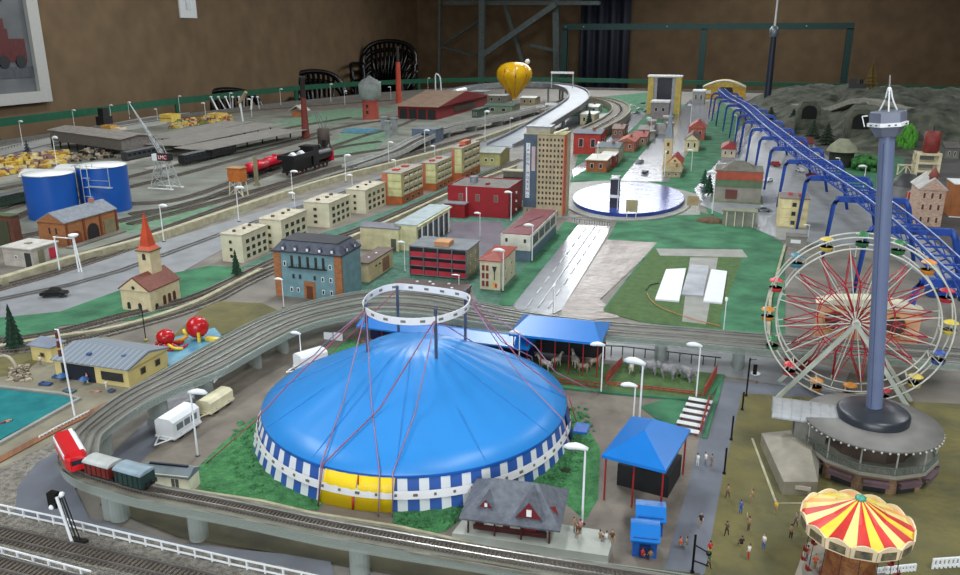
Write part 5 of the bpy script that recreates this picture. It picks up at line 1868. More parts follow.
# ---- yellow arched station
t = T('yellow_station', 'yellow terminal with white arched roof at the top of the coaster', 'building', g(702, 98))
W_ = g(745, 98).x - g(702, 98).x
yk2 = M('station_yellow', (214, 172, 58), .5)
MB().bx(0, W_, 0, .3, 0, .10).build('wall', yk2, t)
m = MB()
pts = [(W_ * k / 12, .10 + .055 * math.sin(PI * k / 12)) for k in range(13)]
m.prof_y(pts + [(W_, .10), (0, .10)][0:0] + [], -.01, .32)
m.build('arched_roof', M('station_roof_yellow', (216, 184, 88), .5), t)
m = MB()
m.tube([(W_ * k / 12, -.014, .10 + .058 * math.sin(PI * k / 12)) for k in range(13)], .007, 6)
m.build('white_arch', white, t)
arch(t, W_ * .55, -.002, .0, .12, .12, 'f', dark, 'archway', .004)
MB().bx(W_ * .05, W_ * .2, -.004, 0, .04, .07).build('notice', white, t)

# ---- restaurant with red and green bands
t = bld('restaurant', 'grey restaurant with orange band, green band and dark roof at the coaster road', (760, 204), 713, 763, 173, M('rest_grey', (150, 146, 134), .7), M('rest_roof', (104, 102, 92), .7), roofkind='flat', rh=.003, dmax=.14)
W_, D_, H_ = t['w'], t['d'], t['h']
MB().bx(-.001, W_ + .001, -.003, D_, H_ * .74, H_ * 1.0).build('orange_band', M('band_orange', (168, 78, 54), .6), t)
MB().bx(-.001, W_ + .001, -.002, D_, H_ * .50, H_ * .74).build('green_band', M('band_green', (92, 116, 84), .6), t)
m = hiproof(W_ * .12, W_ * .85, .02, D_ * .9, H_ + .003, H_ + .028, .3, 'x', .002)
m.build('upper_roof', MATS['rest_roof'], t)
MB().bx(W_ * .25, W_ * .5, -.003, 0, H_ * .12, H_ * .42).build('window', M('rest_window', (104, 52, 40), .4), t)
MB().bx(-.01, W_ + .01, -.02, D_, -.0, .004).build('terrace', M('terrace_green', (110, 124, 96), .8), t)
t = bld('garden_wall_house', 'low grey pavilion on posts below the restaurant', (755, 228), 722, 762, 213, M('pav_grey', (132, 132, 120), .7), M('pav_roof', (126, 132, 110), .7), rh=.003, dmax=.04, over=.004)
for x in (.1, .35, .6, .9):
    MB().bx(t['w'] * x, t['w'] * x + .003, -.004, 0, 0, t['h']).build('post', creamb, t)
# ---- cream block by the coaster
t = bld('apartment_block', 'cream block with red roof vents and dark window strip beside the coaster', (806, 229), 777, 808, 200, M('block_vanilla', (222, 206, 150), .6), M('roof_taupe', (132, 120, 116), .7), rh=.003, over=.002, dmax=.09)
W_, D_, H_ = t['w'], t['d'], t['h']
for k in range(3):
    for x0_, x1_ in ((.06, .40), (.62, .97)):
        MB().bx(W_ * x0_, W_ * x1_, -.0018, 0, H_ * (.06 + .31 * k), H_ * (.34 + .31 * k)).build('front_panel', M('panel_vanilla', (232, 218, 164), .6), t)
    MB().bx(W_ * .44, W_ * .58, -.0012, 0, H_ * (.12 + .31 * k), H_ * (.26 + .31 * k)).build('window', glassd, t)
for k in range(2):
    MB().bx(W_ * (.3 + .35 * k), W_ * (.45 + .35 * k), D_ * (.5 - .2 * k), D_ * (.7 - .2 * k), H_ + .003, H_ + .009).build('roof_vent', dotred, t)
t = bld('kiosk', 'low grey kiosk with lettered front below the cream block', (806, 248), 786, 808, 238, M('kiosk_grey', (140, 138, 130), .7), M('kiosk_roof', (120, 118, 112), .7), rh=.002, dmax=.04)
MB().bx(t['w'] * .2, t['w'] * .7, -.001, 0, t['h'] * .4, t['h'] * .75).build('sign', white, t)

# ---- round plaza with blue pool, monument and sign
pc = (g(572, 203) + g(683, 200)) / 2
xs0, xs1 = g(570, 203).x, g(684, 203).x
c = Vector(((xs0 + xs1) / 2, (g(625, 219).y + g(625, 186).y) / 2, 0))
rx, ry = (xs1 - xs0) / 2, (g(625, 219).y - g(625, 186).y) / -2
pool_blue = M('plaza_blue', (62, 86, 170), .2, rgb2=(36, 54, 120), sc_=8, bump=.06)
pool_blue.node_tree.nodes['Principled BSDF'].inputs['Specular IOR Level'].default_value = .22
S('plaza_pool', MB().prism([(c.x + rx * math.cos(a * PI / 24), c.y + ry * math.sin(a * PI / 24)) for a in range(48)], .0005, .0170), pool_blue)
S('plaza_kerb', MB().prism([(c.x + 1.14 * rx * math.cos(a * PI / 24), c.y + 1.16 * ry * math.sin(a * PI / 24)) for a in range(48)], .0003, .0055), sand)
t = T('monument', 'dark square pillar with white collar standing on the blue round plaza', 'monument', g(614, 212))
h = hz(614, 212, 176)
MB().bx(-.014, .014, -.014, .014, .0, h).build('pillar', M('pillar_dark', (44, 44, 58), .35), t)
MB().bx(-.016, .016, -.016, .016, h * .42, h * .50).build('collar', white, t)
for (px, py, top, lab, mt) in ((631, 220, 200, 'square beige notice board on two legs at the near edge of the plaza', M('notice_beige', (168, 156, 120), .7)), (692, 212, 196, 'small beige notice frame at the right edge of the plaza', M('notice_beige2', (170, 150, 110), .7))):
    t = T('notice_board', lab, 'sign', g(px, py))
    h = hz(px, py, top)
    for s in (-1, 1):
        MB().rod((s * .014, 0, 0), (s * .014, 0, h), .0014, n=6).build('leg', creamb, t)
    MB().bx(-.018, .018, -.002, .002, h * .42, h).build('panel', mt, t)
q = g(710, 222)
t = T('rock', 'brown rock mound on the lawn right of the plaza', 'rock', q)
m = MB()
m.ball((0, 0, 0), .045, .03, .016, 12, 8)
m.build('boulder', M('rock_brown', (120, 96, 72), .9, rgb2=(88, 70, 54), sc_=60, bump=.8), t)
fence([g(572, 222), g(612, 226)], 'dark little fence across the top of the town street', h=.012, step=.008, mat=gb, rails=(.9,), nm='street_fence')
# white and grey slabs on the lawn
slab = M('slab_white', (228, 230, 236), .35, var=.02)
slabg = M('slab_grey', (176, 180, 188), .25, rgb2=(140, 144, 152), sc_=20)
for pts, mt, lab in (([(655, 301), (666, 271), (686, 270), (679, 303)], slab, 'white slab lying on the park lawn, left of the grey slab'),
                     ([(681, 296), (690, 266), (709, 268), (703, 298)], slabg, 'grey tilted slab on the park path between two white slabs'),
                     ([(703, 303), (711, 271), (727, 273), (722, 305)], slab, 'white slab on the park lawn, right of the grey slab')):
    P_ = [g(*p) for p in pts]
    o = MB().prism([(p.x, p.y) for p in P_], .0006, .005).build('slab', mt)
    tag(o, lab, 'slab')
m = MB()
m.tube(smooth([g(647, 293, .004), g(651, 300, .004), g(662, 308, .004), g(690, 318, .004), g(720, 326, .004)], 6), .0009, 5)
tag(m.build('cable', M('cable_orange', (196, 130, 70), .5)), 'thin orange cable lying on the park lawn', 'cable')
m = MB()
m.tube(smooth([g(646, 290, .003), g(650, 285, .003), g(659, 283, .003)], 5), .0013, 5)
tag(m.build('hose', dark), 'short black hose end beside the white slab', 'hose')
S('park_border', MB().strip([g(785, 246), g(770, 300), g(768, 340)], -.003, .003, 0, .006), wallc)


# ---- cars
def car(px, py, rz, col, lab, s=1.0, grp='toy cars', z=.0025):
    t = T('car', lab, 'car', g(px, py) + Vector((0, 0, z)), math.radians(rz), grp)
    L_, W2, H2 = .048 * s, .019 * s, .014 * s
    m = MB()
    n = [(-.5, .15), (-.5, .5), (-.42, .58), (-.30, .62), (-.18, .98), (.10, 1.0), (.24, .64), (.44, .56), (.5, .42), (.5, .15)]
    m.prof_x([], 0, 0) if False else None
    pts = [(x * L_, z_ * H2 + .001) for x, z_ in n]
    m.prof_y(pts, -W2 / 2, W2 / 2)
    m.build('body', col, t)
    MB().prof_y([(-.28 * L_, .65 * H2 + .001), (-.18 * L_, .93 * H2 + .001), (.09 * L_, .94 * H2 + .001), (.20 * L_, .65 * H2 + .001)], -W2 / 2 - .0003, W2 / 2 + .0003).build('side_windows', glass, t)
    for x in (-.32, .31):
        for y in (-1, 1):
            MB().rod((x * L_, y * (W2 / 2 - .002), .0025 * s), (x * L_, y * (W2 / 2 + .0006), .0025 * s), .0032 * s, n=10).build('wheel', wheelm, t)


car(55, 297, 20, black, 'black limousine on the main road left of the church', 1.15, None)
car(640, 163, 70, M('car_grey', (120, 124, 130), .3), 'small grey car on the village street near the plaza', 1.0, None)
car(645, 174, 80, M('car_dark', (50, 60, 80), .3), 'dark car on the village street closest to the plaza', 1.0, None)
for k, (px, py) in enumerate(((632, 107), (640, 110), (647, 112), (636, 114), (628, 111), (650, 107), (643, 104))):
    car(px, py, 20 + 10 * k, [white, M('car_silver', (190, 194, 198), .3), MATS['car_dark'], MATS['car_grey']][k % 4],
        ['white', 'silver', 'dark', 'grey', 'white', 'silver', 'dark'][k] + ' parked car in the far lot left of the yellow gate, ' + ['leftmost but two', 'in its middle', 'at its right front', 'at its front', 'at its left end', 'at its right back', 'at its back'][k], 1.2)
car(775, 166, 110, M('car_red', (150, 40, 44), .3), 'red car under the middle of the coaster', 1.3)
car(812, 178, 115, M('car_maroon', (92, 24, 34), .3), 'dark red car under the coaster beside the cream block', 1.3)
car(800, 172, 115, M('car_white', (220, 220, 224), .3), 'white car under the coaster behind the dark red one', 1.0)
car(768, 182, 60, white, 'white car beside the restaurant at the coaster leg', 1.0)
car(763, 212, 10, MATS['car_grey'], 'grey car parked right of the restaurant', 1.0)
# ================================================================ blue tanks
tblue = M('tank_blue', (22, 84, 170), .35, var=.05, sc_=12)
twh = M('tank_top_white', (238, 240, 240), .3, var=.02)
for (c0, c1, col, base, toprow, lab) in ((32, 80, 56, 221, 173, 'big blue storage tank with white top, left, behind the brick warehouse'), (84, 132, 108, 214, 165, 'big blue storage tank with white top, right, behind the warehouse ridge')):
    f = g(col, base)
    r = (g(c1, base) - g(c0, base)).length / 2 * 1.0
    dirv = Vector((f.x, f.y, 0)).normalized()
    c = f + dirv * r
    h = rowz(c, toprow)
    t = T('storage_tank', lab, 'tank', c, 0, 'blue storage tanks')
    MB().lathe([(r, 0), (r, h)], 40).build('shell', tblue, t)
    MB().lathe([(r * .985, h), (r * .96, h + .0015), (0, h + .006)], 40).build('top', twh, t)
    MB().lathe([(r, h - .001), (r + .0015, h - .001), (r + .0015, h + .001), (r, h + .001)], 40).build('rim', steel, t)
TH = h
q = g(86, 216)
t = T('tank_walkway', 'grey steel ladder tower and walkway between the two blue tanks', 'walkway', q + Vector((0, .03, 0)))
m = MB()
for x in (-.012, .012):
    for y in (-.012, .012):
        m.rod((x, y, 0), (x, y, TH + .012), .0014, n=5)
m.build('tower_posts', steel, t)
for k in range(5):
    z = TH * (.2 + .2 * k)
    MB().rod((-.012, -.012, z), (.012, .012, z), .001, n=4).rod((.012, -.012, z), (-.012, .012, z), .001, n=4).bx(-.013, .013, -.013, .013, z - .0008, z + .0008).build('landing', steel, t)
m = MB()
m.bx(.012, .10, -.02, -.008, TH * .62, TH * .64).rod((.012, -.02, TH * .78), (.10, -.02, TH * .78), .001, n=4)
m.rod((.10, -.02, TH * .62), (.10, -.02, TH + .012), .0013, n=4).rod((.012, -.02, TH + .010), (.10, -.02, TH + .010), .001, n=4)
m.build('walkway', steel, t)
m = MB()
m.tube([(-.012, 0, TH + .004), (-.05, .01, TH + .008), (-.07, .012, TH + .002)], .0012, 5)
m.build('pipe', steel, t)

# ================================================================ portal crane
q = g(166, 188)
t = T('portal_crane', 'grey lattice harbour crane with dark red engine house lettered in white', 'crane', q)
hh = rowz(q, 161)
cg = M('crane_grey', (178, 184, 186), .5, .1)
F4 = [(-.045, -.03), (.045, -.03), (.045, .03), (-.045, .03)]
T4 = [(-.022, -.016), (.022, -.016), (.022, .016), (-.022, .016)]
for i in range(4):
    a, b = F4[i], T4[i]
    MB().rod((*a, 0), (*b, hh), .0024, .0018, n=5).build('leg', cg, t)
for i in range(4):
    j = (i + 1) % 4
    m = MB()
    for u0, u1 in ((0, .5), (.5, 1)):
        def pt(k, u):
            return Vector((*F4[k], 0)).lerp(Vector((*T4[k], hh)), u)
        m.rod(pt(i, u0), pt(j, u1), .0013, n=4).rod(pt(j, u0), pt(i, u1), .0013, n=4)
    m.rod(pt(i, .5), pt(j, .5), .0013, n=4)
    m.build('lattice_brace', cg, t)
MB().bx(-.055, .055, -.034, -.026, 0, .004).bx(-.055, .055, .026, .034, 0, .004).build('foot_beam', white, t)
MB().bx(-.028, .028, -.02, .02, hh, hh + .003).build('platform', cg, t)
MB().bx(-.012, .034, -.016, .016, hh + .003, hh + .030).build('engine_house', M('crane_dark', (34, 36, 42), .5), t)
o = MB().bx(-.008, .034, -.0175, -.016, hh + .006, hh + .026).build('name_panel', M('crane_red', (130, 28, 40), .5), t)
text('name_letters', 'LMC', .019, white, o, (.013, -.0178, hh + .016), (PI / 2, 0, 0), .0004)
MB().bx(-.036, -.014, -.014, .006, hh + .003, hh + .026).build('cab', white, t)
m = MB()
jt = bp(132, 101, q.y + .02) - q
jt = Vector((jt.x, .0, jt.z))
jb = Vector((.0, 0, hh + .024))
N = 10
for s in (-1, 1):
    m.rod(jb + Vector((.006 * s, .006, 0)), jt, .0013, n=4).rod(jb + Vector((.006 * s, -.006, 0)), jt, .0013, n=4)
for k in range(N):
    u0, u1 = k / N, (k + 1) / N
    for a, b in (((1, 1), (-1, 1)), ((1, -1), (1, 1)), ((-1, -1), (1, -1)), ((-1, 1), (-1, -1))):
        p0 = jb.lerp(jt, u0) + Vector((.006 * a[0], .006 * a[1], 0)) * (1 - u0)
        p1 = jb.lerp(jt, u1) + Vector((.006 * b[0], .006 * b[1], 0)) * (1 - u1)
        m.rod(p0, p1, .0008, n=3)
m.build('jib', cg, t)
MB().rod(jt, (jt.x, jt.y, jt.z - .05), .0006, n=4).ball((jt.x, jt.y, jt.z - .052), .003).build('hook', dark, t)
MB().rod((.02, 0, hh + .030), (.008, 0, hh + .06), .0014, n=4).rod((.008, 0, hh + .06), jb.lerp(jt, .55), .0007, n=4).build('stay', cg, t)

# ================================================================ long goods shed and station canopies
A, B2, C2 = g(52, 147), g(123, 158), g(150, 153)
rz = math.atan2((B2 - A).y, (B2 - A).x)
W, D = (B2 - A).length, max(.10, (C2 - B2).length)
t = T('goods_shed', 'long weathered grey goods shed on posts behind the yellow freight heap', 'shed', A, rz)
sg = M('shed_grey', (158, 152, 146), .7, rgb2=(128, 122, 116), sc_=40)
h = .085
MB().prof_x([(0, .035), (D, .035), (D, h), (D / 2, h + .012), (0, h)], 0, W).build('body', M('shed_plank', (132, 126, 120), .8, rgb2=(104, 98, 94), sc_=120), t)
MB().prof_x([(-.008, h), (D / 2, h + .014), (D + .008, h), (D + .008, h + .003), (D / 2, h + .018), (-.008, h + .003)], -.01, W + .01).build('roof', sg, t)
for k in range(9):
    for y in (.004, D - .004):
        MB().bx(W * k / 8 - .003, W * k / 8 + .003, y - .003, y + .003, 0, .035).build('post', dark, t)
can = M('canopy_grey', (150, 146, 140), .5, rgb2=(128, 124, 120), sc_=30)
for (a, b, wd, lab) in (((192, 150), (292, 130), .10, 'front grey platform canopy, right behind the crane'), ((162, 146), (272, 124), .11, 'middle grey platform canopy of the yard station'), ((160, 139), (240, 122), .10, 'rear grey platform canopy of the yard station')):
    zc = .048
    A, B2 = g(*a, zc), g(*b, zc)
    rz = math.atan2((B2 - A).y, (B2 - A).x)
    W = (B2 - A).length
    t = T('platform_canopy', lab, 'canopy', (A.x, A.y, 0), rz, 'station platform canopies')
    MB().prof_x([(-wd, zc + .004), (0, zc), (wd, zc + .004), (wd, zc + .007), (0, zc + .003), (-wd, zc + .007)], 0, W).build('roof', can, t)
    n_ = int(W / .13)
    for k in range(n_ + 1):
        x = .02 + (W - .04) * k / n_
        MB().bx(x - .003, x + .003, -.003, .003, 0, zc).rod((x, 0, zc * .7), (x, wd * .7, zc + .001), .0015, n=4).rod((x, 0, zc * .7), (x, -wd * .7, zc + .001), .0015, n=4).build('post', M('post_dark', (58, 54, 50), .6), t)
    S('platform', MB().strip([Vector((A.x, A.y - .3, 0)), Vector((B2.x, B2.y, 0))], -.03, .03, 0, .009), M('platform_stone', (172, 170, 160), .5, var=.1, sc_=30))
S('platform', MB().strip([g(-20, 186), g(50, 172), g(110, 166)], -.05, .05, 0, .008), MATS['platform_stone'])
S('quay_slab', MB().prism([g(0, 163).xy, g(0, 148).xy, g(50, 138).xy, g(52, 150).xy], 0, .005), M('slab_pale', (182, 182, 180), .35, var=.08, sc_=14))
S('quay_slab', MB().prism([g(75, 131).xy, g(150, 117).xy, g(190, 113).xy, g(165, 124).xy, g(110, 133).xy], 0, .005), MATS['slab_pale'])
fence([g(0, 152), g(40, 141), g(75, 132), g(120, 125), g(160, 119)], 'low dark lattice fence along the left edge of the board', h=.014, step=.03, mat=M('lattice_brown', (92, 80, 72), .7), rails=(.1, .95), nm='edge_fence')


def heap(name, label, pts, mats, n, s, cat, z0=.001, zh=.02):
    """a heap nobody could count: small loose blocks piled inside an outline"""
    P_ = [g(*p) for p in pts]
    m = MB()
    k = 0
    while k < n:
        a, b, c, d = [random.random() for _ in range(4)]
        q = (P_[0].lerp(P_[1], a)).lerp(P_[3].lerp(P_[2], a), b)
        hgt = zh * (1 - abs(2 * a - 1)) * (1 - abs(2 * b - 1)) * 1.6
        ss = s * random.uniform(.6, 1.4)
        m.cb(q.x, q.y, z0 + ss * .4 + hgt * c, ss * 1.6, ss, ss * .8, random.randrange(len(mats)), d * 3)
        k += 1
    return tag(m.build(name, mats), label, cat, None, 'stuff')


yel = M('heap_yellow', (232, 196, 80), .6)
heap('freight_heap', 'heap of loose yellow and cream freight along the quay at the left edge', [(-15, 181), (70, 163), (66, 152), (-15, 160)], [yel, M('heap_cream', (226, 212, 160), .6), M('heap_ochre', (186, 138, 60), .7), M('heap_mauve', (140, 110, 120), .7)], 420, .014, 'heap', zh=.03)
for (px, py, lab) in ((28, 178, 'low white arched roof shed left, behind the left blue tank'), (62, 173, 'low white arched roof shed behind and between the blue tanks')):
    t = T('arched_shed', lab, 'shed', g(px, py), .1)
    MB().prof_x([(.05 * math.cos(PI * k / 10), .012 + .026 * math.sin(PI * k / 10)) for k in range(11)], 0, .16).build('roof', twh, t)
    MB().bx(.003, .157, -.046, .046, 0, .012).build('wall', M('arched_shed_wall', (170, 168, 160), .7), t)
heap('lumber_heap', 'small brown and white lumber scattered at the end of the goods shed', [(66, 163), (118, 158), (112, 152), (70, 154)], [M('lumber', (150, 132, 108), .7), M('lumber_pale', (190, 182, 168), .7), dark], 200, .009, 'heap', zh=.03)
heap('cargo_heap', 'scatter of yellow, green and red cargo on the far platform', [(165, 131), (232, 121), (230, 115), (180, 120)], [yel, M('cargo_red', (170, 70, 50), .6), M('cargo_green', (120, 130, 70), .7), M('cargo_cream', (200, 188, 150), .7)], 260, .013, 'heap', zh=.02)
for (px, py, wx, wy, h, c, lab) in ((160, 122, .09, .10, .05, (226, 196, 96), 'open yellow crate stack at the far left of the yard'), (101, 130, .07, .06, .028, (206, 160, 80), 'orange yellow box near the crane jib'), (113, 130, .05, .06, .012, (226, 206, 170), 'flat cream box beside the orange one'), (207, 118, .10, .10, .03, (222, 190, 110), 'yellow box among the cargo on the far platform')):
    t = T('crate', lab, 'crate', g(px, py))
    mt = M('crate_%d' % px, c, .6)
    MB().bx(0, wx, 0, .004, 0, h).bx(0, wx, wy - .004, wy, 0, h).bx(0, .004, .004, wy - .004, 0, h).bx(wx - .004, wx, .004, wy - .004, 0, h).bx(.004, wx - .004, .004, wy - .004, 0, h * .7).build('box', mt, t)
    MB().bx(-.001, wx + .001, -.001, .003, h * .45, h * .55).build('band', M('crate_band', (160, 120, 60), .7), t)
for k in range(8):
    px = 214 + 6.2 * k
    q = g(px + [4, 6, 5, 0, 1, -1, 0, 2][k], 111 - .3 * k)
    top = bp(px - [3, 2, 1, 0, 0, 1, -1, 0][k], 97, q.y)
    t = T('leaning_post', ['leftmost leaning white post with a lamp head', 'second leaning white post from the left', 'third white post of the bundle, leaning left', 'middle thin grey post of the bundle', 'white post just right of the middle one', 'sixth post of the bundle, nearly upright', 'seventh post, thin and grey', 'rightmost post of the bundle'][k] + ' at the far yard edge', 'post', q, 0, 'bundle of posts at the far yard edge')
    MB().rod((0, 0, 0), top - q, .006 if k % 3 else .009, .005, n=6).build('pole', white if k % 2 == 0 else steel, t)
    MB().ball(top - q, .011, .011, .008, 8, 6).build('tip', white, t)
t = T('post_boom', 'thick cream boom leaning right on a white post at the far platform', 'boom', g(243, 122))
q = g(243, 122)
MB().rod((0, 0, 0), bp(240, 102, q.y) - q, .006, n=6).build('post', white, t)
MB().rod(bp(239, 103, q.y) - q, bp(246, 92, q.y) - q, .012, n=6).build('boom', M('boom_tan', (176, 158, 130), .6), t)


# ================================================================ conifers
def conifer(px, py, top, lab, r, col=(34, 78, 50), tiers=7, nm='conifer', cat='tree', lean=0):
    q = g(px, py)
    h = hz(px, py, top)
    t = T(nm, lab, cat, q)
    MB().rod((0, 0, 0), (0, 0, h * .35), r * .12, r * .08, n=7).build('trunk', M('trunk_brown', (84, 60, 44), .9), t)
    m = MB()
    for k in range(tiers):
        u = k / tiers
        z0_, z1_ = h * (.15 + .80 * u), h * (.15 + .80 * u + .24 * (1 - .4 * u))
        rr = r * (1 - u * .9)
        n = 14
        vs = [(0, 0, min(z1_, h))]
        for i in range(n):
            a = 2 * PI * i / n + k
            q_ = rr * (1.1 if i % 2 else .72) * random.uniform(.9, 1.1)
            vs.append((q_ * math.cos(a), q_ * math.sin(a), z0_ - (.02 * h if i % 2 else 0)))
        m.add(vs, [(0, 1 + i, 1 + (i + 1) % n) for i in range(n)] + [tuple(reversed(range(1, n + 1)))])
    m.build('foliage', M('needles_%d_%d' % (col[0], col[1]), col, .9, rgb2=tuple(int(c * .6) for c in col), sc_=180, bump=.5), t)
    return t


conifer(237, 277, 249, 'small dark conifer in front of the nearest cream block', .014)
conifer(16, 352, 303, 'tall slim dark conifer at the left edge above the pool', .017, (30, 66, 48), 9)
conifer(28, 154, 138, 'little grey blue cone tree on the quay', .02, (70, 86, 96), 4)
conifer(589, 127, 109, 'small dark conifer inside the curving track', .03, (36, 60, 50), 6)
conifer(708, 196, 172, 'pointed dark conifer beside the narrow village road', .024, (40, 84, 62), 6)
conifer(704, 186, 168, 'second conifer at the narrow village road', .02, (46, 96, 70), 5)

# ================================================================ locomotive, tank wagons, coaling plant
rd = M('wagon_red', (196, 24, 48), .35, var=.05)
lk = M('loco_black', (26, 27, 30), .35)


def local(px, py, ang=PI / 2):
    return g(px, py), ang


for (px, py, lab) in ((258, 176, 'bright red tank wagon at the front of the black engine'), (275, 170, 'second bright red tank wagon, coupled to the black engine')):
    q = g(px, py)
    t = T('tank_wagon', lab, 'wagon', q + Vector((0, 0, .005)), PI / 2, 'red tank wagons')
    t.scale = (1.25, 1.3, 1.3)
    MB().tube([(-.052, 0, .028), (-.048, 0, .028), (.048, 0, .028), (.052, 0, .028)], [.008, .016, .016, .008], 14).build('tank', rd, t)
    MB().bx(-.055, .055, -.012, .012, .009, .013).build('chassis', lk, t)
    MB().rod((0, 0, .04), (0, 0, .048), .006, n=10).build('dome', rd, t)
    wheels(t, (-.035, .035), r=.005, z=.005)
q = g(306, 172)
t = T('steam_engine', 'big black steam engine with open tender and dark boiler on the yard track', 'locomotive', q + Vector((0, 0, .005)), PI / 2)
t.scale = (1.2, 1.5, 1.45)
MB().bx(-.13, .16, -.014, .014, .010, .015).build('frame', lk, t)
MB().bx(-.13, .02, -.026, .026, .045, .050).bx(-.13, .02, -.026, -.022, .05, .058).bx(-.13, .02, .022, .026, .05, .058).bx(-.13, -.126, -.022, .022, .05, .058).build('tender_tray', lk, t)
MB().bx(-.12, .01, -.016, .016, .015, .045).build('tender_body', lk, t)
for x in (-.085, -.03):
    MB().prof_x([(-.012, .052), (.012, .052), (0, .062)], x - .012, x + .012).build('tray_glint', M('glint_pale', (210, 214, 216), .3), t)  # pale wedges stand in for white reflections in the open tray
MB().rod((.05, 0, .036), (.16, 0, .036), .018, n=18).build('boiler', lk, t)
MB().bx(.015, .055, -.02, .02, .015, .066).build('cab', lk, t)
MB().bx(.010, .060, -.023, .023, .066, .070).build('cab_roof', lk, t)
MB().rod((.145, 0, .05), (.145, 0, .075), .006, .008, n=12).build('funnel', lk, t)
MB().rod((.10, 0, .05), (.10, 0, .062), .007, n=12).build('steam_dome', lk, t)
MB().bx(.160, .172, -.018, .018, .012, .042).build('front_plate', rd, t)
wheels(t, (-.11, -.085, -.04, -.015, .05, .08, .11, .14), r=.008, z=.008, m=M('wheel_red', (110, 22, 26), .5))
q = g(325, 160)
t = T('coaling_tower', 'brown coal bunker on a lattice frame rising behind the black engine', 'tower', q)
h1 = rowz(q, 141)
h2 = rowz(q, 129)
br_ = M('bunker_brown', (74, 64, 58), .8)
for x in (-.028, .028):
    for y in (-.02, .02):
        MB().rod((x, y, 0), (x * .7, y * .7, h1), .003, n=4).build('leg', br_, t)
MB().lathe([(.016, h1 - .02), (.028, h1), (.028, h2), (.022, h2 + .004)], 16).build('bunker', br_, t)
m = MB()
h3 = rowz(q, 112)
for s in (-1, 1):
    m.rod((s * .01, -.01, h2), (-.03 + s * .004, -.01, h3), .0015, n=4).rod((s * .01, .01, h2), (-.03 + s * .004, .01, h3), .0015, n=4)
m.rod((.012, 0, h2), (.02, 0, h3 - .02), .0015, n=4).rod((.02, 0, h3 - .02), (-.03, 0, h3), .001, n=4)
m.build('lattice_mast', M('lattice_grey', (110, 112, 108), .6), t)
# orange water tank on legs, beige signal post
q = g(239, 196)
t = T('water_tank', 'orange wooden tank on pale legs beside the cream wall', 'tank', q)
h1, h2 = rowz(q, 181), rowz(q, 168)
MB().bx(-.026, .026, -.02, .02, h1, h2).build('tank', M('tank_orange', (190, 108, 44), .7, var=.15, sc_=60), t)
MB().bx(-.029, .029, -.023, .023, h2, h2 + .003).build('lid', M('tank_lid', (176, 128, 84), .7), t)
for x in (-.022, .022):
    for y in (-.016, .016):
        MB().rod((x * 1.25, y, 0), (x, y, h1), .0022, n=4).build('leg', creamb, t)
MB().rod((-.027, -.018, .006), (.022, -.016, h1), .0014, n=4).rod((.027, -.018, .006), (-.022, -.016, h1), .0014, n=4).build('brace', creamb, t)
q = g(257, 186)
t = T('gantry_post', 'tall olive square post left of the red tank wagons', 'post', q)
MB().bx(-.006, .006, -.006, .006, 0, rowz(q, 156)).bx(-.009, .009, -.009, .009, 0, .01).build('shaft', M('post_olive', (140, 136, 108), .7), t)

# ================================================================ chimneys, water tower, engine shed
q = g(306, 139)
t = T('factory_chimney', 'tall brown brick chimney with black top rising from the yard', 'chimney', q)
h = rowz(q, 76)
MB().lathe([(.024, 0), (.022, .02), (.014, h * .66)], 14).build('shaft', brick('chimney_rust', (128, 50, 40), (104, 40, 34), (96, 60, 50), 50), t)
MB().lathe([(.0142, h * .66), (.0125, h - .02), (.017, h - .015), (.017, h), (.010, h)], 14).build('black_top', M('soot_black', (44, 36, 34), .8), t)
q = g(399, 103)
t = T('factory_chimney', 'slim orange red chimney behind the engine shed', 'chimney', q)
h, h2 = rowz(q, 62), rowz(q, 46)
MB().lathe([(.026, 0), (.018, h)], 12).build('shaft', M('chimney_orange', (190, 74, 52), .7), t)
MB().rod((0, 0, h), (0, 0, h2), .013, .011, n=8).build('black_pipe', M('soot_black', (44, 36, 34), .8), t)
q = g(371, 119)
t = T('water_tower', 'brick water tower with grey bulging tank and pointed cap', 'tower', q)
h1, h2, h3 = rowz(q, 99), rowz(q, 84), rowz(q, 75)
r = .055
MB().lathe([(r * 1.05, 0), (r, .01), (r, h1)], 24).build('brick_shaft', brick('tower_brick', (176, 72, 54), (150, 60, 48), (150, 90, 76), 40), t)
MB().lathe([(r, h1 - .006), (r * 1.35, h1 + .01), (r * 1.4, h2)], 24).build('tank', M('tower_tank', (150, 160, 156), .5), t)
MB().lathe([(r * 1.42, h2), (r * 1.0, h2 + .025), (r * .3, h2 + .045), (r * .25, h3 - .01), (0, h3)], 24).build('cap', M('tower_cap', (104, 108, 108), .6), t)
for z in (.3, .6):
    MB().bx(-.008, .008, -r - .002, -r + .004, h1 * z, h1 * z + .02).build('window', glassd, t)
rw2 = M('shed_wall_red', (128, 26, 32), .7)
t = bld('engine_shed', 'dark red engine shed with wide brown gabled roof and black openings', (437, 120), 398, 487, 107, rw2, M('shed_roof_brown', (128, 104, 86), .8, var=.12, sc_=20), roofkind='gx', rh=.07, over=.015)
W_, D_, H_ = t['w'], t['d'], t['h']
for k in range(4):
    MB().bx(W_ * (.05 + .24 * k), W_ * (.24 + .24 * k), -.003, 0, 0, H_ * .8).build('shed_opening', dark, t)
MB().bx(W_ + .001, W_ + .004, D_ * .3, D_ * .72, H_ * .25, H_ * .75).build('wall_panel', M('panel_olive', (60, 52, 44), .7), t)
MB().rod((W_ * .75, D_ * .5, H_ + .06), (W_ * .75, D_ * .7, H_ + .062), .02, n=10).build('white_vent', white, t)
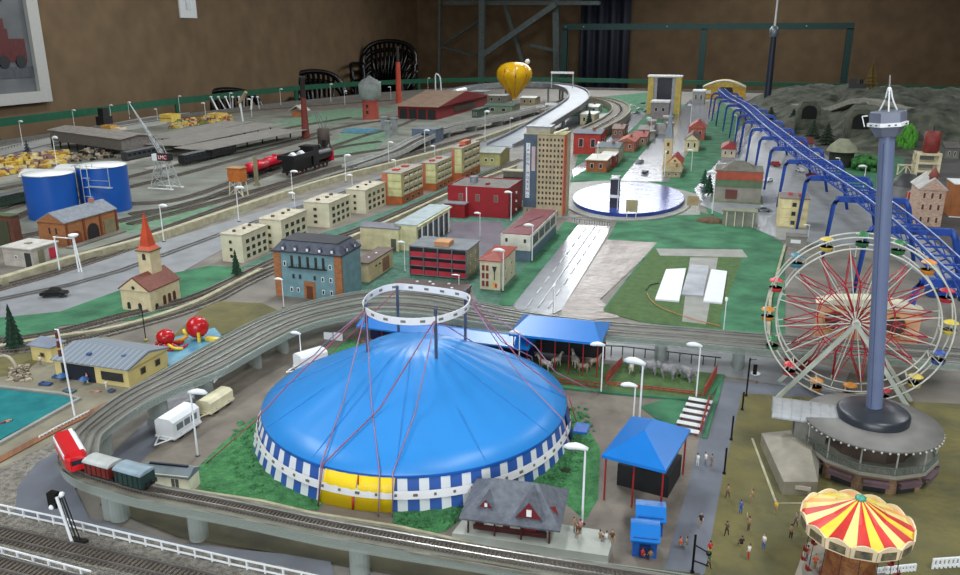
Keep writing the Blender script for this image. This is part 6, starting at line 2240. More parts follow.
# traverser
q = g(340, 133)
t = T('transfer_table', 'pale blue and teal transfer table below the water tower', 'platform', q, 0)
MB().bx(0, .20, 0, .16, 0, .006).build('deck', M('deck_teal', (96, 140, 150), .5), t)
for y in (.02, .07, .12):
    MB().bx(.005, .195, y, y + .012, .006, .016).build('beam', M('beam_blue', (110, 160, 184), .4), t)
# concrete piers of the steel bridge
for k, (px, py, top) in enumerate(((388, 137, 122), (395, 135, 119), (384, 131, 118))):
    q = g(px, py)
    t = T('bridge_pier', ['left grey concrete pier below the engine shed', 'right grey concrete pier below the engine shed', 'rear grey concrete pier below the engine shed'][k], 'pier', q)
    h = rowz(q, top)
    MB().bx(-.014, .014, -.012, .012, 0, h).bx(-.018, .018, -.016, .016, h, h + .008).build('shaft', M('pier_grey', (146, 150, 152), .7), t)
ramp = smooth([g(350, 168, .004), g(395, 152, .02), g(418, 140, .035), g(450, 128, .04), g(500, 118, .04), g(540, 108, .03)], 6)
t = T('steel_bridge', 'grey elevated railway ramp curving past the engine shed', 'bridge', (0, 0, 0))
MB().strip(ramp, -.04, .04, -.008, 0).build('deck', M('bridge_grey', (152, 154, 152), .5), t)
MB().strip(ramp, -.042, -.038, -.010, .012).build('parapet', M('bridge_pale', (182, 184, 180), .5), t)
MB().strip(ramp, .038, .042, -.010, .012).build('parapet', MATS['bridge_pale'], t)
for q, a in walk(ramp, .35, .15):
    if q.z > .015:
        MB().cb(q.x, q.y, (q.z - .008) / 2, .02, .07, q.z - .008, 0, a).build('pier', MATS['pier_grey'], t)
track([(p.x, p.y, p.z) for p in ramp], 'track on the grey ramp past the engine shed', None, bed=None, step=.012)
t = bld('blue_workshop', 'small blue grey workshop under the railway ramp', (436, 143), 412, 446, 130, M('workshop_blue', (98, 112, 132), .7), M('workshop_roof', (120, 128, 134), .6), rh=.003, dmax=.12)
t['label'] = 'small blue grey workshop under the railway ramp'
MB().bx(t['w'] * .4, t['w'] * .7, -.001, 0, 0, t['h'] * .7).build('door', dark, t)
for (B, A, C, top, c1, c2, lab, kind) in (((512, 114), 484, 520, 106, (120, 132, 110), (58, 96, 84), 'low green roofed shed under the balloon', 'gx'), ((505, 103), 486, 512, 96, (120, 116, 104), (196, 196, 192), 'white roofed shed behind the balloon', 'flat'), ((535, 105), 520, 540, 98, (170, 160, 130), (214, 214, 210), 'pale roofed house right of the balloon', 'gx'), ((484, 99), 470, 490, 92, (140, 140, 136), (176, 178, 178), 'small grey hut beside the engine shed', 'flat'), ((478, 118), 472, 492, 110, (66, 84, 72), (70, 96, 86), 'dark green lean-to at the right wall of the engine shed', 'flat')):
    t = bld('yard_house', lab, B, A, C, top, M('yh_%d_%d' % (c1[0], B[0]), c1, .7), M('yr_%d_%d' % (c2[0], B[0]), c2, .6), 'small houses of the far yard', 'house', kind, .01 if kind == 'gx' else .004, .004, dmax=.25)
    wins(t, 'f', (.3, .7), (.3,), t['w'] * .14, t['h'] * .4, white, glassd, .001)
t = T('signal_box', 'low box with orange body and white gabled roof beside the brown chimney', 'house', g(292, 117))
MB().bx(0, .08, 0, .08, 0, .04).build('body', M('box_orange', (170, 106, 70), .7), t)
MB().prof_y([(-.02, .04), (.04, .075), (.10, .04), (.10, .045), (.04, .082), (-.02, .045)], -.01, .09).build('roof', M('box_roof', (180, 176, 168), .6), t)

# ================================================================ balloon
q = g(514, 108)
zb, zt_ = rowz(q, 99), rowz(q, 62)
t = T('hot_air_balloon', 'yellow hot air balloon with orange dotted stripes standing beside the motorway loop', 'balloon', q)
R_ = 17.2 / 800 * 6.35
bh = zt_ - zb
m = MB()
n = 32
prof = [(.10, 0), (.24, .10), (.52, .26), (.80, .42), (.97, .58), (1, .70), (.93, .82), (.74, .92), (.48, .975), (.2, 1.0), (0, 1.0)]
vs, fs = [], []
for r_, z_ in prof:
    for i in range(n):
        a = 2 * PI * i / n
        k = R_ * r_ * (1 + .035 * abs(math.cos(a * 8)))
        vs.append((k * math.cos(a), k * math.sin(a), zb + bh * z_))
for j in range(len(prof) - 1):
    for i in range(n):
        fs.append((j * n + i, j * n + (i + 1) % n, (j + 1) * n + (i + 1) % n, (j + 1) * n + i))
m.add(vs, fs, 0, True)
m.build('envelope', M('balloon_yellow', (236, 190, 20), .22, rgb2=(216, 160, 14), sc_=12), t)
for a in (-1.9, -1.25, -.6):
    MB().tube([(R_ * r_ * 1.045 * math.cos(a), R_ * r_ * 1.045 * math.sin(a), zb + bh * z_) for r_, z_ in prof[1:8]], .004, 4).build('stripe', M('balloon_stripe', (216, 150, 80), .4), t)
MB().ball((R_ * .75, 0, zt_ + .004), .02).build('flap', white, t)
for s in (-1, 1):
    MB().rod((s * .012, 0, .03), (s * .010, 0, zb + .01), .001, n=4).build('line', dark, t)
MB().lathe([(.014, 0), (.018, .03)], 10).build('basket', M('basket_tan', (180, 150, 110), .8), t)

# ================================================================ motorway loop and curving embankment
mw = M('motorway_grey', (150, 156, 166), .46, var=.08, sc_=10)
mp_ = smooth([g(500, 146, .004), g(526, 133, .035), g(549, 119, .075), g(570, 106, .11), g(579, 97, .13), g(573, 89, .14), g(552, 84.5, .14), (Vector(g(512, 84, .14))), g(475, 87, .12), g(446, 93, .08), g(420, 101, .03)], 8)
t = T('motorway_loop', 'grey elevated motorway ramp and loop on piers behind the office tower', 'motorway', (0, 0, 0))
MB().strip(mp_, -.072, .072, -.014, 0).build('deck', mw, t)
for s in (-1, 1):
    MB().strip(mp_, s * .073 - .004, s * .073 + .004, -.018, .014).build('guard_wall', M('guard_grey', (132, 134, 138), .6), t)
for q, a in walk(mp_, .45, .4):
    if q.z > .03:
        for s in (-1, 1):
            MB().rod((q.x - s * .06 * math.sin(a), q.y + s * .06 * math.cos(a), 0), (q.x - s * .06 * math.sin(a), q.y + s * .06 * math.cos(a), q.z - .014), .009, n=8).build('pier', MATS['guard_grey'], t)
for (px, py, z, lab) in ((562, 88, .14, 'white sign gantry across the far top of the motorway loop'), (551, 119, .0, 'white portal frame beside the motorway ramp')):
    q = g(px, py, z)
    t = T('sign_gantry', lab, 'gantry', q)
    wd = .11 if z else .05
    hh = .12 if z else .10
    for s in (-1, 1):
        MB().rod((s * wd * .8, 0, 0), (s * wd * .8, 0, hh), .005, n=6).build('post', steel, t)
    MB().bx(-wd * .85, wd * .85, -.006, .006, hh - .008, hh + .008).build('crossbeam', white, t)
q = g(445, 93)
t = T('tall_gate', 'narrow tall white gate frame left of the motorway, above the engine shed', 'gate', g(438, 99))
hh = rowz(g(438, 99), 74)
MB().tube(smooth([(-.022, 0, 0), (-.022, 0, hh * .9), (-.01, 0, hh), (.02, 0, hh * .88), (.03, 0, hh * .5), (.03, 0, 0)], 3), .006, 6).build('frame', white, t)
cp = smooth([g(548, 110, .03), g(575, 99, .035), g(600, 99, .04), g(617, 104, .045), g(621, 111, .045), g(613, 119, .045), g(600, 126, .045), g(586, 133, .04)], 6)
t = T('embankment', 'raised beige double track embankment curving in a horseshoe beside the canal', 'embankment', (0, 0, 0))
MB().strip(cp, -.06, .06, -.035, 0).build('bed', M('embank_beige', (140, 134, 122), .8, rgb2=(108, 102, 94), sc_=30), t)
for s in (-1, 1):
    MB().strip(cp, s * .062 - .004, s * .062 + .004, -.04, .012).build('parapet', M('parapet_beige', (160, 152, 136), .8), t)
track([Vector(p) for p in cp], 'railway track on the raised horseshoe embankment', None, bed=None, step=.02)
# ================================================================ blue coaster
cb_ = M('coaster_blue', (36, 74, 160), .4, var=.08)
cw_ = M('coaster_rail', (168, 182, 214), .35)
cp = smooth([(-.095, 6.15, .185), (-.02, 5.4, .18), (.07, 4.77, .18), (.14, 3.93, .18), (.225, 3.05, .18), (.265, 2.69, .18), (.315, 2.33, .18), (.345, 2.10, .18), (.365, 1.91, .178), (.385, 1.74, .17), (.41, 1.55, .155), (.45, 1.38, .145)], 8)
t = T('roller_coaster', 'long blue roller coaster track on a row of blue portal frames, right side', 'ride', (0, 0, 0))
for s in (-.023, .023):
    m = MB()
    pts = []
    for i, p in enumerate(cp):
        d = (cp[min(i + 1, len(cp) - 1)] - cp[max(i - 1, 0)])
        d.z = 0
        d.normalize()
        pts.append(p + Vector((-d.y * s, d.x * s, 0)))
    m.tube(pts, .0014, 6)
    m.build('track_rail', cw_, t)
m = MB()
wk = walk(cp, .05)
side = []
for i, (q, a) in enumerate(wk):
    n_ = Vector((-math.sin(a), math.cos(a), 0))
    L1, R1_ = q + n_ * .025 - Vector((0, 0, .003)), q - n_ * .025 - Vector((0, 0, .003))
    L0, R0 = L1 - Vector((0, 0, .022)), R1_ - Vector((0, 0, .022))
    side.append((L1, R1_, L0, R0))
    m.rod(L1, R1_, .0024, n=4)
for (a, b) in zip(side, side[1:]):
    for k in range(4):
        m.rod(a[k], b[k], .0024, n=4)
    m.rod(a[0], b[2], .0014, n=4).rod(a[1], b[3], .0014, n=4).rod(a[2], b[3], .0014, n=4)
m.build('truss', cb_, t)
for q, a in walk(cp, .32, .15):
    n_ = Vector((-math.sin(a), math.cos(a), 0))
    z = q.z - .026
    L0, R0 = q + n_ * .095, q - n_ * .06
    L0.z = R0.z = z
    top = MB()
    top.rod(L0, R0, .010, n=4)
    o = top.build('cross_arm', cb_, t)
    k1 = L0 + n_ * .004
    MB().tube([L0 + Vector((0, 0, .003)), L0 + n_ * .012 - Vector((0, 0, .015)), Vector((L0.x, L0.y, 0)) + n_ * .045], [.0095, .009, .006], 4).build('leg', cb_, t)
    MB().tube([R0 + Vector((0, 0, .003)), R0 - n_ * .010 - Vector((0, 0, .015)), Vector((R0.x, R0.y, 0)) - n_ * .02], [.008, .0075, .005], 4).build('leg', cb_, t)
# low blue run-out at the right edge
t = T('coaster_car', 'dark blue coaster car lying low at the right edge behind the big wheel', 'ride', g(940, 296), .3)
MB().bx(-.03, .03, -.012, .012, .002, .012).bx(-.03, -.026, -.012, .012, .012, .022).bx(0, .004, -.012, .012, .012, .022).build('body', cb_, t)
MB().bx(-.024, -.004, -.009, .009, .0121, .0135).bx(.006, .026, -.009, .009, .0121, .0135).build('seat', dark, t)

# ================================================================ mountains at the back right
rock = M('mountain_rock', (104, 106, 92), .95, rgb2=(36, 44, 36), sc_=13, bump=1.0, detail=8)


def hfun(x, y):
    hgt = 0
    for cx, cy, sx, sy, a in ((.55, 5.9, .25, .8, .11), (.95, 5.3, .38, .8, .23), (.75, 6.6, .6, .7, .18), (1.55, 4.9, .35, .8, .27), (2.1, 5.2, .4, 1.0, .25), (1.3, 6.8, .8, .7, .16)):
        hgt = max(hgt, a * math.exp(-((x - cx) / sx) ** 4 - ((y - cy) / sy) ** 4))
    n_ = math.sin(x * 23 + y * 7) * math.sin(y * 17 - x * 5) * .5 + math.sin(x * 51 + 3) * math.sin(y * 43) * .3 + math.sin(x * 9 - y * 11) * .4
    return hgt * (1 + .10 * n_) + (.012 * n_ if hgt > .03 else 0)


m = MB()
NX, NY = 90, 90
X0, X1, Y0, Y1 = .05, 2.45, 3.9, 8.2
vs = [(X0 + (X1 - X0) * i / NX, Y0 + (Y1 - Y0) * j / NY, 0) for j in range(NY + 1) for i in range(NX + 1)]
vs = [(x, y, max(.0005, hfun(x, y))) for x, y, _ in vs]
fs = []
for j in range(NY):
    for i in range(NX):
        q = (j * (NX + 1) + i, j * (NX + 1) + i + 1, (j + 1) * (NX + 1) + i + 1, (j + 1) * (NX + 1) + i)
        if max(vs[k][2] for k in q) > .003:
            fs.append(q)
m.add(vs, fs, 0, True)
o = m.build('mountain', rock)
tag(o, 'rugged grey green mountains filling the back right of the layout', 'mountain')
o['kind'] = 'structure'


def onmt(px, row, y):
    """a point on the terrain at depth y in the given column"""
    x = solve(px, y=y)
    return Vector((x, y, max(0, hfun(x, y))))


for (px, y, lab) in ((856, 4.62, 'dark arched tunnel mouth in the mountain left of the tower head'), (806, 5.1, 'small tunnel portal in the left mountain')):
    x = solve(px, y=y)
    t = T('tunnel_portal', lab, 'tunnel', (x, y - .06, 0))
    pts = [(-.04, .09), (.04, .09), (.04, .13)] + [(.04 * math.cos(PI * k / 8), .13 + .035 * math.sin(PI * k / 8)) for k in range(1, 8)] + [(-.04, .13)]
    MB().prof_y([(-.07, 0), (.07, 0), (.06, .15), (.03, .19), (-.04, .185), (-.065, .14)], 0, .12).build('stone_face', rock, t)
    MB().prof_y(pts, -.004, .001).build('opening', M('tunnel_black', (12, 12, 12), .9), t)
mt_path = [onmt(px, 0, y) + Vector((0, 0, .008)) for px, y in ((795, 5.9), (815, 5.6), (835, 5.4), (855, 5.1), (872, 4.95), (890, 4.8), (905, 4.75))]
t = T('mountain_road', 'pale mountain railway ledge crossing the top of the mountains', 'road', (0, 0, 0))
MB().strip(smooth(mt_path, 5), -.04, .04, -.03, 0).build('ledge', M('ledge_pale', (150, 148, 136), .8), t)
t = T('mountain_engine', 'small black engine standing on top of the left mountain', 'locomotive', onmt(852, 0, 5.6) + Vector((0, 0, .01)))
MB().bx(-.05, .05, -.02, .02, 0, .03).rod((.02, 0, .03), (.02, 0, .055), .01, n=8).bx(-.05, -.01, -.02, .02, .03, .06).build('body', lk, t)
q = onmt(865, 0, 5.7)
conifer_top = T('golden_tree', 'tall golden brown tree on the mountain top below the green frame', 'tree', q)
m = MB()
for k in range(7):
    z = .02 + .022 * k
    rr = .05 * (1 - k / 7.5)
    n = 12
    m.add([(0, 0, z + .045)] + [(rr * (1.2 if i % 2 else .7) * math.cos(2 * PI * i / n + k), rr * (1.2 if i % 2 else .7) * math.sin(2 * PI * i / n + k), z) for i in range(n)], [(0, 1 + i, 1 + (i + 1) % n) for i in range(n)] + [tuple(reversed(range(1, n + 1)))])
m.build('foliage', M('leaf_gold', (120, 98, 44), .9, rgb2=(78, 66, 34), sc_=60), conifer_top)
MB().rod((0, 0, -.02), (0, 0, .06), .007, n=6).build('trunk', MATS['trunk_brown'], conifer_top)

# grassy slopes in front of the mountains
S('hill_lawn', MB().prism([g(835, 175).xy, g(838, 150).xy, g(870, 140).xy, g(905, 160).xy, g(900, 190).xy, g(860, 190).xy], 0, .004), turf)
S('dark_ground', MB().prism([g(800, 132).xy, g(960, 128).xy, g(1010, 240).xy, g(960, 262).xy, g(880, 200).xy, g(820, 150).xy], 0, .003), M('coal_ground', (84, 82, 80), .7, rgb2=(56, 54, 54), sc_=12, bump=.3))


def blob_bush(name, label, q, rx, ry, rz_, mat, n=16, cat='bush'):
    t = T(name, label, cat, q)
    m = MB()
    for _ in range(n * 5):
        a, u = random.uniform(0, 2 * PI), random.random() ** .5
        m.ball((rx * u * math.cos(a) * .8, ry * u * math.sin(a) * .8, rz_ * random.uniform(.15, .85) * (1.1 - .5 * u)), rx * .2, ry * .2, rz_ * .17, 7, 5)
    m.build('foliage', mat, t)
    return t


bush = M('bush_green', (66, 130, 58), .9, rgb2=(40, 90, 42), sc_=120, bump=.5)
blob_bush('hedge', 'bright green hedge below the tower head, left side', g(866, 170), .07, .10, .075, bush, 26)
blob_bush('hedge', 'lime green tree mass right of the tower head', g(905, 152), .05, .08, .15, M('bush_lime', (88, 160, 50), .9, rgb2=(60, 120, 40), sc_=120), 26)
blob_bush('hedge', 'dark green bushes at the foot of the left mountain', g(808, 128), .10, .12, .06, M('bush_dark', (58, 74, 48), .9, rgb2=(36, 50, 34), sc_=80), 24)

# round hut
q = g(840, 167)
t = T('round_hut', 'round dark hut with pale thatched roof at the coaster', 'hut', q)
h1, h2 = rowz(q, 150), rowz(q, 139)
MB().lathe([(.05, 0), (.05, h1)], 18).build('wall', M('hut_dark', (52, 54, 44), .9, rgb2=(34, 36, 30), sc_=80), t)
MB().lathe([(.066, h1 - .004), (.052, h1 + .02), (.02, h2), (0, h2 + .002)], 18).build('roof', M('thatch', (140, 142, 120), .9), t)
# red tank on cream crate frame
q = g(924, 176)
t = T('frame_stand', 'cream wooden frame tower with open bays carrying a red tank', 'stand', q)
h1, h2 = rowz(q, 152), rowz(q, 126)
cr = M('stand_cream', (222, 210, 176), .6)
w2 = .04
for x in (-w2, w2):
    for y in (-.03, .03):
        MB().bx(x - .006, x + .006, y - .006, y + .006, 0, h1).build('post', cr, t)
for z in (.28, .62, .98):
    MB().bx(-w2 - .006, w2 + .006, -.037, .037, h1 * z - .008, h1 * z).build('shelf', cr, t)
t2 = T('red_tank', 'dark red square tank standing on the cream frame tower', 'tank', q + Vector((.008, 0, h1)))
MB().lathe([(.028, 0), (.031, .004), (.031, (h2 - h1) * .75), (.02, (h2 - h1) * .8)], 10).build('shell', M('redtank', (128, 44, 40), .6, var=.15), t2)
MB().rod((0, 0, (h2 - h1) * .78), (0, 0, h2 - h1), .002, n=6).build('vent', dark, t2)
t = T('white_bench_frame', 'small cream lattice frame left of the red tank stand', 'frame', g(905, 176))
for x in (-.03, 0, .03):
    MB().rod((x, 0, 0), (x, 0, .045), .004, n=4).build('post', cr, t)
MB().rod((-.034, 0, .045), (.034, 0, .045), .004, n=4).build('beam', cr, t)
MB().rod((-.03, 0, 0), (0, 0, .045), .002, n=4).rod((.03, 0, 0), (0, 0, .045), .002, n=4).build('brace', cr, t)
# gas holder
q = g(904, 203)
t = T('gas_holder', 'round grey gas holder with dark dome and red square sign', 'tank', q)
h1, h2 = rowz(q, 185), rowz(q, 174)
MB().lathe([(.052, 0), (.052, h1)], 28).build('shell', M('gas_grey', (132, 132, 132), .45), t)
MB().lathe([(.053, h1), (.045, h1 + .015), (.02, h2), (0, h2 + .002)], 28).build('dome', M('gas_dark', (52, 54, 56), .5), t)
MB().cb(.004, -.052, h1 * .60, .022, .004, .020).build('red_sign', M('sign_red2', (214, 44, 36), .5), t)
MB().cb(.034, -.042, h1 * .60, .02, .004, .014, 0, .6).build('white_sign', creamb, t)
# ornate pink house with white tent roof
t = bld('ornate_house', 'ornate pink and cream gabled house at the right edge behind the coaster', (940, 228), 914, 952, 190, brick('ornate_brick', (176, 128, 112), (196, 172, 148), (210, 196, 176), 70), M('ornate_roof', (186, 184, 180), .6), roofkind='gy', rh=.035, over=.005, dmax=.12)
W_, D_, H_ = t['w'], t['d'], t['h']
wins(t, 'f', (.2, .5, .8), (.12, .45, .75), W_ * .12, H_ * .16, M('ornate_frame', (206, 190, 170), .6), M('ornate_pane', (88, 50, 44), .4), .0012)
MB().lathe([(.012, H_), (.012, H_ + .035), (.016, H_ + .038), (0, H_ + .065)], 10, c=(W_ * .5, .02, 0)).build('turret', M('ornate_turret', (150, 84, 76), .7), t)
t = bld('orange_shed', 'orange brown box building cut by the right edge of the view', (985, 220), 949, 990, 186, M('shed_orange', (168, 104, 56), .7), white, rh=.003, dmax=.10)
MB().bx(-.002, t['w'] + .002, -.003, 0, 0, .006).build('white_base', white, t)
MB().bx(t['w'] * .3, t['w'] * .6, -.002, 0, .006, t['h'] * .6).build('door', M('door_brown', (96, 52, 30), .6), t)
# white marquee fabric
t = T('sun_sail', 'pale grey pointed sun sail in front of the ornate house', 'sail', g(915, 215))
MB().add([(-.03, 0, .075), (.035, .01, .06), (.03, .03, .098), (.0, .03, .09)], [(0, 1, 2, 3)]).add([(-.03, 0, .073), (.035, .01, .058), (.03, .03, .096), (.0, .03, .088)], [(3, 2, 1, 0)]).build('cloth', M('sail_grey', (190, 188, 184), .5), t)
for p in ((-.03, 0, .075), (.035, .01, .06), (.03, .03, .098)):
    MB().rod((p[0], p[1], 0), p, .0015, n=5).build('post', creamb, t)
# tall dark pole with white antenna
q = g(766, 110)
t = T('observation_mast', 'tall dark blue mast with silver collar and white needle at the far end', 'mast', q)
zc_, zt_ = rowz(q, 33), min(CEIL - .05, rowz(q, -30))
MB().rod((0, 0, 0), (0, 0, zc_), .028, .020, n=16).build('shaft', M('mast_navy', (38, 48, 66), .4), t)
MB().lathe([(.028, zc_ - .03), (.034, zc_ - .02), (.034, zc_ + .03), (.020, zc_ + .05)], 16).build('collar', M('collar_silver', (130, 138, 146), .35, .5), t)
MB().rod((0, 0, zc_ + .04), (.0, 0, min(zt_, zc_ + .5)), .008, .005, n=8).build('needle', white, t)
MB().lathe([(.06, 0), (.05, .01), (.03, .02)], 16).build('foot', M('mast_foot', (60, 70, 72), .6), t)
# ================================================================ big wheel
HUB = Vector((.2075, 1.27, .1365))
RW = .1305
t = T('ferris_wheel', 'big white and red ferris wheel with coloured gondolas on A shaped legs', 'ride', (HUB.x, HUB.y, 0), math.radians(-5))
wm = M('wheel_white', (206, 208, 196), .4)
wr = M('wheel_red_paint', (176, 30, 52), .4)
hz_ = HUB.z
NG = 16
for s in (-.016, .016):
    for r in (RW, RW * .87):
        MB().tube([(r * math.cos(2 * PI * k / 64), s, hz_ + r * math.sin(2 * PI * k / 64)) for k in range(64)], .0013, 6, closed=True).build('rim', wm, t)
    for k in range(NG):
        a = 2 * PI * (k + .5) / NG
        for d in (-.10, .10):
            m = MB().rod((.008 * math.cos(a + d), s * 1.15, hz_ + .008 * math.sin(a + d)), (RW * .87 * math.cos(a), s, hz_ + RW * .87 * math.sin(a)), .0009, n=4)
            m.build('spoke', wm, t) if d > 0 else None
    # red star
    m = MB()
    for k in range(NG):
        a = 2 * PI * k / NG
        a1 = 2 * PI * (k + 1) / NG
        rr0, rr1 = RW * .42, RW * .80
        m.tube([(.006 * math.cos(a), s, hz_ + .006 * math.sin(a)), (rr0 * math.cos(a), s * .8, hz_ + rr0 * math.sin(a)), (rr1 * math.cos((a + a1) / 2), s * .9, hz_ + rr1 * math.sin((a + a1) / 2))], .0011, 4)
        m.rod((rr0 * math.cos(a), s * .8, hz_ + rr0 * math.sin(a)), (rr0 * math.cos(a1), s * .8, hz_ + rr0 * math.sin(a1)), .0010, n=4)
        a2 = (a + a1) / 2 - 2 * PI / NG
        m.rod((rr0 * math.cos(a), s * .8, hz_ + rr0 * math.sin(a)), (rr1 * math.cos(a2), s * .9, hz_ + rr1 * math.sin(a2)), .0009, n=4)
    m.build('star_frame', wr, t)
for k in range(NG):
    m = MB()
    a = 2 * PI * k / NG
    for r in (RW, RW * .87):
        m.rod((r * math.cos(a), -.016, hz_ + r * math.sin(a)), (r * math.cos(a), .016, hz_ + r * math.sin(a)), .0009, n=4)
    m.rod((RW * math.cos(a), -.016, hz_ + RW * math.sin(a)), (RW * .87 * math.cos(a), .016, hz_ + RW * .87 * math.sin(a)), .0008, n=4)
    m.build('cross_tie', wm, t)
MB().rod((0, -.030, hz_), (0, .030, hz_), .0045, n=14).rod((0, -.024, hz_), (0, -.030, hz_), .0065, n=16).build('hub', wm, t)
leg = M('wheel_leg_grey', (184, 190, 178), .45)
for s in (-.027, .027):
    for x in (-.098, .098):
        MB().rod((0, s, hz_), (x, s * 1.3, .001), .0042, .0042, n=4).build('support_leg', leg, t)
gc = [(214, 66, 70), (232, 150, 54), (52, 120, 70), (214, 190, 90), (70, 130, 150), (200, 50, 70), (226, 206, 80), (60, 90, 170)]
order = [6, 5, 1, 2, 2, 3, 4, 0, 1, 2, 0, 1, 1, 5, 3, 7]
for k in range(NG):
    a = 2 * PI * k / NG + .05
    x, z = (RW - .004) * math.cos(a), hz_ + (RW - .004) * math.sin(a)
    if z < .02:
        z = .022
    c = gc[order[k]]
    mt = M('gondola_%d' % order[k], c, .4)
    o = MB().lathe([(.004, -.0135), (.0085, -.012), (.0098, -.006)], 14, c=(x, 0, z)).lathe([(.0098, -.006), (.0086, -.006), (.0078, -.011), (0, -.0115)], 14, c=(x, 0, z)).build('gondola', mt, t)
    MB().lathe([(.0108, .0045), (.0098, .0060), (.003, .0092), (0, .0095)], 14, c=(x, 0, z)).build('gondola_canopy', mt, o)
    MB().rod((x, 0, z - .012), (x, 0, z + .006), .0008, n=5).build('gondola_pole', wm, o)
# organ booth behind the wheel
q = Vector((HUB.x + .060, HUB.y + .24, 0))
t = T('organ_booth', 'peach coloured fairground booth with two dark round arches behind the big wheel', 'booth', q)
pe = M('booth_peach', (206, 160, 120), .7)
MB().bx(-.085, .085, 0, .03, 0, .082).build('wall', pe, t)
for x in (-.055, .045):
    MB().rod((x, -.002, .052), (x, .002, .052), .018, n=20).build('arch_opening', M('arch_dark', (70, 52, 40), .7), t)
    MB().tube([(x + .019 * math.cos(PI * 2 * k / 20), -.0025, .052 + .019 * math.sin(PI * 2 * k / 20)) for k in range(20)], .0018, 5, closed=True).build('arch_trim', M('trim_gold', (190, 150, 70), .5), t)
MB().prof_y([(-.09, .082), (.09, .082), (.06, .092), (0, .098), (-.06, .092)], -.003, .033).build('gable_top', creamb, t)
t = T('ride_tent', 'low orange red ride roof behind the left side of the wheel', 'booth', Vector((HUB.x - .06, HUB.y + .12, 0)))
MB().lathe([(.03, .026), (.028, .030), (.004, .040), (0, .041)], 16).build('roof', M('ride_gold', (186, 140, 80), .6), t)
MB().lathe([(.024, 0), (.024, .026)], 16).build('body', M('ride_red', (140, 50, 46), .6), t)

# ================================================================ round tower building and observation tower
BC = g(872, 420, .066)
BC = Vector((BC.x, BC.y, 0))
t = T('tower_building', 'round stone restaurant with balcony railing and ring roof under the observation tower', 'building', BC)
sto = brick('tower_stone', (150, 116, 86), (130, 100, 76), (112, 96, 80), 60)
pave = M('tower_terrace', (138, 136, 124), .7, var=.1, sc_=50)
NS = 12


def ngon(r, z0, z1, a0=-PI * .5, n=NS, cx=0, cy=0):
    return [(cx + r * math.cos(a0 + 2 * PI * (k + .5) / n), cy + r * math.sin(a0 + 2 * PI * (k + .5) / n)) for k in range(n)]


MB().prism(ngon(.077, 0, 0), 0, .026).build('lower_wall', sto, t)
MB().prism(ngon(.083, 0, 0), .026, .030).build('terrace', pave, t)
MB().prism(ngon(.052, 0, 0), .030, .062).build('upper_wall', M('upper_glass_brown', (80, 66, 58), .4), t)
for k in range(NS):
    a = -PI * .5 + 2 * PI * k / NS
    if math.sin(a) < .45:
        o = MB().cb(.078 * math.cos(a), .078 * math.sin(a), .019, .012, .030, .002, 0, a).cb(.0815 * math.cos(a), .0815 * math.sin(a), .0165, .004, .030, .006, 0, a).build('awning', M('awning_mauve', (98, 78, 84), .7), t)
        MB().cb(.0745 * math.cos(a), .0745 * math.sin(a), .009, .002, .026, .014, 0, a).build('window', glassd, t)
pts = ngon(.081, 0, 0)
for k in range(NS):
    p, q = Vector((*pts[k], .030)), Vector((*pts[(k + 1) % NS], .030))
    m = MB()
    m.rod(p + Vector((0, 0, .010)), q + Vector((0, 0, .010)), .0007, n=4).rod(p + Vector((0, 0, .001)), q + Vector((0, 0, .001)), .0006, n=4)
    for j in range(9):
        c = p.lerp(q, j / 9)
        m.rod(c, c + Vector((0, 0, .010)), .00045, n=4)
    m.build('railing', M('railing_green_grey', (92, 104, 98), .6), t)
    MB().rod(p * .97 + Vector((0, 0, .0009)), Vector((p.x * .98, p.y * .98, .062)), .0010, n=5).build('column', M('column_pale', (160, 160, 152), .6), t)
m = MB()
m.lathe([(.040, .066), (.083, .062), (.084, .0655), (.040, .070)], 48)
m.build('ring_roof', M('ring_roof_grey', (122, 120, 116), .6, var=.08, sc_=40), t)
m = MB()
for k in range(56):
    a = 2 * PI * k / 56
    m.ball((.084 * math.cos(a), .084 * math.sin(a), .0620), .0016, .0016, .0016, 6, 4)
m.build('scallop_trim', M('trim_white_grey', (186, 186, 180), .6), t)
MB().lathe([(.0, .066), (.040, .066), (.040, .072)], 40).build('roof_base', dark, t)
MB().lathe([(.0445, .070), (.0445, .079), (.041, .082), (.013, .085), (0, .0855)], 48).build('black_disc', M('disc_black', (46, 50, 58), .35, var=.1), t)
# arched glass hall on the left
t = T('arched_hall', 'corrugated grey barrel roofed wing beside the observation tower', 'hall', BC + Vector((-.124, .008, 0)), math.radians(-2))
pts = [(.0 + .024 * math.cos(PI * k / 10), .060 + .016 * math.sin(PI * k / 10)) for k in range(11)]
MB().prof_x([(.024, .058)] + pts + [(-.024, .058)], 0, .084).build('barrel_roof', M('corrugated_grey', (168, 170, 172), .35, .2), t)
for k in range(8):
    MB().tube([(k * .012, y, z + .0006) for y, z in pts], .0003, 4).build('roof_rib', MATS['corrugated_grey'], t)
MB().bx(.030, .070, -.022, .022, 0, .058).build('wall', M('hall_grey_wall', (120, 118, 110), .7), t)
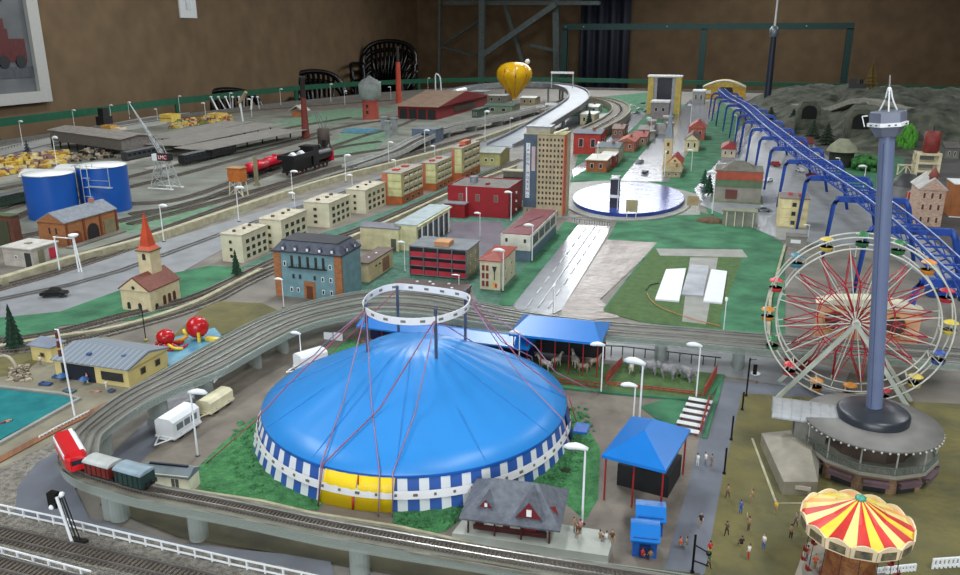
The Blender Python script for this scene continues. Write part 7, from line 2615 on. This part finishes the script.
# slanted stone wing
t = T('stone_wing', 'slanted grey stone entrance wing left of the tower restaurant', 'building', g(776, 500))
q0 = t.location
P4 = [g(760, 446), g(782, 496), g(816, 496), g(820, 440)]
P4 = [(p.x - q0.x, p.y - q0.y) for p in P4]
MB().prism(P4, 0, .020).build('wall', M('wing_stone', (142, 136, 118), .8, var=.1, sc_=60), t)
b = [Vector((x, y, .0202)) for x, y in P4]
c = [sum(b, Vector()) / 4 + Vector((-.008, .01, .016)), sum(b, Vector()) / 4 + Vector((.016, -.012, .014))]
MB().add(b + c, [(0, 1, 5, 4), (1, 2, 5), (2, 3, 4, 5), (3, 0, 4), (3, 2, 1, 0)]).build('roof', M('wing_roof', (150, 144, 130), .7), t)
m_ = Vector(P4[1]).lerp(Vector(P4[2]), .55)
MB().bx(m_.x - .008, m_.x + .010, m_.y - .003, m_.y - .0005, .010, .015).build('name_board', M('board_pale', (196, 184, 170), .6), t)
S('wing_path', MB().strip([g(752, 440), g(776, 505), g(826, 505)], -.0015, .0015, 0, .003), wallc)
# observation tower
bx0 = Vector((BC.x, BC.y, 0))
t = T('observation_tower', 'tall blue grey observation tower with hexagonal head, white band and aerial', 'tower', (bx0.x, bx0.y, .0855))
t.rotation_euler.y = -.095
z0 = .0855


def rz2(row):
    return rowz(Vector((bx0.x, bx0.y, 0)), row) - z0


sh_ = M('shaft_blue_grey', (104, 116, 146), .35, var=.03)
z1 = rz2(136)
MB().lathe([(.0098, 0), (.0095, z1 * .5), (.0088, z1)], 28).build('shaft', sh_, t)
MB().rod((-.005, -.0084, .002), (-.0045, -.0078, z1 * .98), .0006, n=5).build('seam', M('shaft_seam', (84, 94, 120), .4), t)
zh0, zh1 = rz2(132), rz2(111)
MB().lathe([(.0088, z1), (.0092, z1 + .001), (.0092, zh0 + .001)], 20).build('neck', black, t)
hx = [(.0135, zh0 - .004), (.0185, rz2(127)), (.0205, rz2(121)), (.0200, zh1), (.0180, zh1 + .001)]
MB().lathe(hx, 6, smooth=False, a0=-PI / 2 + PI / 6).build('head', M('head_grey', (110, 116, 134), .4), t)
o = MB().lathe([(.0195, rz2(125.5)), (.0225, rz2(125)), (.0225, rz2(121.5)), (.0195, rz2(121))], 6, smooth=False, a0=-PI / 2 + PI / 6).build('white_band', white, t)
for k in range(18):
    a = 2 * PI * k / 18 + .1
    rr = .0225 * math.cos(PI / 6) / math.cos(((a + PI / 2) % (PI / 3)) - PI / 6)
    MB().cb(rr * math.cos(a), rr * math.sin(a), rz2(123.2), .0012, .0022, .0014, 0, a).build('band_window', dark, o)
m = MB()
zt1, zt2 = rz2(110.5), rz2(88)
for k in range(3):
    a = 2 * PI * k / 3 + .4
    m.tube(smooth([(.011 * math.cos(a), .011 * math.sin(a), zt1), (.005 * math.cos(a), .005 * math.sin(a), zt1 + (zt2 - zt1) * .5), (.0018 * math.cos(a), .0018 * math.sin(a), zt2)], 4), .0010, 5)
m.ball((0, 0, zt2), .0025)
m.build('tripod', white, t)
MB().rod((0, 0, zt2), (0, 0, rz2(74)), .0008, n=5).build('aerial', steel, t)
MB().rod((-.025, 0, rz2(125)), (-.028, 0, rz2(114)), .0007, n=4).rod((-.028, 0, rz2(114)), (-.022, 0, rz2(114)), .0007, n=4).build('side_aerial', white, t)

# ================================================================ swing carousel
cc = g(857, 521, .074)
t = T('swing_carousel', 'swing carousel with scalloped red, yellow and cream striped canopy', 'ride', (cc.x, cc.y, 0))
R_, ZR, ZA = .0535, .074, .100
cy_, co, cr_, cc_ = M('canopy_yellow', (250, 216, 60), .45), M('canopy_orange', (246, 176, 96), .45), M('canopy_red', (214, 48, 40), .45), M('canopy_cream', (252, 228, 140), .45)
N = 24
cyc = [2, 0, 2, 3]
m = MB()
ms = [cy_, co, cr_, cc_]
for k in range(N):
    a0_, a1_ = 2 * PI * k / N - PI / 2 - PI / N, 2 * PI * (k + 1) / N - PI / 2 - PI / N
    back = math.sin((a0_ + a1_) / 2) > .15
    mi = (2 if k % 2 == 0 else (0 if k % 4 == 1 else 3)) if not back else (1 if k % 4 == 0 else 3 if k % 2 else 0)
    for (r0, z0_, r1, z1_) in ((R_, ZR, R_ * .5, ZR + (ZA - ZR) * .46), (R_ * .5, ZR + (ZA - ZR) * .46, .003, ZA)):
        am_ = (a0_ + a1_) / 2
        sag = .0008
        vs = [(r0 * math.cos(a0_), r0 * math.sin(a0_), z0_), (r0 * 1.0 * math.cos(am_), r0 * math.sin(am_), z0_ - sag), (r0 * math.cos(a1_), r0 * math.sin(a1_), z0_), (r1 * math.cos(a1_), r1 * math.sin(a1_), z1_), (r1 * math.cos(a0_), r1 * math.sin(a0_), z1_)]
        m.add(vs, [(0, 1, 2, 3, 4)], mi)
m.build('canopy', ms, t)
NV = 14
for k in range(NV):
    a0_, a1_ = 2 * PI * k / NV - PI / 2 - PI / NV, 2 * PI * (k + 1) / NV - PI / 2 - PI / NV
    p, q = Vector((math.cos(a0_), math.sin(a0_), 0)) * R_, Vector((math.cos(a1_), math.sin(a1_), 0)) * R_
    out = (p + q).normalized()
    m = MB()
    top = [p.lerp(q, i / 6) + Vector((0, 0, ZR + .001 + .0045 * math.sin(PI * i / 6))) for i in range(7)]
    lo = [p.lerp(q, i / 6) * .97 + Vector((0, 0, ZR - .011)) for i in range(7)]
    off = out * .0016
    vs = [v for a, b in zip(lo, top) for v in (a, b)] + [v + off for a, b in zip(lo, top) for v in (a, b)]
    fs = []
    for i in range(6):
        b = i * 2
        fs += [(b, b + 1, b + 3, b + 2), (b + 14, b + 16, b + 17, b + 15), (b + 1, b + 15, b + 17, b + 3), (b, b + 2, b + 16, b + 14)]
    m.add(vs, fs)
    o = m.build('valance', M('valance_cream', (236, 214, 176), .5), t)
    c_ = (p + q) / 2 * .985 + off * 1.15
    MB().cb(c_.x, c_.y, ZR - .0045, .0010, .0155, .0085, 0, math.atan2(out.y, out.x)).build('valance_picture', M('picture_dark', (64, 66, 60), .4, rgb2=(130, 116, 84), sc_=160), o)
MB().lathe([(.003, ZA - .001), (.0055, ZA), (.0055, ZA + .002), (.002, ZA + .0035), (0, ZA + .0036)], 14).build('crown', M('crown_teal', (70, 160, 140), .4), t)
MB().lathe([(.030, .004), (.026, .008), (.024, .045), (.028, .060), (.040, .072)], 16).build('centre_column', M('column_carved', (120, 62, 40), .5, rgb2=(160, 110, 60), sc_=90, bump=.3), t)
MB().lathe([(.045, 0), (.045, .004), (.030, .005)], 28).build('platform', M('platform_grey', (140, 134, 124), .6), t)
for k in range(16):
    a = 2 * PI * k / 16
    o = MB().rod((.042 * math.cos(a), .042 * math.sin(a), ZR - .004), (.045 * math.cos(a), .045 * math.sin(a), .020), .0004, n=4).build('chain', dark, t)
    MB().cb(.045 * math.cos(a), .045 * math.sin(a), .0185, .005, .005, .001, 0, a).cb(.047 * math.cos(a), .047 * math.sin(a), .0210, .001, .005, .005, 0, a).build('swing_seat', redp, o)
S('carousel_plinth', MB().prism([g(790, 590).xy, g(806, 545).xy, g(835, 540).xy, g(850, 590).xy], 0, .003), M('plinth_pale', (176, 168, 150), .6))


# ================================================================ people
skin = M('skin', (206, 160, 128), .6)
hairm = M('hair_dark', (58, 40, 30), .8)


def person(label, q, rz, shirt, trousers, pose=0, s=.020, group=None):
    """tiny painted figure: one body mesh with legs, torso, arms, neck and head; hair as a part"""
    t = T('person', label, 'person', q, rz, group)
    m = MB()
    k = s / 1.75
    if pose == 2:  # lying on the back
        m.tube([(-.85 * k, .08 * k, .07 * k), (-.45 * k, .09 * k, .09 * k), (-.02 * k, .08 * k, .10 * k)], [.05 * k, .07 * k, .10 * k], 6, 1)
        m.tube([(-.85 * k, -.08 * k, .07 * k), (-.45 * k, -.09 * k, .20 * k), (-.02 * k, -.08 * k, .10 * k)], [.05 * k, .07 * k, .10 * k], 6, 1)
        m.tube([(-.04 * k, 0, .11 * k), (.25 * k, 0, .12 * k), (.52 * k, 0, .13 * k), (.60 * k, 0, .12 * k)], [.14 * k, .14 * k, .18 * k, .07 * k], 8, 0)
        for sy in (-1, 1):
            m.tube([(.50 * k, sy * .19 * k, .12 * k), (.25 * k, sy * .30 * k, .08 * k), (.0, sy * .27 * k, .06 * k)], [.055 * k, .045 * k, .04 * k], 6, 2)
        m.ball((.76 * k, 0, .13 * k), .13 * k, .10 * k, .11 * k, 10, 8, 2)
        m.build('body', [shirt, trousers, skin], t)
        MB().ball((.80 * k, 0, .12 * k), .12 * k, .108 * k, .105 * k, 10, 6).build('hair', hairm, t)
        return t
    hip = .92 * k if pose != 3 else .45 * k
    st = .12 * k if pose == 1 else .03 * k
    for sy, sx in ((-1, 1), (1, -1)):
        if pose == 3:
            m.tube([(0, sy * .09 * k, hip), (.42 * k, sy * .10 * k, hip), (.44 * k, sy * .10 * k, .04 * k), (.54 * k, sy * .10 * k, .03 * k)], [.09 * k, .075 * k, .05 * k, .04 * k], 6, 1)
        else:
            m.tube([(0, sy * .08 * k, hip), (sx * st + .03 * k, sy * .09 * k, hip * .52), (sx * st * 1.8, sy * .10 * k, .06 * k), (sx * st * 1.8 + .12 * k, sy * .10 * k, .03 * k)], [.095 * k, .07 * k, .045 * k, .035 * k], 6, 1)
    sh = hip + .52 * k
    m.tube([(0, 0, hip - .06 * k), (0, 0, hip + .15 * k), (.01 * k, 0, sh - .06 * k), (0, 0, sh + .02 * k)], [.15 * k, .135 * k, .19 * k, .08 * k], 10, 0)
    m.tube([(0, 0, sh), (.01 * k, 0, sh + .12 * k)], .055 * k, 6, 2)
    for sy, sx in ((-1, -1), (1, 1)):
        up = .35 * k if (pose == 4 and sy > 0) else -.28 * k
        m.tube([(0, sy * .18 * k, sh - .04 * k), (sx * .06 * k, sy * .24 * k, sh + up), ], [.06 * k, .05 * k], 6, 0)
        m.tube([(sx * .06 * k, sy * .24 * k, sh + up), (sx * .10 * k + .10 * k, sy * .24 * k, sh + up * 1.85)], [.048 * k, .038 * k], 6, 2)
        m.ball((sx * .10 * k + .13 * k, sy * .24 * k, sh + up * 1.98), .05 * k, .03 * k, .06 * k, 6, 5, 2)
    hc = sh + .24 * k
    m.ball((.01 * k, 0, hc), .11 * k, .095 * k, .13 * k, 10, 8, 2)
    m.ball((.12 * k, 0, hc - .01 * k), .025 * k, .02 * k, .03 * k, 5, 4, 2)
    for sy in (-1, 1):
        m.ball((0, sy * .098 * k, hc), .025 * k, .015 * k, .035 * k, 5, 4, 2)
    m.build('body', [shirt, trousers, skin], t)
    MB().ball((-.02 * k, 0, hc + .035 * k), .115 * k, .105 * k, .115 * k, 10, 6).build('hair', hairm, t)
    return t


CL = dict(white=(226, 226, 222), blue=(60, 96, 170), yellow=(214, 184, 60), red=(190, 44, 44), green=(44, 110, 66), orange=(222, 100, 50), tan=(150, 124, 92), brown=(92, 70, 54), grey=(120, 120, 120), black=(36, 34, 36), pink=(206, 140, 130))


def cl(n):
    return M('cloth_' + n, CL[n], .8)


PEO = [
    (705, 467, 0, 'white', 'grey', 0, 'person in white clothes standing at the edge of the grey fair path'),
    (711, 469, 2, 'grey', 'tan', 0, 'person in grey beside the one in white on the fair path'),
    (697, 468, 1, 'white', 'white', 0, 'person in all white at the left side of the fair path'),
    (727, 500, 1, 'tan', 'brown', 1, 'person in a tan top walking near the top left of the mustard lawn'),
    (751, 505, 3, 'tan', 'tan', 0, 'person all in tan standing between path and stone wing'),
    (740, 516, 1, 'blue', 'blue', 0, 'person all in blue on the mustard lawn'),
    (775, 516, 4, 'yellow', 'tan', 0, 'person in a yellow top below the stone wing'),
    (748, 533, 2, 'tan', 'brown', 4, 'person with a raised arm in the middle of the mustard lawn'),
    (700, 529, 5, 'black', 'tan', 1, 'person in a black top walking along the fair path'),
    (680, 550, 0, 'orange', 'grey', 3, 'person in orange seated on the fair path'),
    (686, 550, 3, 'grey', 'grey', 3, 'person in grey seated on the fair path beside the one in orange'),
    (726, 538, 1, 'brown', 'black', 1, 'person in brown striding in the lower left of the lawn'),
    (741, 549, 2, 'black', 'brown', 3, 'person in black seated on the lower lawn'),
    (763, 551, 4, 'white', 'blue', 0, 'person in a white top on the lower lawn left of the carousel'),
    (748, 561, 3, 'white', 'red', 0, 'person in a white top and red trousers on the lower lawn'),
    (709, 558, 2, 'red', 'yellow', 0, 'person in a red top and yellow trousers beside the black lantern post'),
    (708, 570, 0, 'green', 'black', 1, 'person in green at the foot of the fair path'),
    (795, 529, 4, 'grey', 'brown', 1, 'person in grey walking just left of the carousel canopy'),
    (790, 541, 1, 'tan', 'black', 0, 'person in tan and black left of the carousel'),
    (806, 563, 2, 'pink', 'grey', 0, 'person in pink on the pale carousel plinth'),
    (814, 572, 5, 'orange', 'tan', 0, 'person in orange at the bottom of the carousel plinth'),
    (642, 561, 1, 'red', 'tan', 3, 'person in red seated in front of the nearer blue booth'),
    (650, 562, 2, 'tan', 'brown', 3, 'person in tan seated in front of the nearer blue booth'),
]
for (px, py, a, s1, s2, pose, lab) in PEO:
    person(lab, g(px, py) + Vector((0, 0, .003)), a, cl(s1), cl(s2), pose, .019)
for (px, py, a, s1, s2, pose, lab) in [
    (574, 532, 0, 'tan', 'grey', 0, 'person in tan at the foot of the lamp on the station platform'),
    (580, 534, 2, 'pink', 'brown', 0, 'person in pink at the foot of the lamp on the station platform'),
    (577, 538, 4, 'brown', 'tan', 0, 'person in brown before the lamp on the station platform'),
    (600, 541, 1, 'tan', 'brown', 3, 'left one of the seated people at the right end of the platform'),
    (606, 542, 3, 'white', 'grey', 3, 'middle one of the seated people at the right end of the platform'),
    (612, 541, 5, 'brown', 'tan', 3, 'right one of the seated people at the right end of the platform')]:
    person(lab, g(px, py, .0142), a, cl(s1), cl(s2), pose, .019)

# black posts and lanterns
for (px, py, top, kind, lab) in ((746, 397, 358, 2, 'black post with a hanging sign at the top end of the fair path'), (724, 475, 448, 0, 'black post at the edge of the mustard lawn, nearer one'), (731, 441, 416, 0, 'black post at the edge of the mustard lawn, further one'), (692, 574, 535, 1, 'black double arm lantern post at the bottom of the fair path'), (742, 411, 392, 0, 'thin black post at the corner of the mustard lawn')):
    q = g(px, py)
    h = hz(px, py, top)
    t = T('lantern_post', lab, 'post', q, 0, 'black posts along the fair path')
    MB().rod((0, 0, 0), (0, 0, h), .0013, n=6).rod((0, 0, 0), (0, 0, .004), .003, .002, n=8).build('pole', black, t)
    if kind == 1:
        MB().rod((0, 0, h * .75), (.014, 0, h * .62), .0008, n=4).rod((0, 0, h * .35), (.016, 0, h * .28), .0008, n=4).ball((.015, 0, h * .6), .003).build('arm', black, t)
    if kind == 2:
        MB().rod((0, 0, h * .95), (.010, 0, h * .99), .0008, n=4).bx(.006, .012, -.001, .001, h * .6, h * .85).build('sign', black, t)
t = T('white_disc', 'small white round table beside the black sign post', 'table', g(755, 377))
MB().rod((0, 0, 0), (0, 0, .006), .0012, n=6).build('leg', white, t)
MB().rod((0, 0, .006), (0, 0, .0075), .008, n=20).build('top', white, t)
# shrubs behind the tent
blob_bush('bush', 'dark green bush behind the left shoulder of the tent', g(345, 366), .018, .014, .014, bush, 14)
blob_bush('bush', 'yellow green bush behind the tent, right of the dark one', g(357, 354), .012, .010, .012, M('bush_yellow', (170, 160, 70), .9, rgb2=(120, 116, 50), sc_=160), 12)
blob_bush('bush', 'pinkish brown shrub in the shade of the blue marquee', g(372, 346), .022, .010, .014, M('bush_pink', (170, 130, 120), .9, rgb2=(110, 84, 80), sc_=160), 14)
blob_bush('bush', 'dark pointed bush on the lawn right of the tent', g(566, 472), .012, .007, .006, M('bush_dark', (58, 74, 48), .9), 8)
t = T('white_boards', 'two white boards leaning in front of the viaduct wall, behind the caravan', 'board', g(324, 340))
MB().bx(0, .018, 0, .002, 0, .016).bx(.020, .038, .001, .003, 0, .017).build('board', white, t)

# ================================================================ swimming pool corner
wat = M('pool_water', (48, 138, 140), .10, rgb2=(34, 112, 120), sc_=30, bump=.15)
S('pool_basin', MB().prism([g(-60, 392).xy, g(0, 391).xy, g(62, 398).xy, g(76, 402).xy, g(0, 442).xy, g(-60, 470).xy], .0012, .0042), wat)
S('pool_edge', MB().strip([g(-60, 389), g(0, 389), g(62, 396), g(80, 401), g(0, 446), g(-60, 475)], -.003, .003, 0, .006), sand)
S('pool_wall', MB().strip([g(110, 405), g(50, 435), g(0, 462), g(-60, 492)], -.007, .007, 0, .004), brick('pool_brick', (140, 92, 60), (116, 76, 52), (100, 80, 64), 70))
fence([g(40, 440), g(62, 428), g(90, 414)], 'low white lattice fence along the brick edge of the pool', h=.006, step=.006, rails=(.2, .95), nm='pool_fence')
ycream = M('pool_house_yellow', (214, 196, 132), .7, var=.06)
rsl = stripes('pool_roof_slate', (120, 130, 142), (150, 158, 168), 90, .5, 'X', .22)
t = bld('pool_house', 'long yellow pool house with striped grey gable roof and open front', (130, 389), 57, 169, 369, ycream, rsl, roofkind='gx', rh=.013, over=.004, cat='house')
W_, D_, H_ = t['w'], t['d'], t['h']
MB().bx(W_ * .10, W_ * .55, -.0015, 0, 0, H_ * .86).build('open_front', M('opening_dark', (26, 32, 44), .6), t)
MB().bx(W_ * .64, W_ * .93, -.0012, 0, H_ * .30, H_ * .72).build('kiosk_window', glassd, t)
for x, s in ((.14, .008), (.44, .007)):
    MB().lathe([(s * 1.3, .010), (s * .6, .014), (0, .015)], 10, c=(W_ * x, -.008, 0)).rod((W_ * x, -.008, 0), (W_ * x, -.008, .014), .0006, n=4).build('parasol', M('parasol_blue', (44, 92, 146), .5), t)
wins(t, 'r', (.35, .72), (.36,), D_ * .13, H_ * .34, M('sash_olive', (140, 120, 80), .6), glassd, .0012)
for x, y in ((.38, .2), (.80, .3)):
    MB().cb(W_ * x, D_ * y, H_ + .0075, .007, .006, .004).build('roof_vent', M('vent_blue', (70, 92, 140), .5), t)
t = bld('changing_hut', 'small yellow hut with blue grey hipped roof left of the pool house', (53, 364), 33, 66, 347, ycream, M('hut_slate', (122, 132, 150), .6), roofkind='hip', rh=.012, over=.004, cat='hut')
wins(t, 'f', (.55,), (.35,), .009, .008, M('sash_olive', (140, 120, 80), .6), glassd)
t = T('light_pole', 'tall white pole with three brown lamps at the pool fence', 'pole', g(75, 417))
h = hz(75, 417, 330)
MB().rod((0, 0, 0), (-.004, 0, h), .0015, .0013, n=8).rod((-.004, 0, h), (-.010, 0, h), .001, n=5).build('pole', white, t)
for k in range(3):
    MB().bx(-.0095, -.0055, -.002, .002, h * (.70 + .10 * k), h * (.77 + .10 * k)).build('lamp_box', M('lampbox_brown', (104, 48, 40), .5), t)
# towels and bathers
for k, (px, py, rz, c, lab) in enumerate(((46, 386, .1, (44, 74, 120), 'dark blue towel nearest the pool edge'), (59, 379, .1, (52, 84, 124), 'dark blue towel behind the first, left of the pool house'), (70, 393, .0, (84, 104, 116), 'grey blue towel at the foot of the white pole'), (112, 393, .0, (70, 80, 110), 'small blue cushion in front of the kiosk window'))):
    t = T('towel', lab, 'towel', g(px, py) + Vector((0, 0, .003)), rz, 'towels round the pool')
    s = .010 if k < 3 else .004
    MB().bx(-s, s, -.005, .005, 0, .0022).bx(-s * .95, -s * .5, -.0045, .0045, .0022, .0034).build('cloth', M('towel_%d' % k, c, .8), t)
for (px, py, a, s1, s2, pose, lab) in [
    (88, 384, 4, 'pink', 'white', 0, 'bather in white trunks standing before the pool house'),
    (107, 391, 3, 'white', 'white', 0, 'person in white standing beside the kiosk window'),
    (96, 393, .2, 'pink', 'pink', 2, 'sunbather lying in front of the pool house'),
    (41, 366, 2, 'white', 'grey', 0, 'person in white at the changing hut')]:
    person(lab, g(px, py) + Vector((0, 0, .002)), a, cl(s1), cl(s2), pose, .018)
person('swimmer floating in the pool at the left edge', g(6, 422, .0045), 1, cl('pink'), cl('red'), 2, .018)
heap('rock_pile', 'pile of pale rocks and gravel at the poolside, left of the changing hut', [(8, 384), (32, 382), (28, 366), (10, 370)], [M('rock_pale', (170, 158, 140), .8), M('rock_mid', (120, 108, 92), .8)], 120, .0035, 'rocks', z0=.002, zh=.006)
t = T('pool_slide', 'pale curved arch frame leaning beside the tall conifer', 'slide', g(8, 372))
MB().tube(smooth([(-.02, 0, .024), (0, 0, .030), (.014, 0, .024), (.024, 0, .004)], 4), .0026, 6).build('arch', M('arch_pale', (180, 170, 152), .6), t)
MB().rod((-.02, 0, 0), (-.02, 0, .024), .002, n=5).build('leg', MATS['arch_pale'], t)
# paddling pool with octopus and ball slide
S('paddling_pool', MB().prism([g(148, 362).xy, g(160, 343).xy, g(215, 330).xy, g(222, 338).xy, g(180, 366).xy, g(160, 368).xy], .0012, .005), M('paddling_blue', (96, 160, 184), .25, rgb2=(70, 136, 170), sc_=40))
ored = M('octopus_red', (196, 28, 36), .25)
q = g(167, 349)
t = T('octopus_slide', 'red octopus water slide with curling arms in the paddling pool', 'slide', q + Vector((0, 0, .004)))
MB().ball((0, 0, .020), .0165, .0165, .014, 20, 12).build('head', ored, t)
for a, l in ((-.3, .036), (-1.0, .030), (-1.8, .030), (-2.6, .034), (.5, .030), (3.4, .03)):
    m = MB()
    pts = smooth([(.010 * math.cos(a), .010 * math.sin(a), .010), (l * .5 * math.cos(a), l * .5 * math.sin(a), .008), (l * .85 * math.cos(a + .25), l * .85 * math.sin(a + .25), .002), (l * 1.1 * math.cos(a + .6), l * 1.1 * math.sin(a + .6), .005)], 4)
    m.tube(pts, [.0038 - .0022 * i / len(pts) for i in range(len(pts))], 7)
    m.build('arm', ored, t)
yl2 = M('slide_yellow', (230, 200, 60), .4)
MB().tube(smooth([(.012, -.010, .010), (.028, -.014, .006), (.038, -.004, .002)], 4), .003, 6).build('slide_chute', yl2, t)
q = g(199, 341)
t = T('ball_slide', 'big red ball slide with yellow windows and yellow chute beside the octopus', 'slide', q + Vector((0, 0, .004)))
MB().ball((0, 0, .024), .0205, .0205, .0205, 20, 14).build('ball', ored, t)
MB().rod((-.014, -.014, .018), (-.017, -.017, .016), .0075, n=16).rod((-.0172, -.0172, .016), (-.0178, -.0178, .0157), .005, n=12).build('round_window', yl2, t)
MB().bx(.010, .015, -.017, -.014, .0, .020).build('ladder', yl2, t)
MB().tube(smooth([(-.010, -.018, .012), (-.018, -.026, .006), (-.030, -.028, .002)], 4), .004, 6).build('slide_chute', M('chute_orange', (224, 160, 60), .4), t)
MB().bx(.018, .046, -.006, .004, 0, .007).build('yellow_wall', yl2, t)
m = MB()
q = g(146, 341)
t = T('garden_lamp', 'thin black post with a pale foot behind the pool house roof', 'post', q)
MB().rod((0, 0, 0), (0, 0, hz(146, 341, 305)), .001, n=5).build('pole', black, t)
MB().ball((0, 0, .002), .004, .004, .003).build('foot', M('foot_lime', (180, 170, 90), .6), t)
# left double lamps on the main road
for (px, py, top, off, lab) in ((60, 272, 237, 0, 'white portal lamp frame at the small white house, left leg'),):
    q = g(px, py)
    t = T('portal_lamp', 'white portal frame with a round lamp between the white house and the warehouse', 'lamp', q)
    h = hz(px, py, top)
    q2 = g(79, 272) - q
    MB().rod((0, 0, 0), (0, 0, h), .0018, n=6).build('post', white, t)
    MB().rod((q2.x, q2.y, 0), (q2.x - .003, q2.y, h), .0018, n=6).build('post', white, t)
    MB().rod((q2.x + .009, q2.y, 0), (q2.x, q2.y, h), .0018, n=6).build('post', white, t)
    MB().rod((-.004, 0, h), (q2.x + .002, q2.y, h - .004), .0014, n=5).build('crossbeam', white, t)
    MB().lathe([(.007, h), (.012, h + .004), (.011, h + .007), (0, h + .009)], 14, c=(q2.x, q2.y, 0)).build('lamp_head', white, t)
# ================================================================ more yard and hill pieces
def coach(px, py, lab, col, L_=.20, h=.042, ang=PI / 2):
    t = T('coach', lab, 'train', g(px, py) + Vector((0, 0, .005)), ang, 'coaches standing in the yard')
    c = M('coach_%d_%d_%d' % col, col, .4)
    MB().bx(-L_ / 2, L_ / 2, -.016, .016, .010, h).build('body', c, t)
    MB().prof_x(body_round(0, .035, h, h + .001, roof=.005), -L_ / 2 - .002, L_ / 2 + .002).build('roof', M('coach_roof', (88, 90, 92), .5), t)
    for k in range(6):
        for s in (-1, 1):
            x = -L_ * .40 + L_ * .16 * k
            MB().bx(x - L_ * .05, x + L_ * .05, s * .0162 - .0004, s * .0162 + .0004, h * .58, h * .84).build('window', glass, t)
    MB().bx(-L_ / 2, L_ / 2, -.012, .012, .006, .010).build('chassis', dark, t)
    wheels(t, (-L_ * .38, -L_ * .26, L_ * .26, L_ * .38), r=.005, z=.005)
    return t


coach(196, 163, 'black coach standing beside the crane under the front canopy', (34, 34, 38))
coach(222, 157, 'second black coach under the middle of the front canopy', (38, 36, 40))
coach(10, 208, 'dark green coach cut by the left edge above the brick shed', (44, 62, 50))
coach(140, 160, 'dark grey coach behind the portal crane', (66, 66, 68))
for i, (px, py, top, r, lab) in enumerate(((792, 128, 108, .05, 'dark conifer at the far end of the coaster, before the left mountain'), (812, 140, 118, .045, 'dark conifer between coaster and left mountain'), (826, 146, 122, .05, 'tall dark conifer beside the round thatched hut'), (884, 132, 112, .05, 'dark conifer right behind the tower head'), (940, 132, 108, .06, 'tall dark conifer on the right mountain foot'), (770, 122, 106, .05, 'small conifer beside the tall dark mast'))):
    conifer(px, py, top, lab, r, ((40, 58, 40), (52, 70, 50))[i % 2], 6)
for (B, A, C, top, lab, c1, c2) in (((812, 152), 798, 818, 143, 'maroon roofed hut between coaster and mountain', (120, 104, 92), (110, 40, 46)), ((792, 136), 780, 797, 128, 'small dark red hut at the mountain foot, further hut', (96, 44, 44), (92, 84, 78)), ((958, 160), 944, 964, 148, 'small grey hut at the right edge below the mountain', (120, 116, 110), (96, 92, 90))):
    t = bld('mountain_hut', lab, B, A, C, top, M('hutw_%d' % B[0], c1, .7), M('hutr_%d' % B[0], c2, .7), 'huts at the mountain foot', 'hut', 'gx', .02, .005, dmax=.12)
    wins(t, 'f', (.3, .7), (.3,), t['w'] * .14, t['h'] * .4, white, glassd, .001)
